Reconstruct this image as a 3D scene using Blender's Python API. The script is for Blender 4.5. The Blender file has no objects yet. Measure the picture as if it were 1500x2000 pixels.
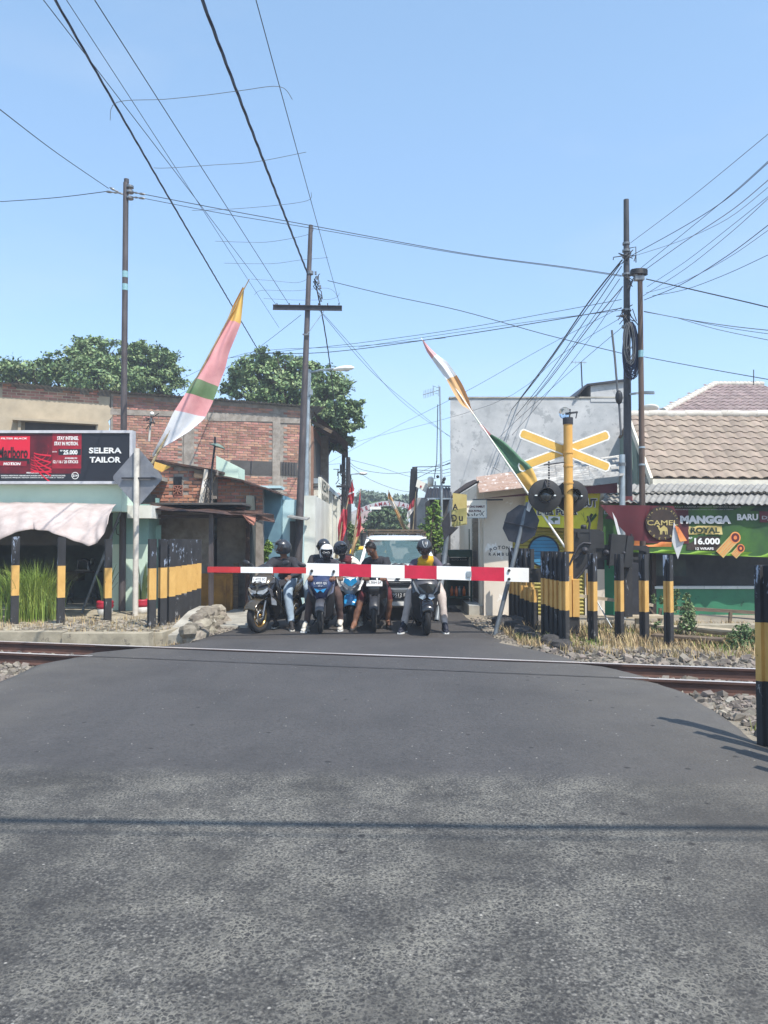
import bpy, math, random
from mathutils import Vector, Matrix, noise as mnoise
random.seed(7)
R = math.radians
C = bpy.context.scene.collection
sc = bpy.context.scene
# ---------------------------------------------------------------- camera, sky, sun, exposure
PITCH = math.atan(50/1500.)
CAMZ = 1.5
cd = bpy.data.cameras.new('camera'); cam = bpy.data.objects.new('camera', cd); C.objects.link(cam)
cd.sensor_fit = 'VERTICAL'; cd.sensor_height = 24; cd.lens = 18.0
cd.clip_start = 0.05; cd.clip_end = 2000
cam.location = (0, 0, CAMZ); cam.rotation_euler = (R(90)+PITCH, 0, 0)
sc.camera = cam
SUN_EL, SUN_AZ = 57.0, (0.62, -0.785)          # direction towards the sun in plan
w = bpy.data.worlds.new('World'); sc.world = w; w.use_nodes = True
nt = w.node_tree; bg = nt.nodes['Background']
sky = nt.nodes.new('ShaderNodeTexSky'); sky.sky_type = 'NISHITA'; sky.sun_disc = False
sky.sun_elevation = R(SUN_EL); sky.sun_rotation = math.atan2(SUN_AZ[0], SUN_AZ[1])
sky.air_density = 1.0; sky.dust_density = 0.5; sky.ozone_density = 2.2; sky.altitude = 20
# scattered light of a bright humid day added to the clear sky model, strongest low down
tcw = nt.nodes.new('ShaderNodeTexCoord'); sxw = nt.nodes.new('ShaderNodeSeparateXYZ'); nt.links.new(tcw.outputs['Generated'], sxw.inputs[0])
crw = nt.nodes.new('ShaderNodeValToRGB'); ew_ = crw.color_ramp.elements; ew_[0].position = 0.0; ew_[0].color = (.72,1.25,2.0,1); ew_[1].position = 0.9; ew_[1].color = (.80,1.4,2.1,1)
e_ = ew_.new(0.22); e_.color = (1.1,1.75,2.65,1); e_ = ew_.new(0.5); e_.color = (1.05,1.75,2.5,1)
nt.links.new(sxw.outputs[2], crw.inputs[0])
adw = nt.nodes.new('ShaderNodeMix'); adw.data_type = 'RGBA'; adw.blend_type = 'ADD'; adw.inputs[0].default_value = 1.0; adw.clamp_result = False
nt.links.new(sky.outputs[0], adw.inputs[6]); nt.links.new(crw.outputs[0], adw.inputs[7])
nzw = nt.nodes.new('ShaderNodeTexNoise'); nzw.inputs['Scale'].default_value = 2.6; nzw.inputs['Detail'].default_value = 6; mpw = nt.nodes.new('ShaderNodeMapping'); mpw.inputs['Scale'].default_value = (1,1,3.2)
nt.links.new(tcw.outputs['Generated'], mpw.inputs[0]); nt.links.new(mpw.outputs[0], nzw.inputs['Vector'])
mrw = nt.nodes.new('ShaderNodeMapRange'); mrw.inputs[1].default_value = .52; mrw.inputs[2].default_value = .8; mrw.inputs[4].default_value = .16; nt.links.new(nzw.outputs[0], mrw.inputs[0])
mxw = nt.nodes.new('ShaderNodeMix'); mxw.data_type = 'RGBA'; mxw.inputs[7].default_value = (5.5,5.8,6.2,1); nt.links.new(mrw.outputs[0], mxw.inputs[0]); nt.links.new(adw.outputs[2], mxw.inputs[6])
nt.links.new(mxw.outputs[2], bg.inputs[0]); bg.inputs[1].default_value = 0.11
sd = bpy.data.lights.new('sun', 'SUN'); sun = bpy.data.objects.new('sun', sd); C.objects.link(sun)
sd.energy = 4.0; sd.angle = R(0.5); sd.color = (1.0, 0.945, 0.87)
_l = math.hypot(*SUN_AZ); SV = Vector((SUN_AZ[0]/_l*math.cos(R(SUN_EL)), SUN_AZ[1]/_l*math.cos(R(SUN_EL)), math.sin(R(SUN_EL))))
sun.rotation_euler = SV.to_track_quat('Z', 'Y').to_euler(); sun.location = SV*60
vs = sc.view_settings; vs.view_transform = 'Standard'; vs.look = 'None'; vs.gamma = 1; vs.exposure = 0.62; vs.use_curve_mapping = False

# ---------------------------------------------------------------- helpers
def P(px, py, D):
    """world point at distance D (metres forward) seen at photograph pixel px,py"""
    u = (px-750)/1500.; v = (1000-py)/1500.
    c, s = math.cos(PITCH), math.sin(PITCH)
    dy = c - v*s; dz = s + v*c
    return Vector((u*D/dy, D, CAMZ + dz*D/dy))
def PG(px, py, z=0.0):
    """world point on height z seen at pixel"""
    u = (px-750)/1500.; v = (1000-py)/1500.
    c, s = math.cos(PITCH), math.sin(PITCH)
    dy = c - v*s; dz = s + v*c
    t = (z-CAMZ)/dz
    return Vector((u*t, dy*t, z))
def ZY(py, D): return P(750, py, D).z
def XX(px, D): return P(px, 1050, D).x
def wm(o):
    m = o.matrix_basis.copy(); p = o.parent
    while p is not None: m = p.matrix_basis @ m; p = p.parent
    return m
def lin(c):
    if isinstance(c, (int, float)): c = (c, c, c)
    return tuple(((x/255.)/12.92 if x <= 10.3 else (((x/255.)+.055)/1.055)**2.4) for x in c)
MATS = {}
def mat(name, c1, c2=None, scale=6.0, rough=0.7, metal=0.0, bump=0.0, bscale=None, detail=5, contrast=(0.35, 0.65),
        coat=0.0, island=0.0, stretch=None, spec=None, c3=None, c3t=0.62, c3s=None, trans=0.0, alpha=None, ior=1.45, emis=None, orand=True):
    """base colour mixed between sRGB colours c1 and c2 by noise, optional worn colour c3, optional per piece variation"""
    m = bpy.data.materials.new(name); m.use_nodes = True; MATS[name] = m
    n = m.node_tree; b = n.nodes['Principled BSDF']; L = n.links.new
    def N(t, **k):
        x = n.nodes.new(t)
        for a, v in k.items(): setattr(x, a, v)
        return x
    b.inputs['Roughness'].default_value = rough; b.inputs['Metallic'].default_value = metal
    b.inputs['Coat Weight'].default_value = coat; b.inputs['IOR'].default_value = ior
    if coat: b.inputs['Coat Roughness'].default_value = 0.06
    if spec is not None: b.inputs['Specular IOR Level'].default_value = spec
    if trans: b.inputs['Transmission Weight'].default_value = trans
    if alpha is not None: b.inputs['Alpha'].default_value = alpha
    if emis: b.inputs['Emission Color'].default_value = (*lin(emis[0]), 1); b.inputs['Emission Strength'].default_value = emis[1]
    a1 = (*lin(c1), 1)
    if c2 is None and not island and c3 is None and not bump:
        b.inputs['Base Color'].default_value = a1; return m
    tc = N('ShaderNodeTexCoord'); src = tc.outputs['Object']
    if orand:
        o2 = N('ShaderNodeObjectInfo'); ml = N('ShaderNodeMath', operation='MULTIPLY'); ml.inputs[1].default_value = 53.0; L(o2.outputs['Random'], ml.inputs[0])
        va = N('ShaderNodeVectorMath', operation='ADD'); L(src, va.inputs[0]); L(ml.outputs[0], va.inputs[1]); src = va.outputs[0]
    if stretch:
        mp = N('ShaderNodeMapping'); mp.inputs['Scale'].default_value = stretch; L(src, mp.inputs[0]); src = mp.outputs[0]
    nz = N('ShaderNodeTexNoise'); nz.inputs['Scale'].default_value = scale; nz.inputs['Detail'].default_value = detail; nz.inputs['Roughness'].default_value = 0.65
    L(src, nz.inputs['Vector'])
    mr = N('ShaderNodeMapRange'); mr.inputs[1].default_value = contrast[0]; mr.inputs[2].default_value = contrast[1]; L(nz.outputs[0], mr.inputs[0])
    mx = N('ShaderNodeMix', data_type='RGBA'); L(mr.outputs[0], mx.inputs[0])
    mx.inputs[6].default_value = a1; mx.inputs[7].default_value = (*lin(c2 if c2 is not None else c1), 1)
    col = mx.outputs[2]
    if c3 is not None:
        n3 = N('ShaderNodeTexNoise'); n3.inputs['Scale'].default_value = c3s or scale*2.3; n3.inputs['Detail'].default_value = 7; n3.inputs['Roughness'].default_value = 0.7; L(src, n3.inputs['Vector'])
        r3 = N('ShaderNodeMapRange'); r3.inputs[1].default_value = c3t; r3.inputs[2].default_value = c3t+0.03; L(n3.outputs[0], r3.inputs[0])
        m3 = N('ShaderNodeMix', data_type='RGBA'); L(r3.outputs[0], m3.inputs[0]); L(col, m3.inputs[6]); m3.inputs[7].default_value = (*lin(c3), 1); col = m3.outputs[2]
    if island:
        ge = N('ShaderNodeNewGeometry'); oi = N('ShaderNodeObjectInfo')
        ad = N('ShaderNodeMath', operation='ADD'); L(ge.outputs['Random Per Island'], ad.inputs[0]); L(oi.outputs['Random'], ad.inputs[1])
        fr = N('ShaderNodeMath', operation='FRACT'); L(ad.outputs[0], fr.inputs[0])
        hr = N('ShaderNodeMapRange'); hr.inputs[3].default_value = 1-island; hr.inputs[4].default_value = 1+island; L(fr.outputs[0], hr.inputs[0])
        hs = N('ShaderNodeHueSaturation'); L(hr.outputs[0], hs.inputs['Value']); L(col, hs.inputs['Color']); col = hs.outputs[0]
        h2 = N('ShaderNodeMapRange'); h2.inputs[3].default_value = 0.5-island*0.05; h2.inputs[4].default_value = 0.5+island*0.05
        f2 = N('ShaderNodeMath', operation='MULTIPLY'); f2.inputs[1].default_value = 7.31; L(ad.outputs[0], f2.inputs[0])
        f3 = N('ShaderNodeMath', operation='FRACT'); L(f2.outputs[0], f3.inputs[0]); L(f3.outputs[0], h2.inputs[0]); L(h2.outputs[0], hs.inputs['Hue'])
    L(col, b.inputs['Base Color'])
    if bump:
        nb = N('ShaderNodeTexNoise'); nb.inputs['Scale'].default_value = bscale or scale*4; nb.inputs['Detail'].default_value = 6; L(src, nb.inputs['Vector'])
        bp = N('ShaderNodeBump'); bp.inputs['Strength'].default_value = 0.6; bp.inputs['Distance'].default_value = bump
        L(nb.outputs[0], bp.inputs['Height']); L(bp.outputs[0], b.inputs['Normal'])
    return m

class MB:
    def __init__(s, m=None): s.v = []; s.f = []; s.mi = []; s.sm = []; s.m = m or Matrix()
    def add(s, vs, fs, mi=0, smooth=False, m=None):
        o = len(s.v); M_ = s.m @ m if m is not None else s.m
        s.v += [M_ @ Vector(p) for p in vs]
        for f in fs: s.f.append([o+i for i in f]); s.mi.append(mi); s.sm.append(smooth)
        return s
    def box(s, x0, x1, y0, y1, z0, z1, mi=0, m=None):
        return s.add([(x0,y0,z0),(x1,y0,z0),(x1,y1,z0),(x0,y1,z0),(x0,y0,z1),(x1,y0,z1),(x1,y1,z1),(x0,y1,z1)],
              [(0,3,2,1),(4,5,6,7),(0,1,5,4),(1,2,6,5),(2,3,7,6),(3,0,4,7)], mi, False, m)
    def quad(s, a, b, c, d, mi=0): return s.add([a,b,c,d], [(0,1,2,3)], mi)
    def slab(s, pts, t, mi=0):
        """planar quad pts thickened by vector t"""
        t = Vector(t); p = [Vector(q) for q in pts]; n = len(p)
        return s.add(p+[q+t for q in p], [tuple(range(n-1,-1,-1)), tuple(range(n,2*n))]+[(i,(i+1)%n,n+(i+1)%n,n+i) for i in range(n)], mi)
    def bar(s, a, b, w, h=None, mi=0, up=(0,0,1)):
        a, b = Vector(a), Vector(b); h = h or w; d = (b-a); ln = d.length; d.normalize(); u = Vector(up)
        x = d.cross(u)
        if x.length < 1e-4: x = d.cross(Vector((0,1,0)))
        x.normalize(); z = x.cross(d)
        m = Matrix(((x.x,d.x,z.x,a.x),(x.y,d.y,z.y,a.y),(x.z,d.z,z.z,a.z),(0,0,0,1)))
        return s.box(-w/2, w/2, 0, ln, -h/2, h/2, mi, m)
    def tube(s, pts, r, seg=8, mi=0, caps=True, smooth=True):
        pts = [Vector(p) for p in pts]; n = len(pts)
        rs = list(r) if isinstance(r, (list, tuple)) else [r]*n
        vs = []; fs = []; ref = None
        for i, p in enumerate(pts):
            d = (pts[min(i+1, n-1)]-pts[max(i-1, 0)]); d.normalize()
            if ref is None:
                ref = d.cross(Vector((0,0,1))) if abs(d.z) < .95 else d.cross(Vector((0,1,0)))
            x = ref - d*ref.dot(d); x.normalize(); ref = x; y = d.cross(x)
            for k in range(seg):
                a = 2*math.pi*k/seg; vs.append(p + (x*math.cos(a)+y*math.sin(a))*rs[i])
        for i in range(n-1):
            for k in range(seg):
                k2 = (k+1) % seg; fs.append((i*seg+k, i*seg+k2, (i+1)*seg+k2, (i+1)*seg+k))
        s.add(vs, fs, mi, smooth)
        if caps: s.add(vs[:seg], [tuple(range(seg-1,-1,-1))], mi); s.add(vs[-seg:], [tuple(range(seg))], mi)
        return s
    def lathe(s, prof, seg=20, mi=0, m=None, smooth=True):
        """prof: (r,z) list, about local z"""
        vs = []; fs = []
        for r, z in prof:
            for k in range(seg):
                a = 2*math.pi*k/seg; vs.append((r*math.cos(a), r*math.sin(a), z))
        for i in range(len(prof)-1):
            for k in range(seg):
                k2 = (k+1) % seg; fs.append((i*seg+k, i*seg+k2, (i+1)*seg+k2, (i+1)*seg+k))
        return s.add(vs, fs, mi, smooth, m)
    def prism(s, poly, d0, d1, mi=0, m=None):
        """poly in local xy, extruded z d0..d1 (d1>d0), poly counter clockwise"""
        n = len(poly)
        return s.add([(x,y,d0) for x,y in poly]+[(x,y,d1) for x,y in poly],
              [tuple(range(n-1,-1,-1)), tuple(range(n,2*n))]+[(i,(i+1)%n,n+(i+1)%n,n+i) for i in range(n)], mi, False, m)
    def loft(s, rings, mi=0, smooth=True, caps=True, m=None):
        n = len(rings[0]); vs = [p for r in rings for p in r]; fs = []
        for i in range(len(rings)-1):
            for k in range(n):
                k2 = (k+1) % n; fs.append((i*n+k, i*n+k2, (i+1)*n+k2, (i+1)*n+k))
        s.add(vs, fs, mi, smooth, m)
        if caps: s.add(rings[0], [tuple(range(n-1,-1,-1))], mi, False, m); s.add(rings[-1], [tuple(range(n))], mi, False, m)
        return s
    def grid(s, rows, mi=0, smooth=True):
        n = len(rows[0]); vs = [p for r in rows for p in r]
        return s.add(vs, [(i*n+k, i*n+k+1, (i+1)*n+k+1, (i+1)*n+k) for i in range(len(rows)-1) for k in range(n-1)], mi, smooth)
    def ball(s, c, r, seg=12, rings=8, mi=0, sc3=(1,1,1), a0=-90, a1=90):
        c = Vector(c); rr = []
        for i in range(rings+1):
            a = R(a0+(a1-a0)*i/rings); rr.append((max(1e-4, r*math.cos(a)), r*math.sin(a)))
        return s.lathe(rr, seg, mi, Matrix.Translation(c) @ Matrix.Diagonal((*sc3, 1)))
    def mesh(s, name, mats, inv=None):
        me = bpy.data.meshes.new(name)
        me.from_pydata([tuple(inv @ p) if inv is not None else tuple(p) for p in s.v], [], s.f)
        for mm in (mats if isinstance(mats, (list, tuple)) else [mats]): me.materials.append(MATS[mm] if isinstance(mm, str) else mm)
        me.polygons.foreach_set('material_index', s.mi); me.polygons.foreach_set('use_smooth', s.sm); me.update()
        return me
    def build(s, name, mats, parent=None, recalc=False, label=None, kind=None):
        """link as ONE mesh object; vertices were given in world space"""
        if not s.v: print('EMPTY', name); s.v = [Vector((0,0,-5))]*3; s.f = [[0,1,2]]; s.mi = [0]; s.sm = [False]
        inv = wm(parent).inverted() if parent is not None else None
        if parent is None:
            # origin at the base centre
            xs = [p.x for p in s.v]; ys = [p.y for p in s.v]; zs = [p.z for p in s.v]
            o0 = Vector(((min(xs)+max(xs))/2, (min(ys)+max(ys))/2, min(zs))); inv = Matrix.Translation(-o0)
        me = s.mesh(name, mats, inv)
        if recalc:
            import bmesh
            bm = bmesh.new(); bm.from_mesh(me); bmesh.ops.recalc_face_normals(bm, faces=bm.faces); bm.to_mesh(me); bm.free()
        o = bpy.data.objects.new(name, me); C.objects.link(o)
        if parent is not None: o.parent = parent
        else: o.location = o0
        if label: o['label'] = label
        if kind: o['kind'] = kind
        return o
def tag(o, label=None, cat=None, group=None, kind=None):
    if label: o['label'] = label
    if cat: o['category'] = cat
    if group: o['group'] = group
    if kind: o['kind'] = kind
    return o
def thing(name, label, cat, loc=(0,0,0), rotz=0.0, group=None, rot=None):
    o = bpy.data.objects.new(name, None); C.objects.link(o); o.location = loc
    o.rotation_euler = rot if rot else (0, 0, rotz); o.empty_display_size = 0.1
    o.matrix_basis  # evaluates lazily
    return tag(o, label, cat, group)
def dup(o, loc, label=None, rotz=None, group=None):
    c = o.copy(); C.objects.link(c); c.location = loc
    if rotz is not None: c.rotation_euler = (0, 0, rotz)
    if label: c['label'] = label
    if group: c['group'] = group
    for ch in list(o.children):
        k = ch.copy(); C.objects.link(k); k.parent = c
        for g in list(ch.children):
            q = g.copy(); C.objects.link(q); q.parent = k
    return c
def frame(o, u, v):
    u = Vector(u).normalized(); v = Vector(v).normalized(); n = u.cross(v).normalized(); v = n.cross(u); o = Vector(o)
    return Matrix(((u.x,v.x,n.x,o.x),(u.y,v.y,n.y,o.y),(u.z,v.z,n.z,o.z),(0,0,0,1)))
def text(s, m, size, material, parent, width=None, bold=0.0, align='CENTER', name='lettering', height=None, depth=0.0015, shear=0.0, space=1.0):
    """flat lettering lying in frame m (x right, y up, z out), centred on the origin of m; children of parent"""
    cu = bpy.data.curves.new('t', 'FONT'); cu.body = s; cu.size = size; cu.offset = bold*size; cu.align_x = align; cu.align_y = 'CENTER'
    cu.resolution_u = 3; cu.extrude = 0; cu.shear = shear; cu.space_character = space
    t = bpy.data.objects.new('t', cu); me = bpy.data.meshes.new_from_object(t); bpy.data.objects.remove(t); bpy.data.curves.remove(cu)
    xs = [v.co.x for v in me.vertices]; ys = [v.co.y for v in me.vertices]
    if not xs: return None
    w0 = max(xs)-min(xs); h0 = max(ys)-min(ys); cx = (max(xs)+min(xs))/2; cy = (max(ys)+min(ys))/2
    if align == 'LEFT': cx = min(xs)
    if align == 'RIGHT': cx = max(xs)
    sx = width/w0 if width else 1.0; sy = height/h0 if height else (sx if width and not height else 1.0)
    if height and not width: sx = sy
    M_ = wm(parent).inverted() @ m @ Matrix.Diagonal((sx, sy, 1, 1)) @ Matrix.Translation((-cx, -cy, depth))
    me.transform(M_); me.materials.clear(); me.materials.append(MATS[material])
    o = bpy.data.objects.new(name, me); C.objects.link(o); o.parent = parent
    return o
def flat(poly, m, d, mi=0, mb=None):
    """thin flat print/panel polygon in frame m at offset d"""
    mb = mb or MB(); mb.add([(x, y, d) for x, y in poly], [tuple(range(len(poly)))], mi, False, m); return mb
def rect(x0, x1, y0, y1): return [(x0,y0),(x1,y0),(x1,y1),(x0,y1)]
def rnd(a, b): return random.uniform(a, b)

# ---------------------------------------------------------------- materials
mat('concrete', (176,172,160), (140,136,125), 2.5, 0.85, bump=0.004, c3=(112,108,98), c3t=0.63)
mat('kerb_concrete', (176,166,144), (138,130,112), 3, 0.9, bump=0.01, bscale=14, c3=(120,112,98), c3t=0.6)
mat('old_wall', (200,200,198), (166,168,168), 1.3, 0.9, bump=0.004, c3=(158,160,160), c3t=0.56, c3s=3.4, detail=9, contrast=(0.3,0.62))
mat('plaster_beige', (186,172,148), (158,146,126), 1.2, 0.9, bump=0.004, c3=(110,100,88), c3t=0.66, c3s=3)
mat('mortar', (160,152,142), (125,117,108), 5, 0.95, bump=0.006)
mat('brick', (178,134,116), (152,112,96), 3.0, 0.9, bump=0.006, bscale=40, island=0.32, c3=(178,166,152), c3t=0.66, c3s=9)
mat('brick_orange', (186,130,106), (156,108,88), 3.0, 0.9, bump=0.006, bscale=40, island=0.3, c3=(186,172,158), c3t=0.64, c3s=7)
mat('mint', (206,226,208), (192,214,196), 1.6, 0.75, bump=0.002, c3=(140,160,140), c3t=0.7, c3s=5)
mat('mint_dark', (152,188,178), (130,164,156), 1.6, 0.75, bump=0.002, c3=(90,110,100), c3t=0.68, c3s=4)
mat('cyan_wall', (190,216,218), (172,202,206), 1.4, 0.8, bump=0.002, c3=(190,190,184), c3t=0.66, c3s=3)
mat('blue_wall', (116,154,168), (98,132,148), 2, 0.8, bump=0.002)
mat('white_wall', (226,226,216), (198,198,188), 1.1, 0.85, bump=0.002, c3=(150,148,138), c3t=0.70, c3s=4)
mat('cream_wall', (230,220,204), (214,202,184), 0.9, 0.85, bump=0.002, c3=(240,236,228), c3t=0.60, c3s=1.2)
mat('dark_interior', (88,86,84), (68,66,64), 2, 0.9)  # shade of rooms and openings put into the colour
mat('dim_wall', (92,98,92), (66,72,68), 1.5, 0.9, c3=(120,124,116), c3t=0.64)  # indoor wall, darkened in its colour for the shade inside
mat('wood_old', (120,104,86), (84,72,60), 5, 0.85, bump=0.003, stretch=(1,1,8), c3=(150,140,124), c3t=0.66)
mat('wood_dark', (66,52,44), (44,36,32), 5, 0.8, bump=0.003)
mat('wood_plank', (190,176,150), (150,138,118), 4, 0.85, bump=0.003)
mat('wood_yellow', (170,124,52), (130,92,38), 3, 0.7)
mat('rusty_tin', (96,70,58), (52,44,42), 5, 0.7, 0.3, bump=0.004, c3=(150,120,104), c3t=0.6)
mat('rusty_red_tin', (176,120,100), (146,98,84), 4, 0.75, bump=0.003, c3=(206,170,150), c3t=0.6)
mat('zinc', (170,170,166), (128,126,122), 4, 0.55, 0.3, bump=0.002, c3=(150,110,88), c3t=0.67)
mat('zinc_rust', (174,154,142), (148,120,104), 3, 0.65, 0.2, bump=0.002, c3=(196,190,184), c3t=0.56)
mat('asbestos', (152,150,144), (122,120,114), 3, 0.9, bump=0.004, c3=(92,88,82), c3t=0.64, c3s=5)
mat('roof_tile', (158,142,126), (134,120,106), 1.4, 0.85, bump=0.003, island=0.12, c3=(112,100,92), c3t=0.66)
mat('roof_tile_red', (156,138,132), (132,114,110), 1.4, 0.85, bump=0.003, island=0.16, c3=(170,150,142), c3t=0.62)
mat('ridge_white', (206,200,188), (176,170,158), 3, 0.85, bump=0.003, c3=(130,124,114), c3t=0.66)
mat('fascia_cream', (228,222,204), (204,198,182), 2, 0.7)
mat('gable_green', (122,140,128), (100,118,108), 1.5, 0.85)
mat('pole_brown', (98,92,92), (72,66,66), 6, 0.6, 0.3, bump=0.002, stretch=(1,1,.25), c3=(140,110,96), c3t=0.64)
mat('pole_dark', (82,80,82), (54,54,58), 6, 0.55, 0.3, bump=0.002, stretch=(1,1,.25), c3=(130,126,124), c3t=0.66)
mat('pole_wood', (102,86,76), (74,62,56), 5, 0.8, bump=0.003, stretch=(3,3,.3))
mat('pole_grey', (118,124,128), (92,98,102), 5, 0.5, 0.3, bump=0.001)
mat('galv', (176,186,190), (150,158,162), 6, 0.42, 0.55)
mat('pole_red', (176,92,84), (150,76,70), 6, 0.7)
mat('pole_white', (214,208,196), (184,178,168), 6, 0.7)
mat('label_teal', (146,184,188), (116,160,168), 30, 0.6)
mat('steel_hw', (150,150,148), (110,110,110), 12, 0.4, 0.8)
mat('cable', (34,36,40), rough=0.5)
mat('cable_grey', (96,98,100), rough=0.5)
mat('cable_blue', (30,40,66), rough=0.4)
mat('black_paint', (52,52,54), (38,38,40), 8, 0.75, bump=0.002, bscale=30, stretch=(1,1,.35), c3=(150,162,180), c3t=0.59, c3s=10)
mat('black_paint2', (54,54,55), (42,42,43), 8, 0.8, bump=0.002, bscale=30, stretch=(1,1,.4), c3=(130,130,130), c3t=0.62, c3s=9)
mat('yellow_paint', (214,172,100), (196,152,82), 6, 0.6, bump=0.002, bscale=30, stretch=(1,1,.5), c3=(96,70,50), c3t=0.66, c3s=12)
mat('yellow_pole', (216,168,88), (196,146,72), 4, 0.5, bump=0.001, stretch=(1,1,.4), c3=(150,100,60), c3t=0.72, c3s=8)
mat('yellow_sign', (224,182,92), (214,170,78), 8, 0.5)
mat('white_sign', (238,236,226), rough=0.5)
mat('machine_black', (50,49,48), (36,36,36), 5, 0.55, bump=0.002, c3=(92,84,76), c3t=0.67)
mat('boom_red', (196,30,62), (176,26,54), 4, 0.45, c3=(220,170,170), c3t=0.74, c3s=14)
mat('boom_red2', (190,48,50), (168,40,42), 4, 0.5)
mat('boom_white', (240,240,236), (226,226,222), 4, 0.45, c3=(180,170,160), c3t=0.74, c3s=14)
mat('sign_back', (140,142,146), (116,118,124), 3, 0.5, 0.4, bump=0.001)
mat('dark_steel', (66,66,70), (48,48,52), 5, 0.5, 0.4)
mat('lens_dark', (58,60,58), rough=0.15, coat=0.6)
mat('glass_dark', (22,26,28), rough=0.08, spec=0.6)
mat('clear_glass', (235,240,242), rough=0.05, trans=1.0, ior=1.2)
mat('cloth_pinkgrey', (192,180,174), (166,152,146), 3, 0.9, bump=0.006, bscale=8, c3=(150,130,124), c3t=0.68)
mat('flag_pink', (224,164,162), (208,142,144), 3, 0.8, bump=0.003)
mat('flag_green', (120,140,104), (92,120,78), 3, 0.8)
mat('flag_white', (226,226,226), (206,208,212), 4, 0.7, bump=0.003)
mat('flag_yellow', (222,184,100), (212,166,84), 3, 0.8, bump=0.003)
mat('flag_orange', (204,166,120), (188,148,104), 3, 0.8, bump=0.003)
mat('flag_dgreen', (88,126,98), (72,108,84), 3, 0.7, bump=0.003)
mat('flag_red', (200,74,86), (176,56,70), 3, 0.8, c3=(226,190,190), c3t=0.6)
mat('flag_red_plain', (176,58,66), (152,48,56), 3, 0.8)
mat('flag_cloth_white', (224,222,218), (200,200,200), 3, 0.8)
mat('bamboo', (176,160,124), (140,124,92), 10, 0.6)
mat('leaf', (92,114,70), (126,146,98), 0.9, 0.6, island=0.5)
mat('leaf_dark', (74,96,66), (94,116,78), 1.5, 0.6, island=0.35)
mat('leaf_bright', (96,130,52), (130,156,70), 2.0, 0.6, island=0.3)
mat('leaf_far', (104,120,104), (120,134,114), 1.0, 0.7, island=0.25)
mat('grass_clump', (110,136,48), (150,166,80), 2.0, 0.6, island=0.3)
mat('grass_dry', (180,160,120), (150,130,94), 3.0, 0.9, island=0.3)
mat('grass_low', (92,112,52), (120,128,66), 3.0, 0.9, island=0.3)
mat('snake_leaf', (90,104,66), (60,80,50), 14.0, 0.5)
mat('bark', (92,80,68), (66,56,48), 5, 0.9, bump=0.01)
mat('pot_red', (178,44,62), (160,36,54), 5, 0.5)
mat('pot_white', (220,218,212), (200,198,192), 5, 0.6)
mat('stone_grey', (152,144,128), (116,108,96), 7, 0.95, bump=0.008, bscale=25, island=0.28)
mat('stone_dark', (70,68,66), (50,48,47), 6, 0.95, bump=0.01, bscale=20, island=0.2, c3=(140,136,128), c3t=0.62)
mat('ballast', (138,130,118), (104,96,88), 6, 0.95, island=0.4)
mat('rust_rail', (98,70,60), (70,52,46), 8, 0.8, 0.2, bump=0.002, stretch=(.3,1,1))
mat('rail_top', (226,222,220), (196,190,186), 4, 0.35, 0.35, stretch=(.2,1,1))  # bare rail heads, colour kept pale to carry the sun's glint
mat('tyre', (34,34,35), rough=0.85, bump=0.002, c2=(44,43,42), scale=20)
mat('rim_black', (28,28,30), rough=0.35, metal=0.6)
mat('rim_gold', (170,138,84), rough=0.3, metal=0.8)
mat('chrome', (200,200,200), rough=0.15, metal=1.0)
mat('alu', (160,160,160), rough=0.35, metal=0.9)
mat('plastic_black', (42,42,45), rough=0.4, c2=(52,52,55), scale=12)
mat('gloss_black', (20,20,23), rough=0.22, coat=0.8)
mat('gloss_bronze', (84,76,62), rough=0.25, metal=0.4, coat=0.7)
mat('gloss_navy', (38,48,80), rough=0.28, coat=0.6, c2=(50,62,96), scale=8)
mat('gloss_cyan', (40,140,196), rough=0.25, coat=0.7)
mat('gloss_white', (226,226,224), rough=0.25, coat=0.6)
mat('gloss_grey', (70,70,74), rough=0.3, coat=0.6)
mat('grey_plastic', (110,112,114), rough=0.5)
mat('headlight', (190,198,206), rough=0.08, metal=0.5, coat=1.0)
mat('orange_lens', (220,110,40), rough=0.2, coat=0.6)
mat('plate_white', (232,232,228), rough=0.45)
mat('plate_black', (26,26,28), rough=0.45)
mat('print_white', (226,226,222), rough=0.6)
mat('print_grey', (158,160,160), rough=0.6)
mat('print_black', (26,26,28), rough=0.6)
mat('print_maroon', (92,28,36), rough=0.6, c2=(76,22,30), scale=2)
mat('print_red', (208,30,56), rough=0.5)
mat('print_darkred', (110,18,34), rough=0.5, c2=(70,14,26), scale=3)
mat('print_crimson', (168,30,50), rough=0.5, c2=(120,20,36), scale=3)
mat('board_black', (32,34,42), rough=0.45)
mat('board_frame', (200,200,202), (176,176,180), 5, 0.5)
mat('banner_yellow', (226,220,60), (212,204,48), 3, 0.6, bump=0.002)
mat('banner_green', (66,110,36), (34,66,34), 1.2, 0.6, bump=0.003, bscale=5)
mat('banner_dgreen', (28,52,34), (22,40,28), 2, 0.6)
mat('banner_lime', (128,170,50), (110,150,40), 2, 0.6)
mat('banner_tan', (190,174,116), (180,160,92), 4, 0.6)
mat('banner_orange', (206,104,56), (226,150,80), 4, 0.6)
mat('green_paint', (52,124,88), (44,104,76), 2, 0.7, bump=0.002, c3=(26,66,48), c3t=0.62, c3s=4)
mat('green_paint2', (44,130,92), (34,108,76), 2, 0.7, bump=0.002, c3=(140,170,150), c3t=0.68, c3s=5)
mat('shutter_yellow', (170,156,66), (146,134,56), 3, 0.6, bump=0.002)
mat('shutter_blue', (62,140,180), (54,122,160), 3, 0.6)
mat('shutter_brown', (120,106,92), (96,84,72), 3, 0.6)
mat('ceramic', (206,208,204), (186,190,188), 3, 0.3)
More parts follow.
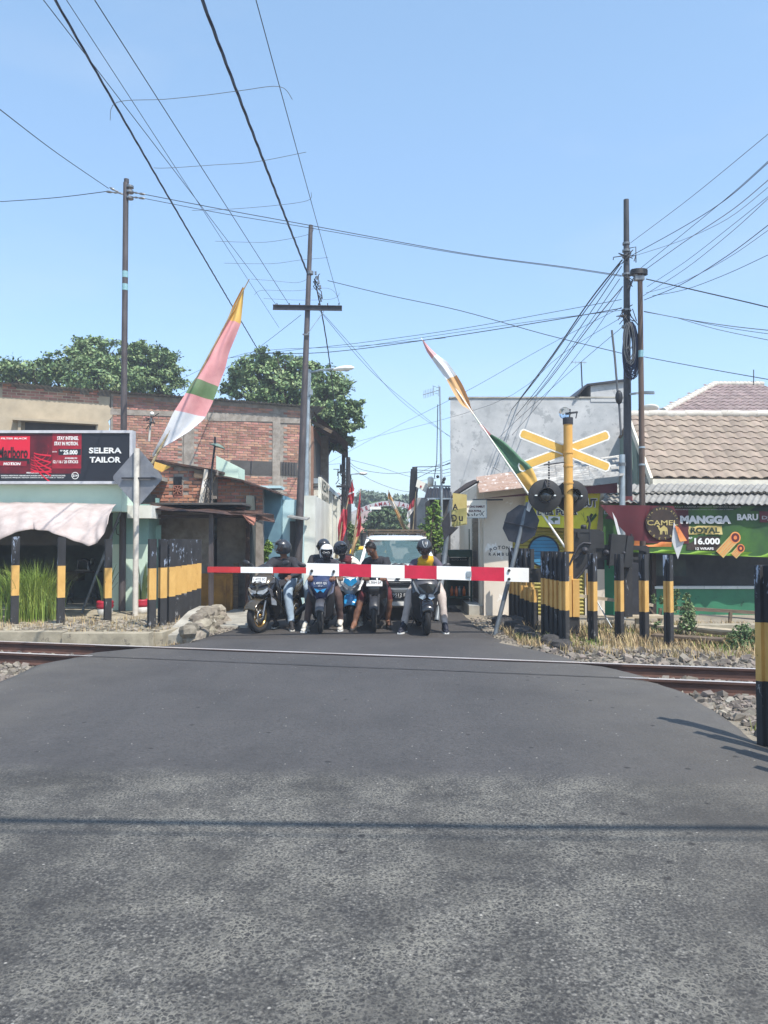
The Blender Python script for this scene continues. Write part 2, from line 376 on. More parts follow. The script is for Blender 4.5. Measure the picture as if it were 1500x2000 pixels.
mat('green_stall', (34,66,50), (26,50,40), 3, 0.6)
mat('banner_olive', (164,158,100), (140,134,80), 3, 0.7)
mat('helmet_black', (48,50,56), rough=0.32, coat=0.5, c2=(46,48,52), scale=9)
mat('helmet_matte', (62,66,72), rough=0.4, c2=(54,58,64), scale=5)
mat('helmet_white', (228,228,226), rough=0.22, coat=0.8)
mat('visor', (40,44,50), rough=0.08, coat=0.8, alpha=0.4)
mat('skin', (132,94,74), rough=0.55, c2=(112,78,60), scale=9)
mat('hair', (20,18,18), rough=0.6, c2=(30,27,26), scale=30)
mat('cloth_black', (40,40,44), (52,52,57), 9, 0.9, bump=0.006, bscale=12)
mat('cloth_dkgrey', (64,62,68), (50,48,54), 9, 0.9, bump=0.006, bscale=12)
mat('cloth_greyviolet', (96,88,98), (80,72,84), 7, 0.9, bump=0.006, bscale=12)
mat('cloth_yellow', (216,170,36), (196,150,28), 7, 0.9, bump=0.006, bscale=12)
mat('cloth_beige', (196,184,176), (172,160,152), 5, 0.9, bump=0.008, bscale=10)
mat('cloth_brown', (92,72,66), (74,58,54), 7, 0.9, bump=0.008, bscale=10)
mat('denim', (164,180,192), (130,148,164), 5, 0.9, bump=0.008, bscale=10)
mat('cloth_maroon', (96,40,44), (78,32,36), 7, 0.9, bump=0.006, bscale=12)
mat('shoe_navy', (34,38,54), (28,30,42), 9, 0.6)
mat('shoe_white', (214,208,196), (190,184,172), 9, 0.6)
mat('sandal', (48,46,46), rough=0.7)
mat('car_white', (228,228,222), rough=0.25, coat=0.7)
mat('car_glass', (104,136,140), rough=0.05, alpha=0.42, spec=0.8)
mat('car_dark', (40,42,44), rough=0.5)
mat('car_bumper', (96,100,102), rough=0.5)
mat('seat_grey', (96,96,98), rough=0.9)
mat('yellow_car', (226,186,40), rough=0.4)
mat('cloud', (240,242,246), rough=1.0)
# ---------------------------------------------------------------- ground, road, railway
def interp(tab, x):
    if x <= tab[0][0]: return tab[0][1]
    for (a, b), (c, d) in zip(tab, tab[1:]):
        if x <= c: return b+(d-b)*(x-a)/(c-a)
    return tab[-1][1]
ROADL = [(-6,-4.7),(4,-4.45),(8.2,-4.12),(9.5,-4.2),(10.2,-3.95),(10.8,-3.3),(11.5,-2.9),(12.3,-2.75),(14,-2.25),(18,-1.7),(80,-1.8)]
ROADR = [(-6,3.0),(5,2.78),(6.8,2.95),(8.0,2.97),(8.8,2.85),(9.6,2.5),(10.5,2.15),(11.5,1.78),(13,1.62),(80,1.6)]
def roadz(y): return interp([(-6,-0.06),(3,-0.02),(7,0.0),(10.6,0.0),(12.0,-0.05),(80,-0.05)], y)
TRS = -0.238
def far_rail_y(x): return 9.77+TRS*x
def near_rail_y(x): return 8.93+TRS*x
def track_d(x, y): return (y-(9.35+TRS*x))/1.028
def sstep(a, b, x):
    t = max(0, min(1, (x-a)/(b-a))); return t*t*(3-2*t)
def groundz(x, y):
    d = abs(track_d(x, y)); s = sstep(1.2, 2.2, d)
    base = -0.062 if y > 9 else -0.045
    z = base*s + (-0.155)*(1-s)
    if ROADL[0][1] < x < 3.2 and y < 80:
        e = min(x-interp(ROADL, y), interp(ROADR, y)-x)
        if e > -0.02: z = min(z, roadz(y)-0.02-0.1*min(1, max(0, e+0.02)/0.4))
    z += 0.012*mnoise.noise(Vector((x*1.7, y*1.7, 0)))
    return z
def axis(cuts):
    r = []
    for a, b, st in cuts:
        n = max(1, round((b-a)/st)); r += [a+(b-a)*i/n for i in range(n)]
    return r+[cuts[-1][1]]
xs = axis([(-400,-60,60),(-60,-12,4),(-12,-5,.5),(-5,5,.16),(5,12,.5),(12,60,4),(60,400,60)])
ys = axis([(-60,-6,6),(-6,4,.8),(4,14,.16),(14,24,.6),(24,80,5),(80,900,100)])
def mk_ground():
    m = bpy.data.materials.new('ground_dirt'); m.use_nodes = True; MATS['ground_dirt'] = m
    n = m.node_tree; b = n.nodes['Principled BSDF']; L = n.links.new; b.inputs['Roughness'].default_value = 0.95
    tc = n.nodes.new('ShaderNodeTexCoord')
    def noise(s, d=6, r=.65):
        x = n.nodes.new('ShaderNodeTexNoise'); x.inputs['Scale'].default_value = s; x.inputs['Detail'].default_value = d; x.inputs['Roughness'].default_value = r; L(tc.outputs['Object'], x.inputs['Vector']); return x
    def ramp(src, pts):
        x = n.nodes.new('ShaderNodeValToRGB'); e = x.color_ramp.elements
        while len(e) < len(pts): e.new(0.5)
        for q, (p, c) in zip(e, pts): q.position = p; q.color = (*lin(c), 1)
        L(src, x.inputs[0]); return x
    a = ramp(noise(0.9).outputs[0], [(0.3,(112,104,92)),(0.5,(150,140,122)),(0.7,(168,158,140))])
    v = n.nodes.new('ShaderNodeTexVoronoi'); v.inputs['Scale'].default_value = 26; L(tc.outputs['Object'], v.inputs['Vector'])
    c = ramp(v.outputs['Distance'], [(0.0,(176,168,152)),(0.5,(110,102,92)),(0.8,(66,62,56))])
    mx = n.nodes.new('ShaderNodeMix'); mx.data_type = 'RGBA'; f = ramp(noise(2.1).outputs[0], [(0.42,0),(0.6,170)]); L(f.outputs[0], mx.inputs[0]); L(a.outputs[0], mx.inputs[6]); L(c.outputs[0], mx.inputs[7])
    L(mx.outputs[2], b.inputs['Base Color'])
    bp = n.nodes.new('ShaderNodeBump'); bp.inputs['Distance'].default_value = 0.03; bp.inputs['Strength'].default_value = 0.7; L(noise(28).outputs[0], bp.inputs['Height']); L(bp.outputs[0], b.inputs['Normal'])
mk_ground()
mb = MB(); mb.grid([[(x, y, groundz(x, y)) for x in xs] for y in ys]); mb.build('ground', 'ground_dirt', kind='structure')

def mk_asphalt():
    m = bpy.data.materials.new('asphalt'); m.use_nodes = True; MATS['asphalt'] = m
    n = m.node_tree; b = n.nodes['Principled BSDF']; L = n.links.new
    tc = n.nodes.new('ShaderNodeTexCoord'); sp = n.nodes.new('ShaderNodeSeparateXYZ'); L(tc.outputs['Object'], sp.inputs[0])
    def noise(s, d=6, r=.65, st=None):
        x = n.nodes.new('ShaderNodeTexNoise'); x.inputs['Scale'].default_value = s; x.inputs['Detail'].default_value = d; x.inputs['Roughness'].default_value = r
        if st: mp = n.nodes.new('ShaderNodeMapping'); mp.inputs['Scale'].default_value = st; L(tc.outputs['Object'], mp.inputs[0]); L(mp.outputs[0], x.inputs['Vector'])
        else: L(tc.outputs['Object'], x.inputs['Vector'])
        return x.outputs[0]
    def ramp(src, pts, sm='LINEAR'):
        x = n.nodes.new('ShaderNodeValToRGB'); e = x.color_ramp.elements; x.color_ramp.interpolation = sm
        while len(e) < len(pts): e.new(0.5)
        for q, (p, c) in zip(e, pts): q.position = p; q.color = (*lin(c), 1) if not isinstance(c, float) else (c, c, c, 1)
        L(src, x.inputs[0]); return x.outputs[0]
    def mth(op, a, bb, c=None):
        x = n.nodes.new('ShaderNodeMath'); x.operation = op; x.use_clamp = False
        for i, q in enumerate((a, bb, c)):
            if q is None: continue
            if isinstance(q, (int, float)): x.inputs[i].default_value = q
            else: L(q, x.inputs[i])
        return x.outputs[0]
    def mix(f, a, bb, t='MIX'):
        x = n.nodes.new('ShaderNodeMix'); x.data_type = 'RGBA'; x.blend_type = t
        if isinstance(f, (int, float)): x.inputs[0].default_value = f
        else: L(f, x.inputs[0])
        for i, q in ((6, a), (7, bb)):
            if isinstance(q, tuple): x.inputs[i].default_value = (*lin(q), 1)
            else: L(q, x.inputs[i])
        return x.outputs[2]
    # worn coarse paving: dark binder with pale exposed aggregate
    vor = n.nodes.new('ShaderNodeTexVoronoi'); vor.inputs['Scale'].default_value = 52; vor.inputs['Randomness'].default_value = 1; L(tc.outputs['Object'], vor.inputs['Vector'])
    fine = noise(70, 5, .68); mid = noise(26, 6, .72); big = noise(1.3, 5, .6); streak = noise(2.2, 7, .7, (1.3, .55, 1)); blot = noise(.75, 6, .6)
    coarse = ramp(fine, [(0.34,(41,41,41)),(0.46,(63,62,61)),(0.55,(85,84,81)),(0.66,(133,130,123))])
    agg = ramp(vor.outputs['Distance'], [(0.16,0.85),(0.36,0.0)])
    aggm = mth('MULTIPLY', agg, ramp(mid, [(0.47,0.1),(0.56,1.0)]))
    coarse = mix(mth('MULTIPLY', ramp(noise(3.1, 6, .7), [(0.40,0.0),(0.66,0.55)]), ramp(fine, [(0.45,0.2),(0.60,1.0)])), coarse, (113,110,103))
    coarse = mix(aggm, coarse, (152,148,139))
    coarse = mix(ramp(streak, [(0.42,0.0),(0.66,0.62)]), coarse, (51,50,50))
    ve = n.nodes.new('ShaderNodeTexVoronoi'); ve.feature = 'DISTANCE_TO_EDGE'; ve.inputs['Scale'].default_value = 42; dv = n.nodes.new('ShaderNodeVectorMath'); dv.operation = 'MULTIPLY_ADD'
    nv = n.nodes.new('ShaderNodeTexNoise'); nv.inputs['Scale'].default_value = 30; L(tc.outputs['Object'], nv.inputs['Vector']); L(nv.outputs['Color'], dv.inputs[0]); dv.inputs[1].default_value = (.05,.05,.05); L(tc.outputs['Object'], dv.inputs[2]); L(dv.outputs[0], ve.inputs['Vector'])
    net = mth('MULTIPLY', ramp(ve.outputs['Distance'], [(0.02,1.0),(0.16,0.0)]), ramp(noise(2.7, 7, .75), [(0.42,0.05),(0.60,0.85)]))
    coarse = mix(net, coarse, (133,130,120))
    coarse = mix(ramp(blot, [(0.5,0.0),(0.66,.55)]), coarse, (54,53,52))
    # smoother newer overlay
    smooth = ramp(fine, [(0.3,(65,64,64)),(0.6,(84,82,81)),(0.8,(94,92,89))])
    smooth = mix(ramp(streak, [(0.45,0.0),(0.72,0.5)]), smooth, (64,64,64))
    smooth = mix(ramp(mid, [(0.52,0.0),(0.66,0.55)]), smooth, (51,50,50))
    # boundaries
    wob = mth('MULTIPLY_ADD', noise(1.5, 3), 0.5, -0.25)
    fw = mth('MULTIPLY_ADD', noise(18, 3), 0.24, -0.12)
    y = mth('ADD', mth('ADD', sp.outputs[1], mth('MULTIPLY', sp.outputs[0], 0.045)), mth('ADD', mth('MULTIPLY', wob, .3), mth('MULTIPLY', fw, 1.1)))
    f1 = n.nodes.new('ShaderNodeMapRange'); L(y, f1.inputs[0]); f1.inputs[1].default_value = 4.80; f1.inputs[2].default_value = 5.08
    col = mix(f1.outputs[0], coarse, smooth)
    # dusty pale sides
    ax = mth('ABSOLUTE', mth('ADD', sp.outputs[0], mth('ADD', 0.75, wob)), None)
    dust = n.nodes.new('ShaderNodeMapRange'); L(ax, dust.inputs[0]); dust.inputs[1].default_value = 1.7; dust.inputs[2].default_value = 3.6; dust.inputs[4].default_value = 0.75
    col = mix(mth('MULTIPLY', dust.outputs[0], ramp(big, [(0.3,0.5),(0.6,1.0)])), col, (103,99,92))
    # old street behind the barrier
    y2 = mth('ADD', sp.outputs[1], mth('ADD', wob, fw))
    f2 = n.nodes.new('ShaderNodeMapRange'); L(y2, f2.inputs[0]); f2.inputs[1].default_value = 11.7; f2.inputs[2].default_value = 11.85
    old = ramp(mid, [(0.3,(59,57,55)),(0.6,(78,74,71)),(0.8,(99,95,89))])
    col = mix(f2.outputs[0], col, old)
    # oil drops, chips
    spot = n.nodes.new('ShaderNodeTexVoronoi'); spot.inputs['Scale'].default_value = 3.3; L(tc.outputs['Object'], spot.inputs['Vector'])
    col = mix(ramp(spot.outputs['Distance'], [(0.05,0.75),(0.085,0.0)]), col, (41,39,39))
    sp2 = n.nodes.new('ShaderNodeTexVoronoi'); sp2.inputs['Scale'].default_value = 8.3; L(tc.outputs['Object'], sp2.inputs['Vector'])
    col = mix(ramp(sp2.outputs['Distance'], [(0.04,0.8),(0.06,0.0)]), col, (176,172,163))
    col = mix(ramp(blot, [(0.45,0.0),(0.66,0.32)]), col, (51,50,50))
    L(col, b.inputs['Base Color'])
    b.inputs['Roughness'].default_value = 0.78; b.inputs['Specular IOR Level'].default_value = 0.35
    h = mth('ADD', mth('MULTIPLY', fine, 0.6), mth('MULTIPLY', vor.outputs['Distance'], -0.5))
    hs = n.nodes.new('ShaderNodeMapRange'); L(y, hs.inputs[0]); hs.inputs[1].default_value = 4.90; hs.inputs[2].default_value = 4.97; hs.inputs[3].default_value = 1.0; hs.inputs[4].default_value = 0.6
    bp = n.nodes.new('ShaderNodeBump'); bp.inputs['Distance'].default_value = 0.012; bp.inputs['Strength'].default_value = 0.8; L(mth('MULTIPLY', h, hs.outputs[0]), bp.inputs['Height']); L(bp.outputs[0], b.inputs['Normal'])
mk_asphalt()
rows = []
for y in axis([(-6,3,1),(3,12.5,.12),(12.5,20,.5),(20,80,5)]):
    l = interp(ROADL, y)+0.07*mnoise.noise(Vector((y*1.9, 1, 0)))+0.03*mnoise.noise(Vector((y*7, 1, 0)))
    r = interp(ROADR, y)+0.07*mnoise.noise(Vector((y*1.9, 9, 0)))+0.03*mnoise.noise(Vector((y*7, 9, 0))); z = roadz(y)
    edge = 0.05 if y < 11.6 else 0.008
    row = [(l-.04, y, z-.26), (l, y, z-edge), (l+.16, y, z-edge*.35)]
    for i in range(1, 28): x = l+.16+(r-l-.32)*i/28; row.append((x, y, z+0.008*mnoise.noise(Vector((x*.8, y*.8, 3)))))
    row += [(r-.16, y, z-edge*.35), (r, y, z-edge), (r+.04, y, z-.26)]
    rows.append(row)
o = MB().grid(rows).build('road', 'asphalt', kind='structure')
inv = Matrix.Translation(-o.location)   # object space = world space so the material's zones sit where they are
o.data.transform(Matrix.Translation(o.location)); o.location = (0,0,0)

# railway track: rails, sleepers
trk = thing('railway_track', 'rusty railway track of two rails crossing the asphalt road', 'railway track', (0, 9.35, -.16))
RP = [(-.035,.0),(-.035,-.025),(-.012,-.045),(-.010,-.115),(-.06,-.132),(-.06,-.145),(.06,-.145),(.06,-.132),(.010,-.115),(.012,-.045),(.035,-.025),(.035,.0)]
def rail(fy, z0):
    m = MB(); prof = RP; rings = []
    xs_ = [-60,-30,-12]+[-10+i*.5 for i in range(33)]+[7,12,30,60]
    for x in xs_: rings.append([(x, fy(x)+py_, z0+pz_) for py_, pz_ in prof])
    n_ = len(prof)
    m.loft(rings, 0, smooth=False)
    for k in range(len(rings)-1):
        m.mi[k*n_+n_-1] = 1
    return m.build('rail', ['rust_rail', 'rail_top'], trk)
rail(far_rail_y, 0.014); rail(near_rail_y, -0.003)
sm = None
for x in [i*.62 for i in range(-40, 41)]:
    if -4.4 < x < 3.3: continue
    y = 9.35+TRS*x
    if sm is None:
        sm = MB(Matrix.Rotation(math.atan(TRS), 4, 'Z')).box(-.11, .11, -.95, .95, -.1, 0).mesh('sleeper', 'concrete')
    s = bpy.data.objects.new('sleeper', sm); C.objects.link(s); s.parent = trk; s.matrix_basis = wm(trk).inverted() @ Matrix.Translation((x, y, -.145))
# check groove: dark gap strips beside the near rail, raised tar seam
m = MB()
pts = [(-4.0+i*.1, near_rail_y(-4.0+i*.1)-.085+.015*mnoise.noise(Vector((i*.7,0,0))), .0085+roadz(9)) for i in range(69)]
rowa = [(x, y-.012, z) for x, y, z in pts]; rowb = [(x, y+.014+.01*mnoise.noise(Vector((x*5,2,0))), z) for x, y, z in pts]
m.grid([rowa, rowb]); mat('tar', (44,43,44), rough=0.6); m.build('seam', 'tar', trk)
m = MB(); 
rowa = [(x, far_rail_y(x)-.062-.012*abs(mnoise.noise(Vector((x*3,5,0)))), .009) for x, y, z in pts]; rowb = [(x, far_rail_y(x)-.038, .009) for x, y, z in pts]
m.grid([rowa, rowb]); m.build('seam', 'tar', trk)

def stones(n, inside, bounds, smin, smax, seed, zoff=0.0):
    rg = random.Random(seed); m = MB(); x0, x1, y0, y1 = bounds; c = 0; t = 0
    while c < n and t < n*30:
        t += 1
        x = rg.uniform(x0, x1); y = rg.uniform(y0, y1)
        if not inside(x, y): continue
        c += 1; s = rg.uniform(smin, smax)*(1.5 if rg.random() < .08 else 1)
        rot = Matrix.Rotation(rg.uniform(0, 6.28), 4, 'Z') @ Matrix.Rotation(rg.uniform(-.6, .6), 4, 'X') @ Matrix.Rotation(rg.uniform(-.6, .6), 4, 'Y')
        mm = Matrix.Translation((x, y, groundz(x, y)+s*.22+zoff)) @ rot @ Matrix.Diagonal((s*rg.uniform(.7,1.2), s*rg.uniform(.6,1), s*rg.uniform(.4,.75), 1))
        vs = [(a*(.5+rg.uniform(-.2,.15)), b*(.5+rg.uniform(-.2,.15)), cc*(.5+rg.uniform(-.2,.15))) for cc in (-1,1) for a, b in ((-1,-1),(1,-1),(1,1),(-1,1))]
        m.add(vs, [(0,3,2,1),(4,5,6,7),(0,1,5,4),(1,2,6,5),(2,3,7,6),(3,0,4,7)], 0, False, mm)
    return m
def offroad(x, y, e=0.02): return x < interp(ROADL, y)-e or x > interp(ROADR, y)+e
def clear_rail(x, y): return abs(y-far_rail_y(x)) > .055 and abs(y-near_rail_y(x)) > .055
def bed(x, y): return offroad(x, y) and abs(track_d(x, y)) < 2.0+.25*mnoise.noise(Vector((x*1.5, y*1.5, 0))) and clear_rail(x, y)
m = stones(5200, lambda x, y: bed(x, y) and x > 0, (2.0, 8.5, 5.0, 11.6), .035, .085, 3)
m2 = stones(3600, lambda x, y: bed(x, y) and x < 0, (-10, -3.0, 8.5, 12.6), .03, .075, 4)
m3 = stones(1500, lambda x, y: offroad(x, y) and y < 7.6, (2.7, 5.0, 3.6, 7.6), .015, .06, 5)
m4 = stones(1500, lambda x, y: offroad(x, y) and y > 10.6 and not (x < -3.25 and y > 11.3), (-4.4, -1.9, 10.6, 15), .008, .035, 6)
m5 = stones(1500, lambda x, y: offroad(x, y) and y > 10.0, (1.6, 3.0, 10.0, 15), .008, .04, 7)
for q, mt, nm in ((m,'ballast','ballast_gravel'),(m2,'ballast','ballast_gravel'),(m3,'ballast','gravel'),(m4,'ballast','gravel'),(m5,'ballast','gravel')):
    q.build(nm, mt, kind='stuff')

# left terrace with its kerb
TZ = 0.085
m = MB(); edge = [(-16, 11.72)]+[(-9+i*.4, 11.62-.012*i+.03*mnoise.noise(Vector((i*.8,3,0)))) for i in range(15)]+[(-3.3, 11.5)]
poly = edge+[(-3.22, 12.2),(-3.2, 14.6),(-3.2, 15.4),(-16, 15.4)]
n_ = len(poly)
m.add([(x, y, TZ) for x, y in poly]+[(x, y, -.2) for x, y in poly], [tuple(range(n_))]+[(i, n_+i, n_+(i+1)%n_, (i+1)%n_) for i in range(n_)])
m.build('terrace', 'kerb_concrete', kind='structure', recalc=True)
m = MB()
for i, (a, b) in enumerate([(-9.2,-7.6),(-7.58,-6.1),(-6.08,-4.7),(-4.68,-3.42)]):
    y0 = 11.52-.03*(a+9); m.box(a, b, y0-.16-.02*(i%2), y0+.06, -.2, TZ+.022+.006*(i%3))
    MB().box(a, b, y0-.16-.02*(i%2), y0+.06, -.2, TZ+.022+.006*(i%3)).build('kerb_stone', 'kerb_concrete', kind='structure')
# rubble and dry soil behind the kerb
def on_terr(x, y): return True
rg = random.Random(11); m = MB()
for i in range(900):
    x = rg.uniform(-9, -3.35) if rg.random() < .4 else rg.uniform(-5.6, -3.35); y = rg.uniform(11.6, 13.2); s = rg.uniform(.02, .07)
    mm = Matrix.Translation((x, y, TZ+s*.15)) @ Matrix.Rotation(rg.uniform(0, 6.28), 4, 'Z') @ Matrix.Rotation(rg.uniform(-.5, .5), 4, 'X') @ Matrix.Diagonal((s*1.2, s, s*.6, 1))
    vs = [(a*(.5+rg.uniform(-.2,.15)), b*(.5+rg.uniform(-.2,.15)), cc*(.5+rg.uniform(-.2,.15))) for cc in (-1,1) for a, b in ((-1,-1),(1,-1),(1,1),(-1,1))]
    m.add(vs, [(0,3,2,1),(4,5,6,7),(0,1,5,4),(1,2,6,5),(2,3,7,6),(3,0,4,7)], 0, False, mm)
m.build('rubble', 'stone_grey', kind='stuff')
# concrete apron in front of the left shops and a worn slab beyond the rock wall
m = MB(); m.box(-3.2, -2.35, 13.3, 17.6, -.2, -.015); m.build('pavement', 'concrete', kind='structure')
m = MB(); m.box(1.72, 2.0, 15.6, 20.5, -.2, .12); sg = m.build('pavement', 'concrete', kind='structure')
for i in range(8):
    MB().box(1.725, 1.998, 15.62+i*.6, 16.2+i*.6, .122, .13+.001*(i%3)).build('tile', 'ceramic', sg)

def rocks(root, spots, seed, mt):
    rg = random.Random(seed)
    for (x, y, z, sx, sy, sz) in spots:
        m = MB(); pts = []
        mm = Matrix.Translation((x, y, z)) @ Matrix.Rotation(rg.uniform(-.5,.5), 4, 'Z') @ Matrix.Rotation(rg.uniform(-.25,.25), 4, 'X')
        prof = [(.55,-.5),(1,-.25),(1.02,.15),(.8,.42),(.35,.52),(.01,.5)]
        seg = 8; vs = []; fs = []
        for r, zz in prof:
            for k in range(seg):
                a = 2*math.pi*k/seg; j = 1+rg.uniform(-.16,.14)
                vs.append((r*.5*sx*j*math.cos(a), r*.5*sy*j*math.sin(a), zz*sz*(1+rg.uniform(-.1,.1))))
        for i in range(len(prof)-1):
            for k in range(seg): fs.append((i*seg+k, i*seg+(k+1)%seg, (i+1)*seg+(k+1)%seg, (i+1)*seg+k))
        m.add(vs, fs, 0, False, mm); m.build('stone', mt, root)
rw = thing('retaining_wall', 'low wall of mortared rocks beside the left post row', 'stone wall', (-3.05, 12.8, -.1))
m = MB(); m.loft([[(-3.35,y,-.15),(x1,y,-.15),(-3.06,y,z),(-3.35,y,z)] for y, x1, z in ((11.7,-3.0,.02),(12.4,-2.82,.12),(13.2,-2.78,.24),(14.0,-2.86,.26),(14.3,-2.95,.2))], smooth=False); m.build('mortar_bed', 'concrete', rw, recalc=True)
sp_ = []
rg = random.Random(5)
for i in range(9):
    y = 11.75+i*.29; h = interp([(11.7,.05),(12.4,.14),(13.2,.28),(14.3,.26)], y)
    for k in range(3):
        if k*.12 > h+.1: continue
        sp_.append((-2.93-.07*k+rg.uniform(-.03,.03), y+rg.uniform(-.06,.06), -.04+k*.11, rg.uniform(.2,.34), rg.uniform(.24,.38), rg.uniform(.13,.22)))
rocks(rw, sp_, 8, 'stone_grey')
rw2 = thing('retaining_wall', 'dark low stone wall under the right hand row of yellow and black posts', 'stone wall', (2.3, 12.6, -.1))
rocks(rw2, [(2.14,13.9,.0,.36,.5,.2),(2.08,13.3,-.01,.32,.5,.24),(2.16,12.8,0,.34,.5,.26),(2.2,12.3,-.02,.36,.5,.2),(2.32,11.9,-.03,.3,.4,.14),(2.42,11.2,-.01,.3,.4,.2),(2.5,10.85,-.02,.32,.3,.18),(2.3,13.5,.02,.3,.5,.2)], 9, 'stone_dark')

# dry grass, low weeds
def blades(n, inside, bounds, hmin, hmax, seed, wdt=.006, zf=groundz, clump=None):
    rg = random.Random(seed); m = MB(); x0, x1, y0, y1 = bounds; c = 0; t = 0
    while c < n and t < n*20:
        t += 1; x = rg.uniform(x0, x1); y = rg.uniform(y0, y1)
        if not inside(x, y): continue
        if mnoise.noise(Vector((x*2.2, y*2.2, seed))) < rg.uniform(-.5, .25): continue
        c += 1; h = rg.uniform(hmin, hmax)*(1+.5*mnoise.noise(Vector((x*1.5, y*1.5, seed+4)))); a = rg.uniform(0, 6.28); ln = rg.uniform(.2, .9)*h
        z = zf(x, y); dx, dy = math.cos(a), math.sin(a); px_, py_ = -dy*wdt, dx*wdt
        m.add([(x-px_, y-py_, z), (x+px_, y+py_, z), (x+dx*ln*.4+px_*.7, y+dy*ln*.4+py_*.7, z+h*.65), (x+dx*ln*.4-px_*.7, y+dy*ln*.4-py_*.7, z+h*.65), (x+dx*ln, y+dy*ln, z+h)], [(0,1,2,3),(3,2,4)])
    return m
def rgrass(x, y): return offroad(x, y, .08) and track_d(x, y) > 1.75+.2*mnoise.noise(Vector((x*3, y*3, 1))) and y < 13.2+.2*(x-2)
blades(12000, rgrass, (1.95, 9.0, 9.8, 13.6), .04, .16, 21).build('dry_grass', 'grass_dry', kind='stuff')
blades(2600, lambda x, y: rgrass(x, y) and mnoise.noise(Vector((x*.9, y*.9, 77))) > .05, (2.0, 9, 9.8, 13.6), .03, .12, 22, .009).build('weeds', 'grass_low', kind='stuff')
blades(1400, lambda x, y: (x < -3.3 and y > 11.5), (-8.5, -3.3, 11.5, 13.4), .03, .12, 23, .005, lambda x, y: TZ).build('dry_grass', 'grass_dry', kind='stuff')
blades(900, lambda x, y: track_d(x, y) > 0.8 and y < 11.75 and offroad(x, y, .03), (-9, -2.8, 10.9, 12.4), .03, .11, 24, .005).build('dry_grass', 'grass_dry', kind='stuff')
blades(700, lambda x, y: x > 2.85 and y < 6.2, (2.85, 4.5, 4.2, 6.2), .04, .16, 25, .005).build('dry_grass', 'grass_low', kind='stuff')
# ---------------------------------------------------------------- brickwork
def bricks(root, mt, o, u, ln, z0, z1f, opens, bw=.21, bh=.062, bt=.05, proud=.012, joint=.013, limit=300, seed=0, zf0=None):
    """running bond bricks on the vertical plane from o along u; z1f(s) top height; opens: list of (s0,s1,z0,z1) left free"""
    rg = random.Random(seed); o = Vector(o); u = Vector(u).normalized(); nrm = Vector((u.y, -u.x, 0))
    if nrm.y > 0: nrm = -nrm
    items = []
    row = 0; z = z0
    meshes = [MB().add([(-bw/2+rg.uniform(0,.006),-bt+rg.uniform(-.004,.004),-bh/2),(bw/2-rg.uniform(0,.006),-bt+rg.uniform(-.004,.004),-bh/2),(bw/2,0,-bh/2),(-bw/2,0,-bh/2),
                        (-bw/2+rg.uniform(0,.006),-bt+rg.uniform(-.004,.004),bh/2),(bw/2-rg.uniform(0,.006),-bt+rg.uniform(-.004,.004),bh/2),(bw/2,0,bh/2),(-bw/2,0,bh/2)],
                       [(0,3,2,1),(4,5,6,7),(0,1,5,4),(1,2,6,5),(2,3,7,6),(3,0,4,7)]) for _ in range(5)]
    while True:
        s = -bw*.5*(row % 2)
        any_ = False
        while s < ln:
            a, b = max(0, s), min(ln, s+bw); zc = z+bh/2
            if b-a > .05 and zc+bh/2 <= z1f((a+b)/2):
                any_ = True
                if not any(a < q1-.01 and b > q0+.01 and zc > w0-.02 and zc < w1+.02 for q0, q1, w0, w1 in opens):
                    items.append(((a+b)/2, b-a, zc))
            s += bw+joint
        row += 1; z += bh+joint
        if z > z0+12 or (not any_ and row > 2): break
    cam_ = Vector((0,0,1.5))
    def pos(it): return o+u*it[0]+Vector((0,0,it[2]))
    items.sort(key=lambda it: (pos(it)-cam_).length)
    inv = wm(root).inverted(); shared = []
    for mb_ in meshes: shared.append(mb_.mesh('brick', mt))
    vb = MB()
    ang = math.atan2(u.y, u.x)
    for k, it in enumerate(items):
        pr = proud+rg.uniform(-.005, .006); p = pos(it)+nrm*(pr-bt)*-0+Vector((0,0,0))
        # brick body sits bt deep, front face 'pr' proud of the mortar plane
        m = Matrix.Translation(pos(it)+nrm*(pr-bt)*1.0+nrm*0) @ Matrix.Rotation(ang+rg.uniform(-.012,.012), 4, 'Z') @ Matrix.Diagonal((it[1]/bw, 1, rg.uniform(.94,1.04), 1))
        if k < limit:
            b_ = bpy.data.objects.new('brick', shared[k % 5]); C.objects.link(b_); b_.parent = root; b_.matrix_basis = inv @ m
        else:
            q = meshes[k % 5]; vb.add(q.v, q.f, 0, False, m)
    if vb.v: vb.build('bricks', mt, root, kind='stuff')
def wall_poly(mb_, o, u, prof, t, mi=0):
    """vertical wall: prof list of (s,z) outline on plane, thickness t going away from the camera"""
    u = Vector(u).normalized(); n_ = Vector((u.y, -u.x, 0)); n_ = -n_ if n_.y < 0 else n_
    pts = [Vector(o)+u*s+Vector((0,0,z)) for s, z in prof]
    mb_.slab(pts, n_*t, mi)
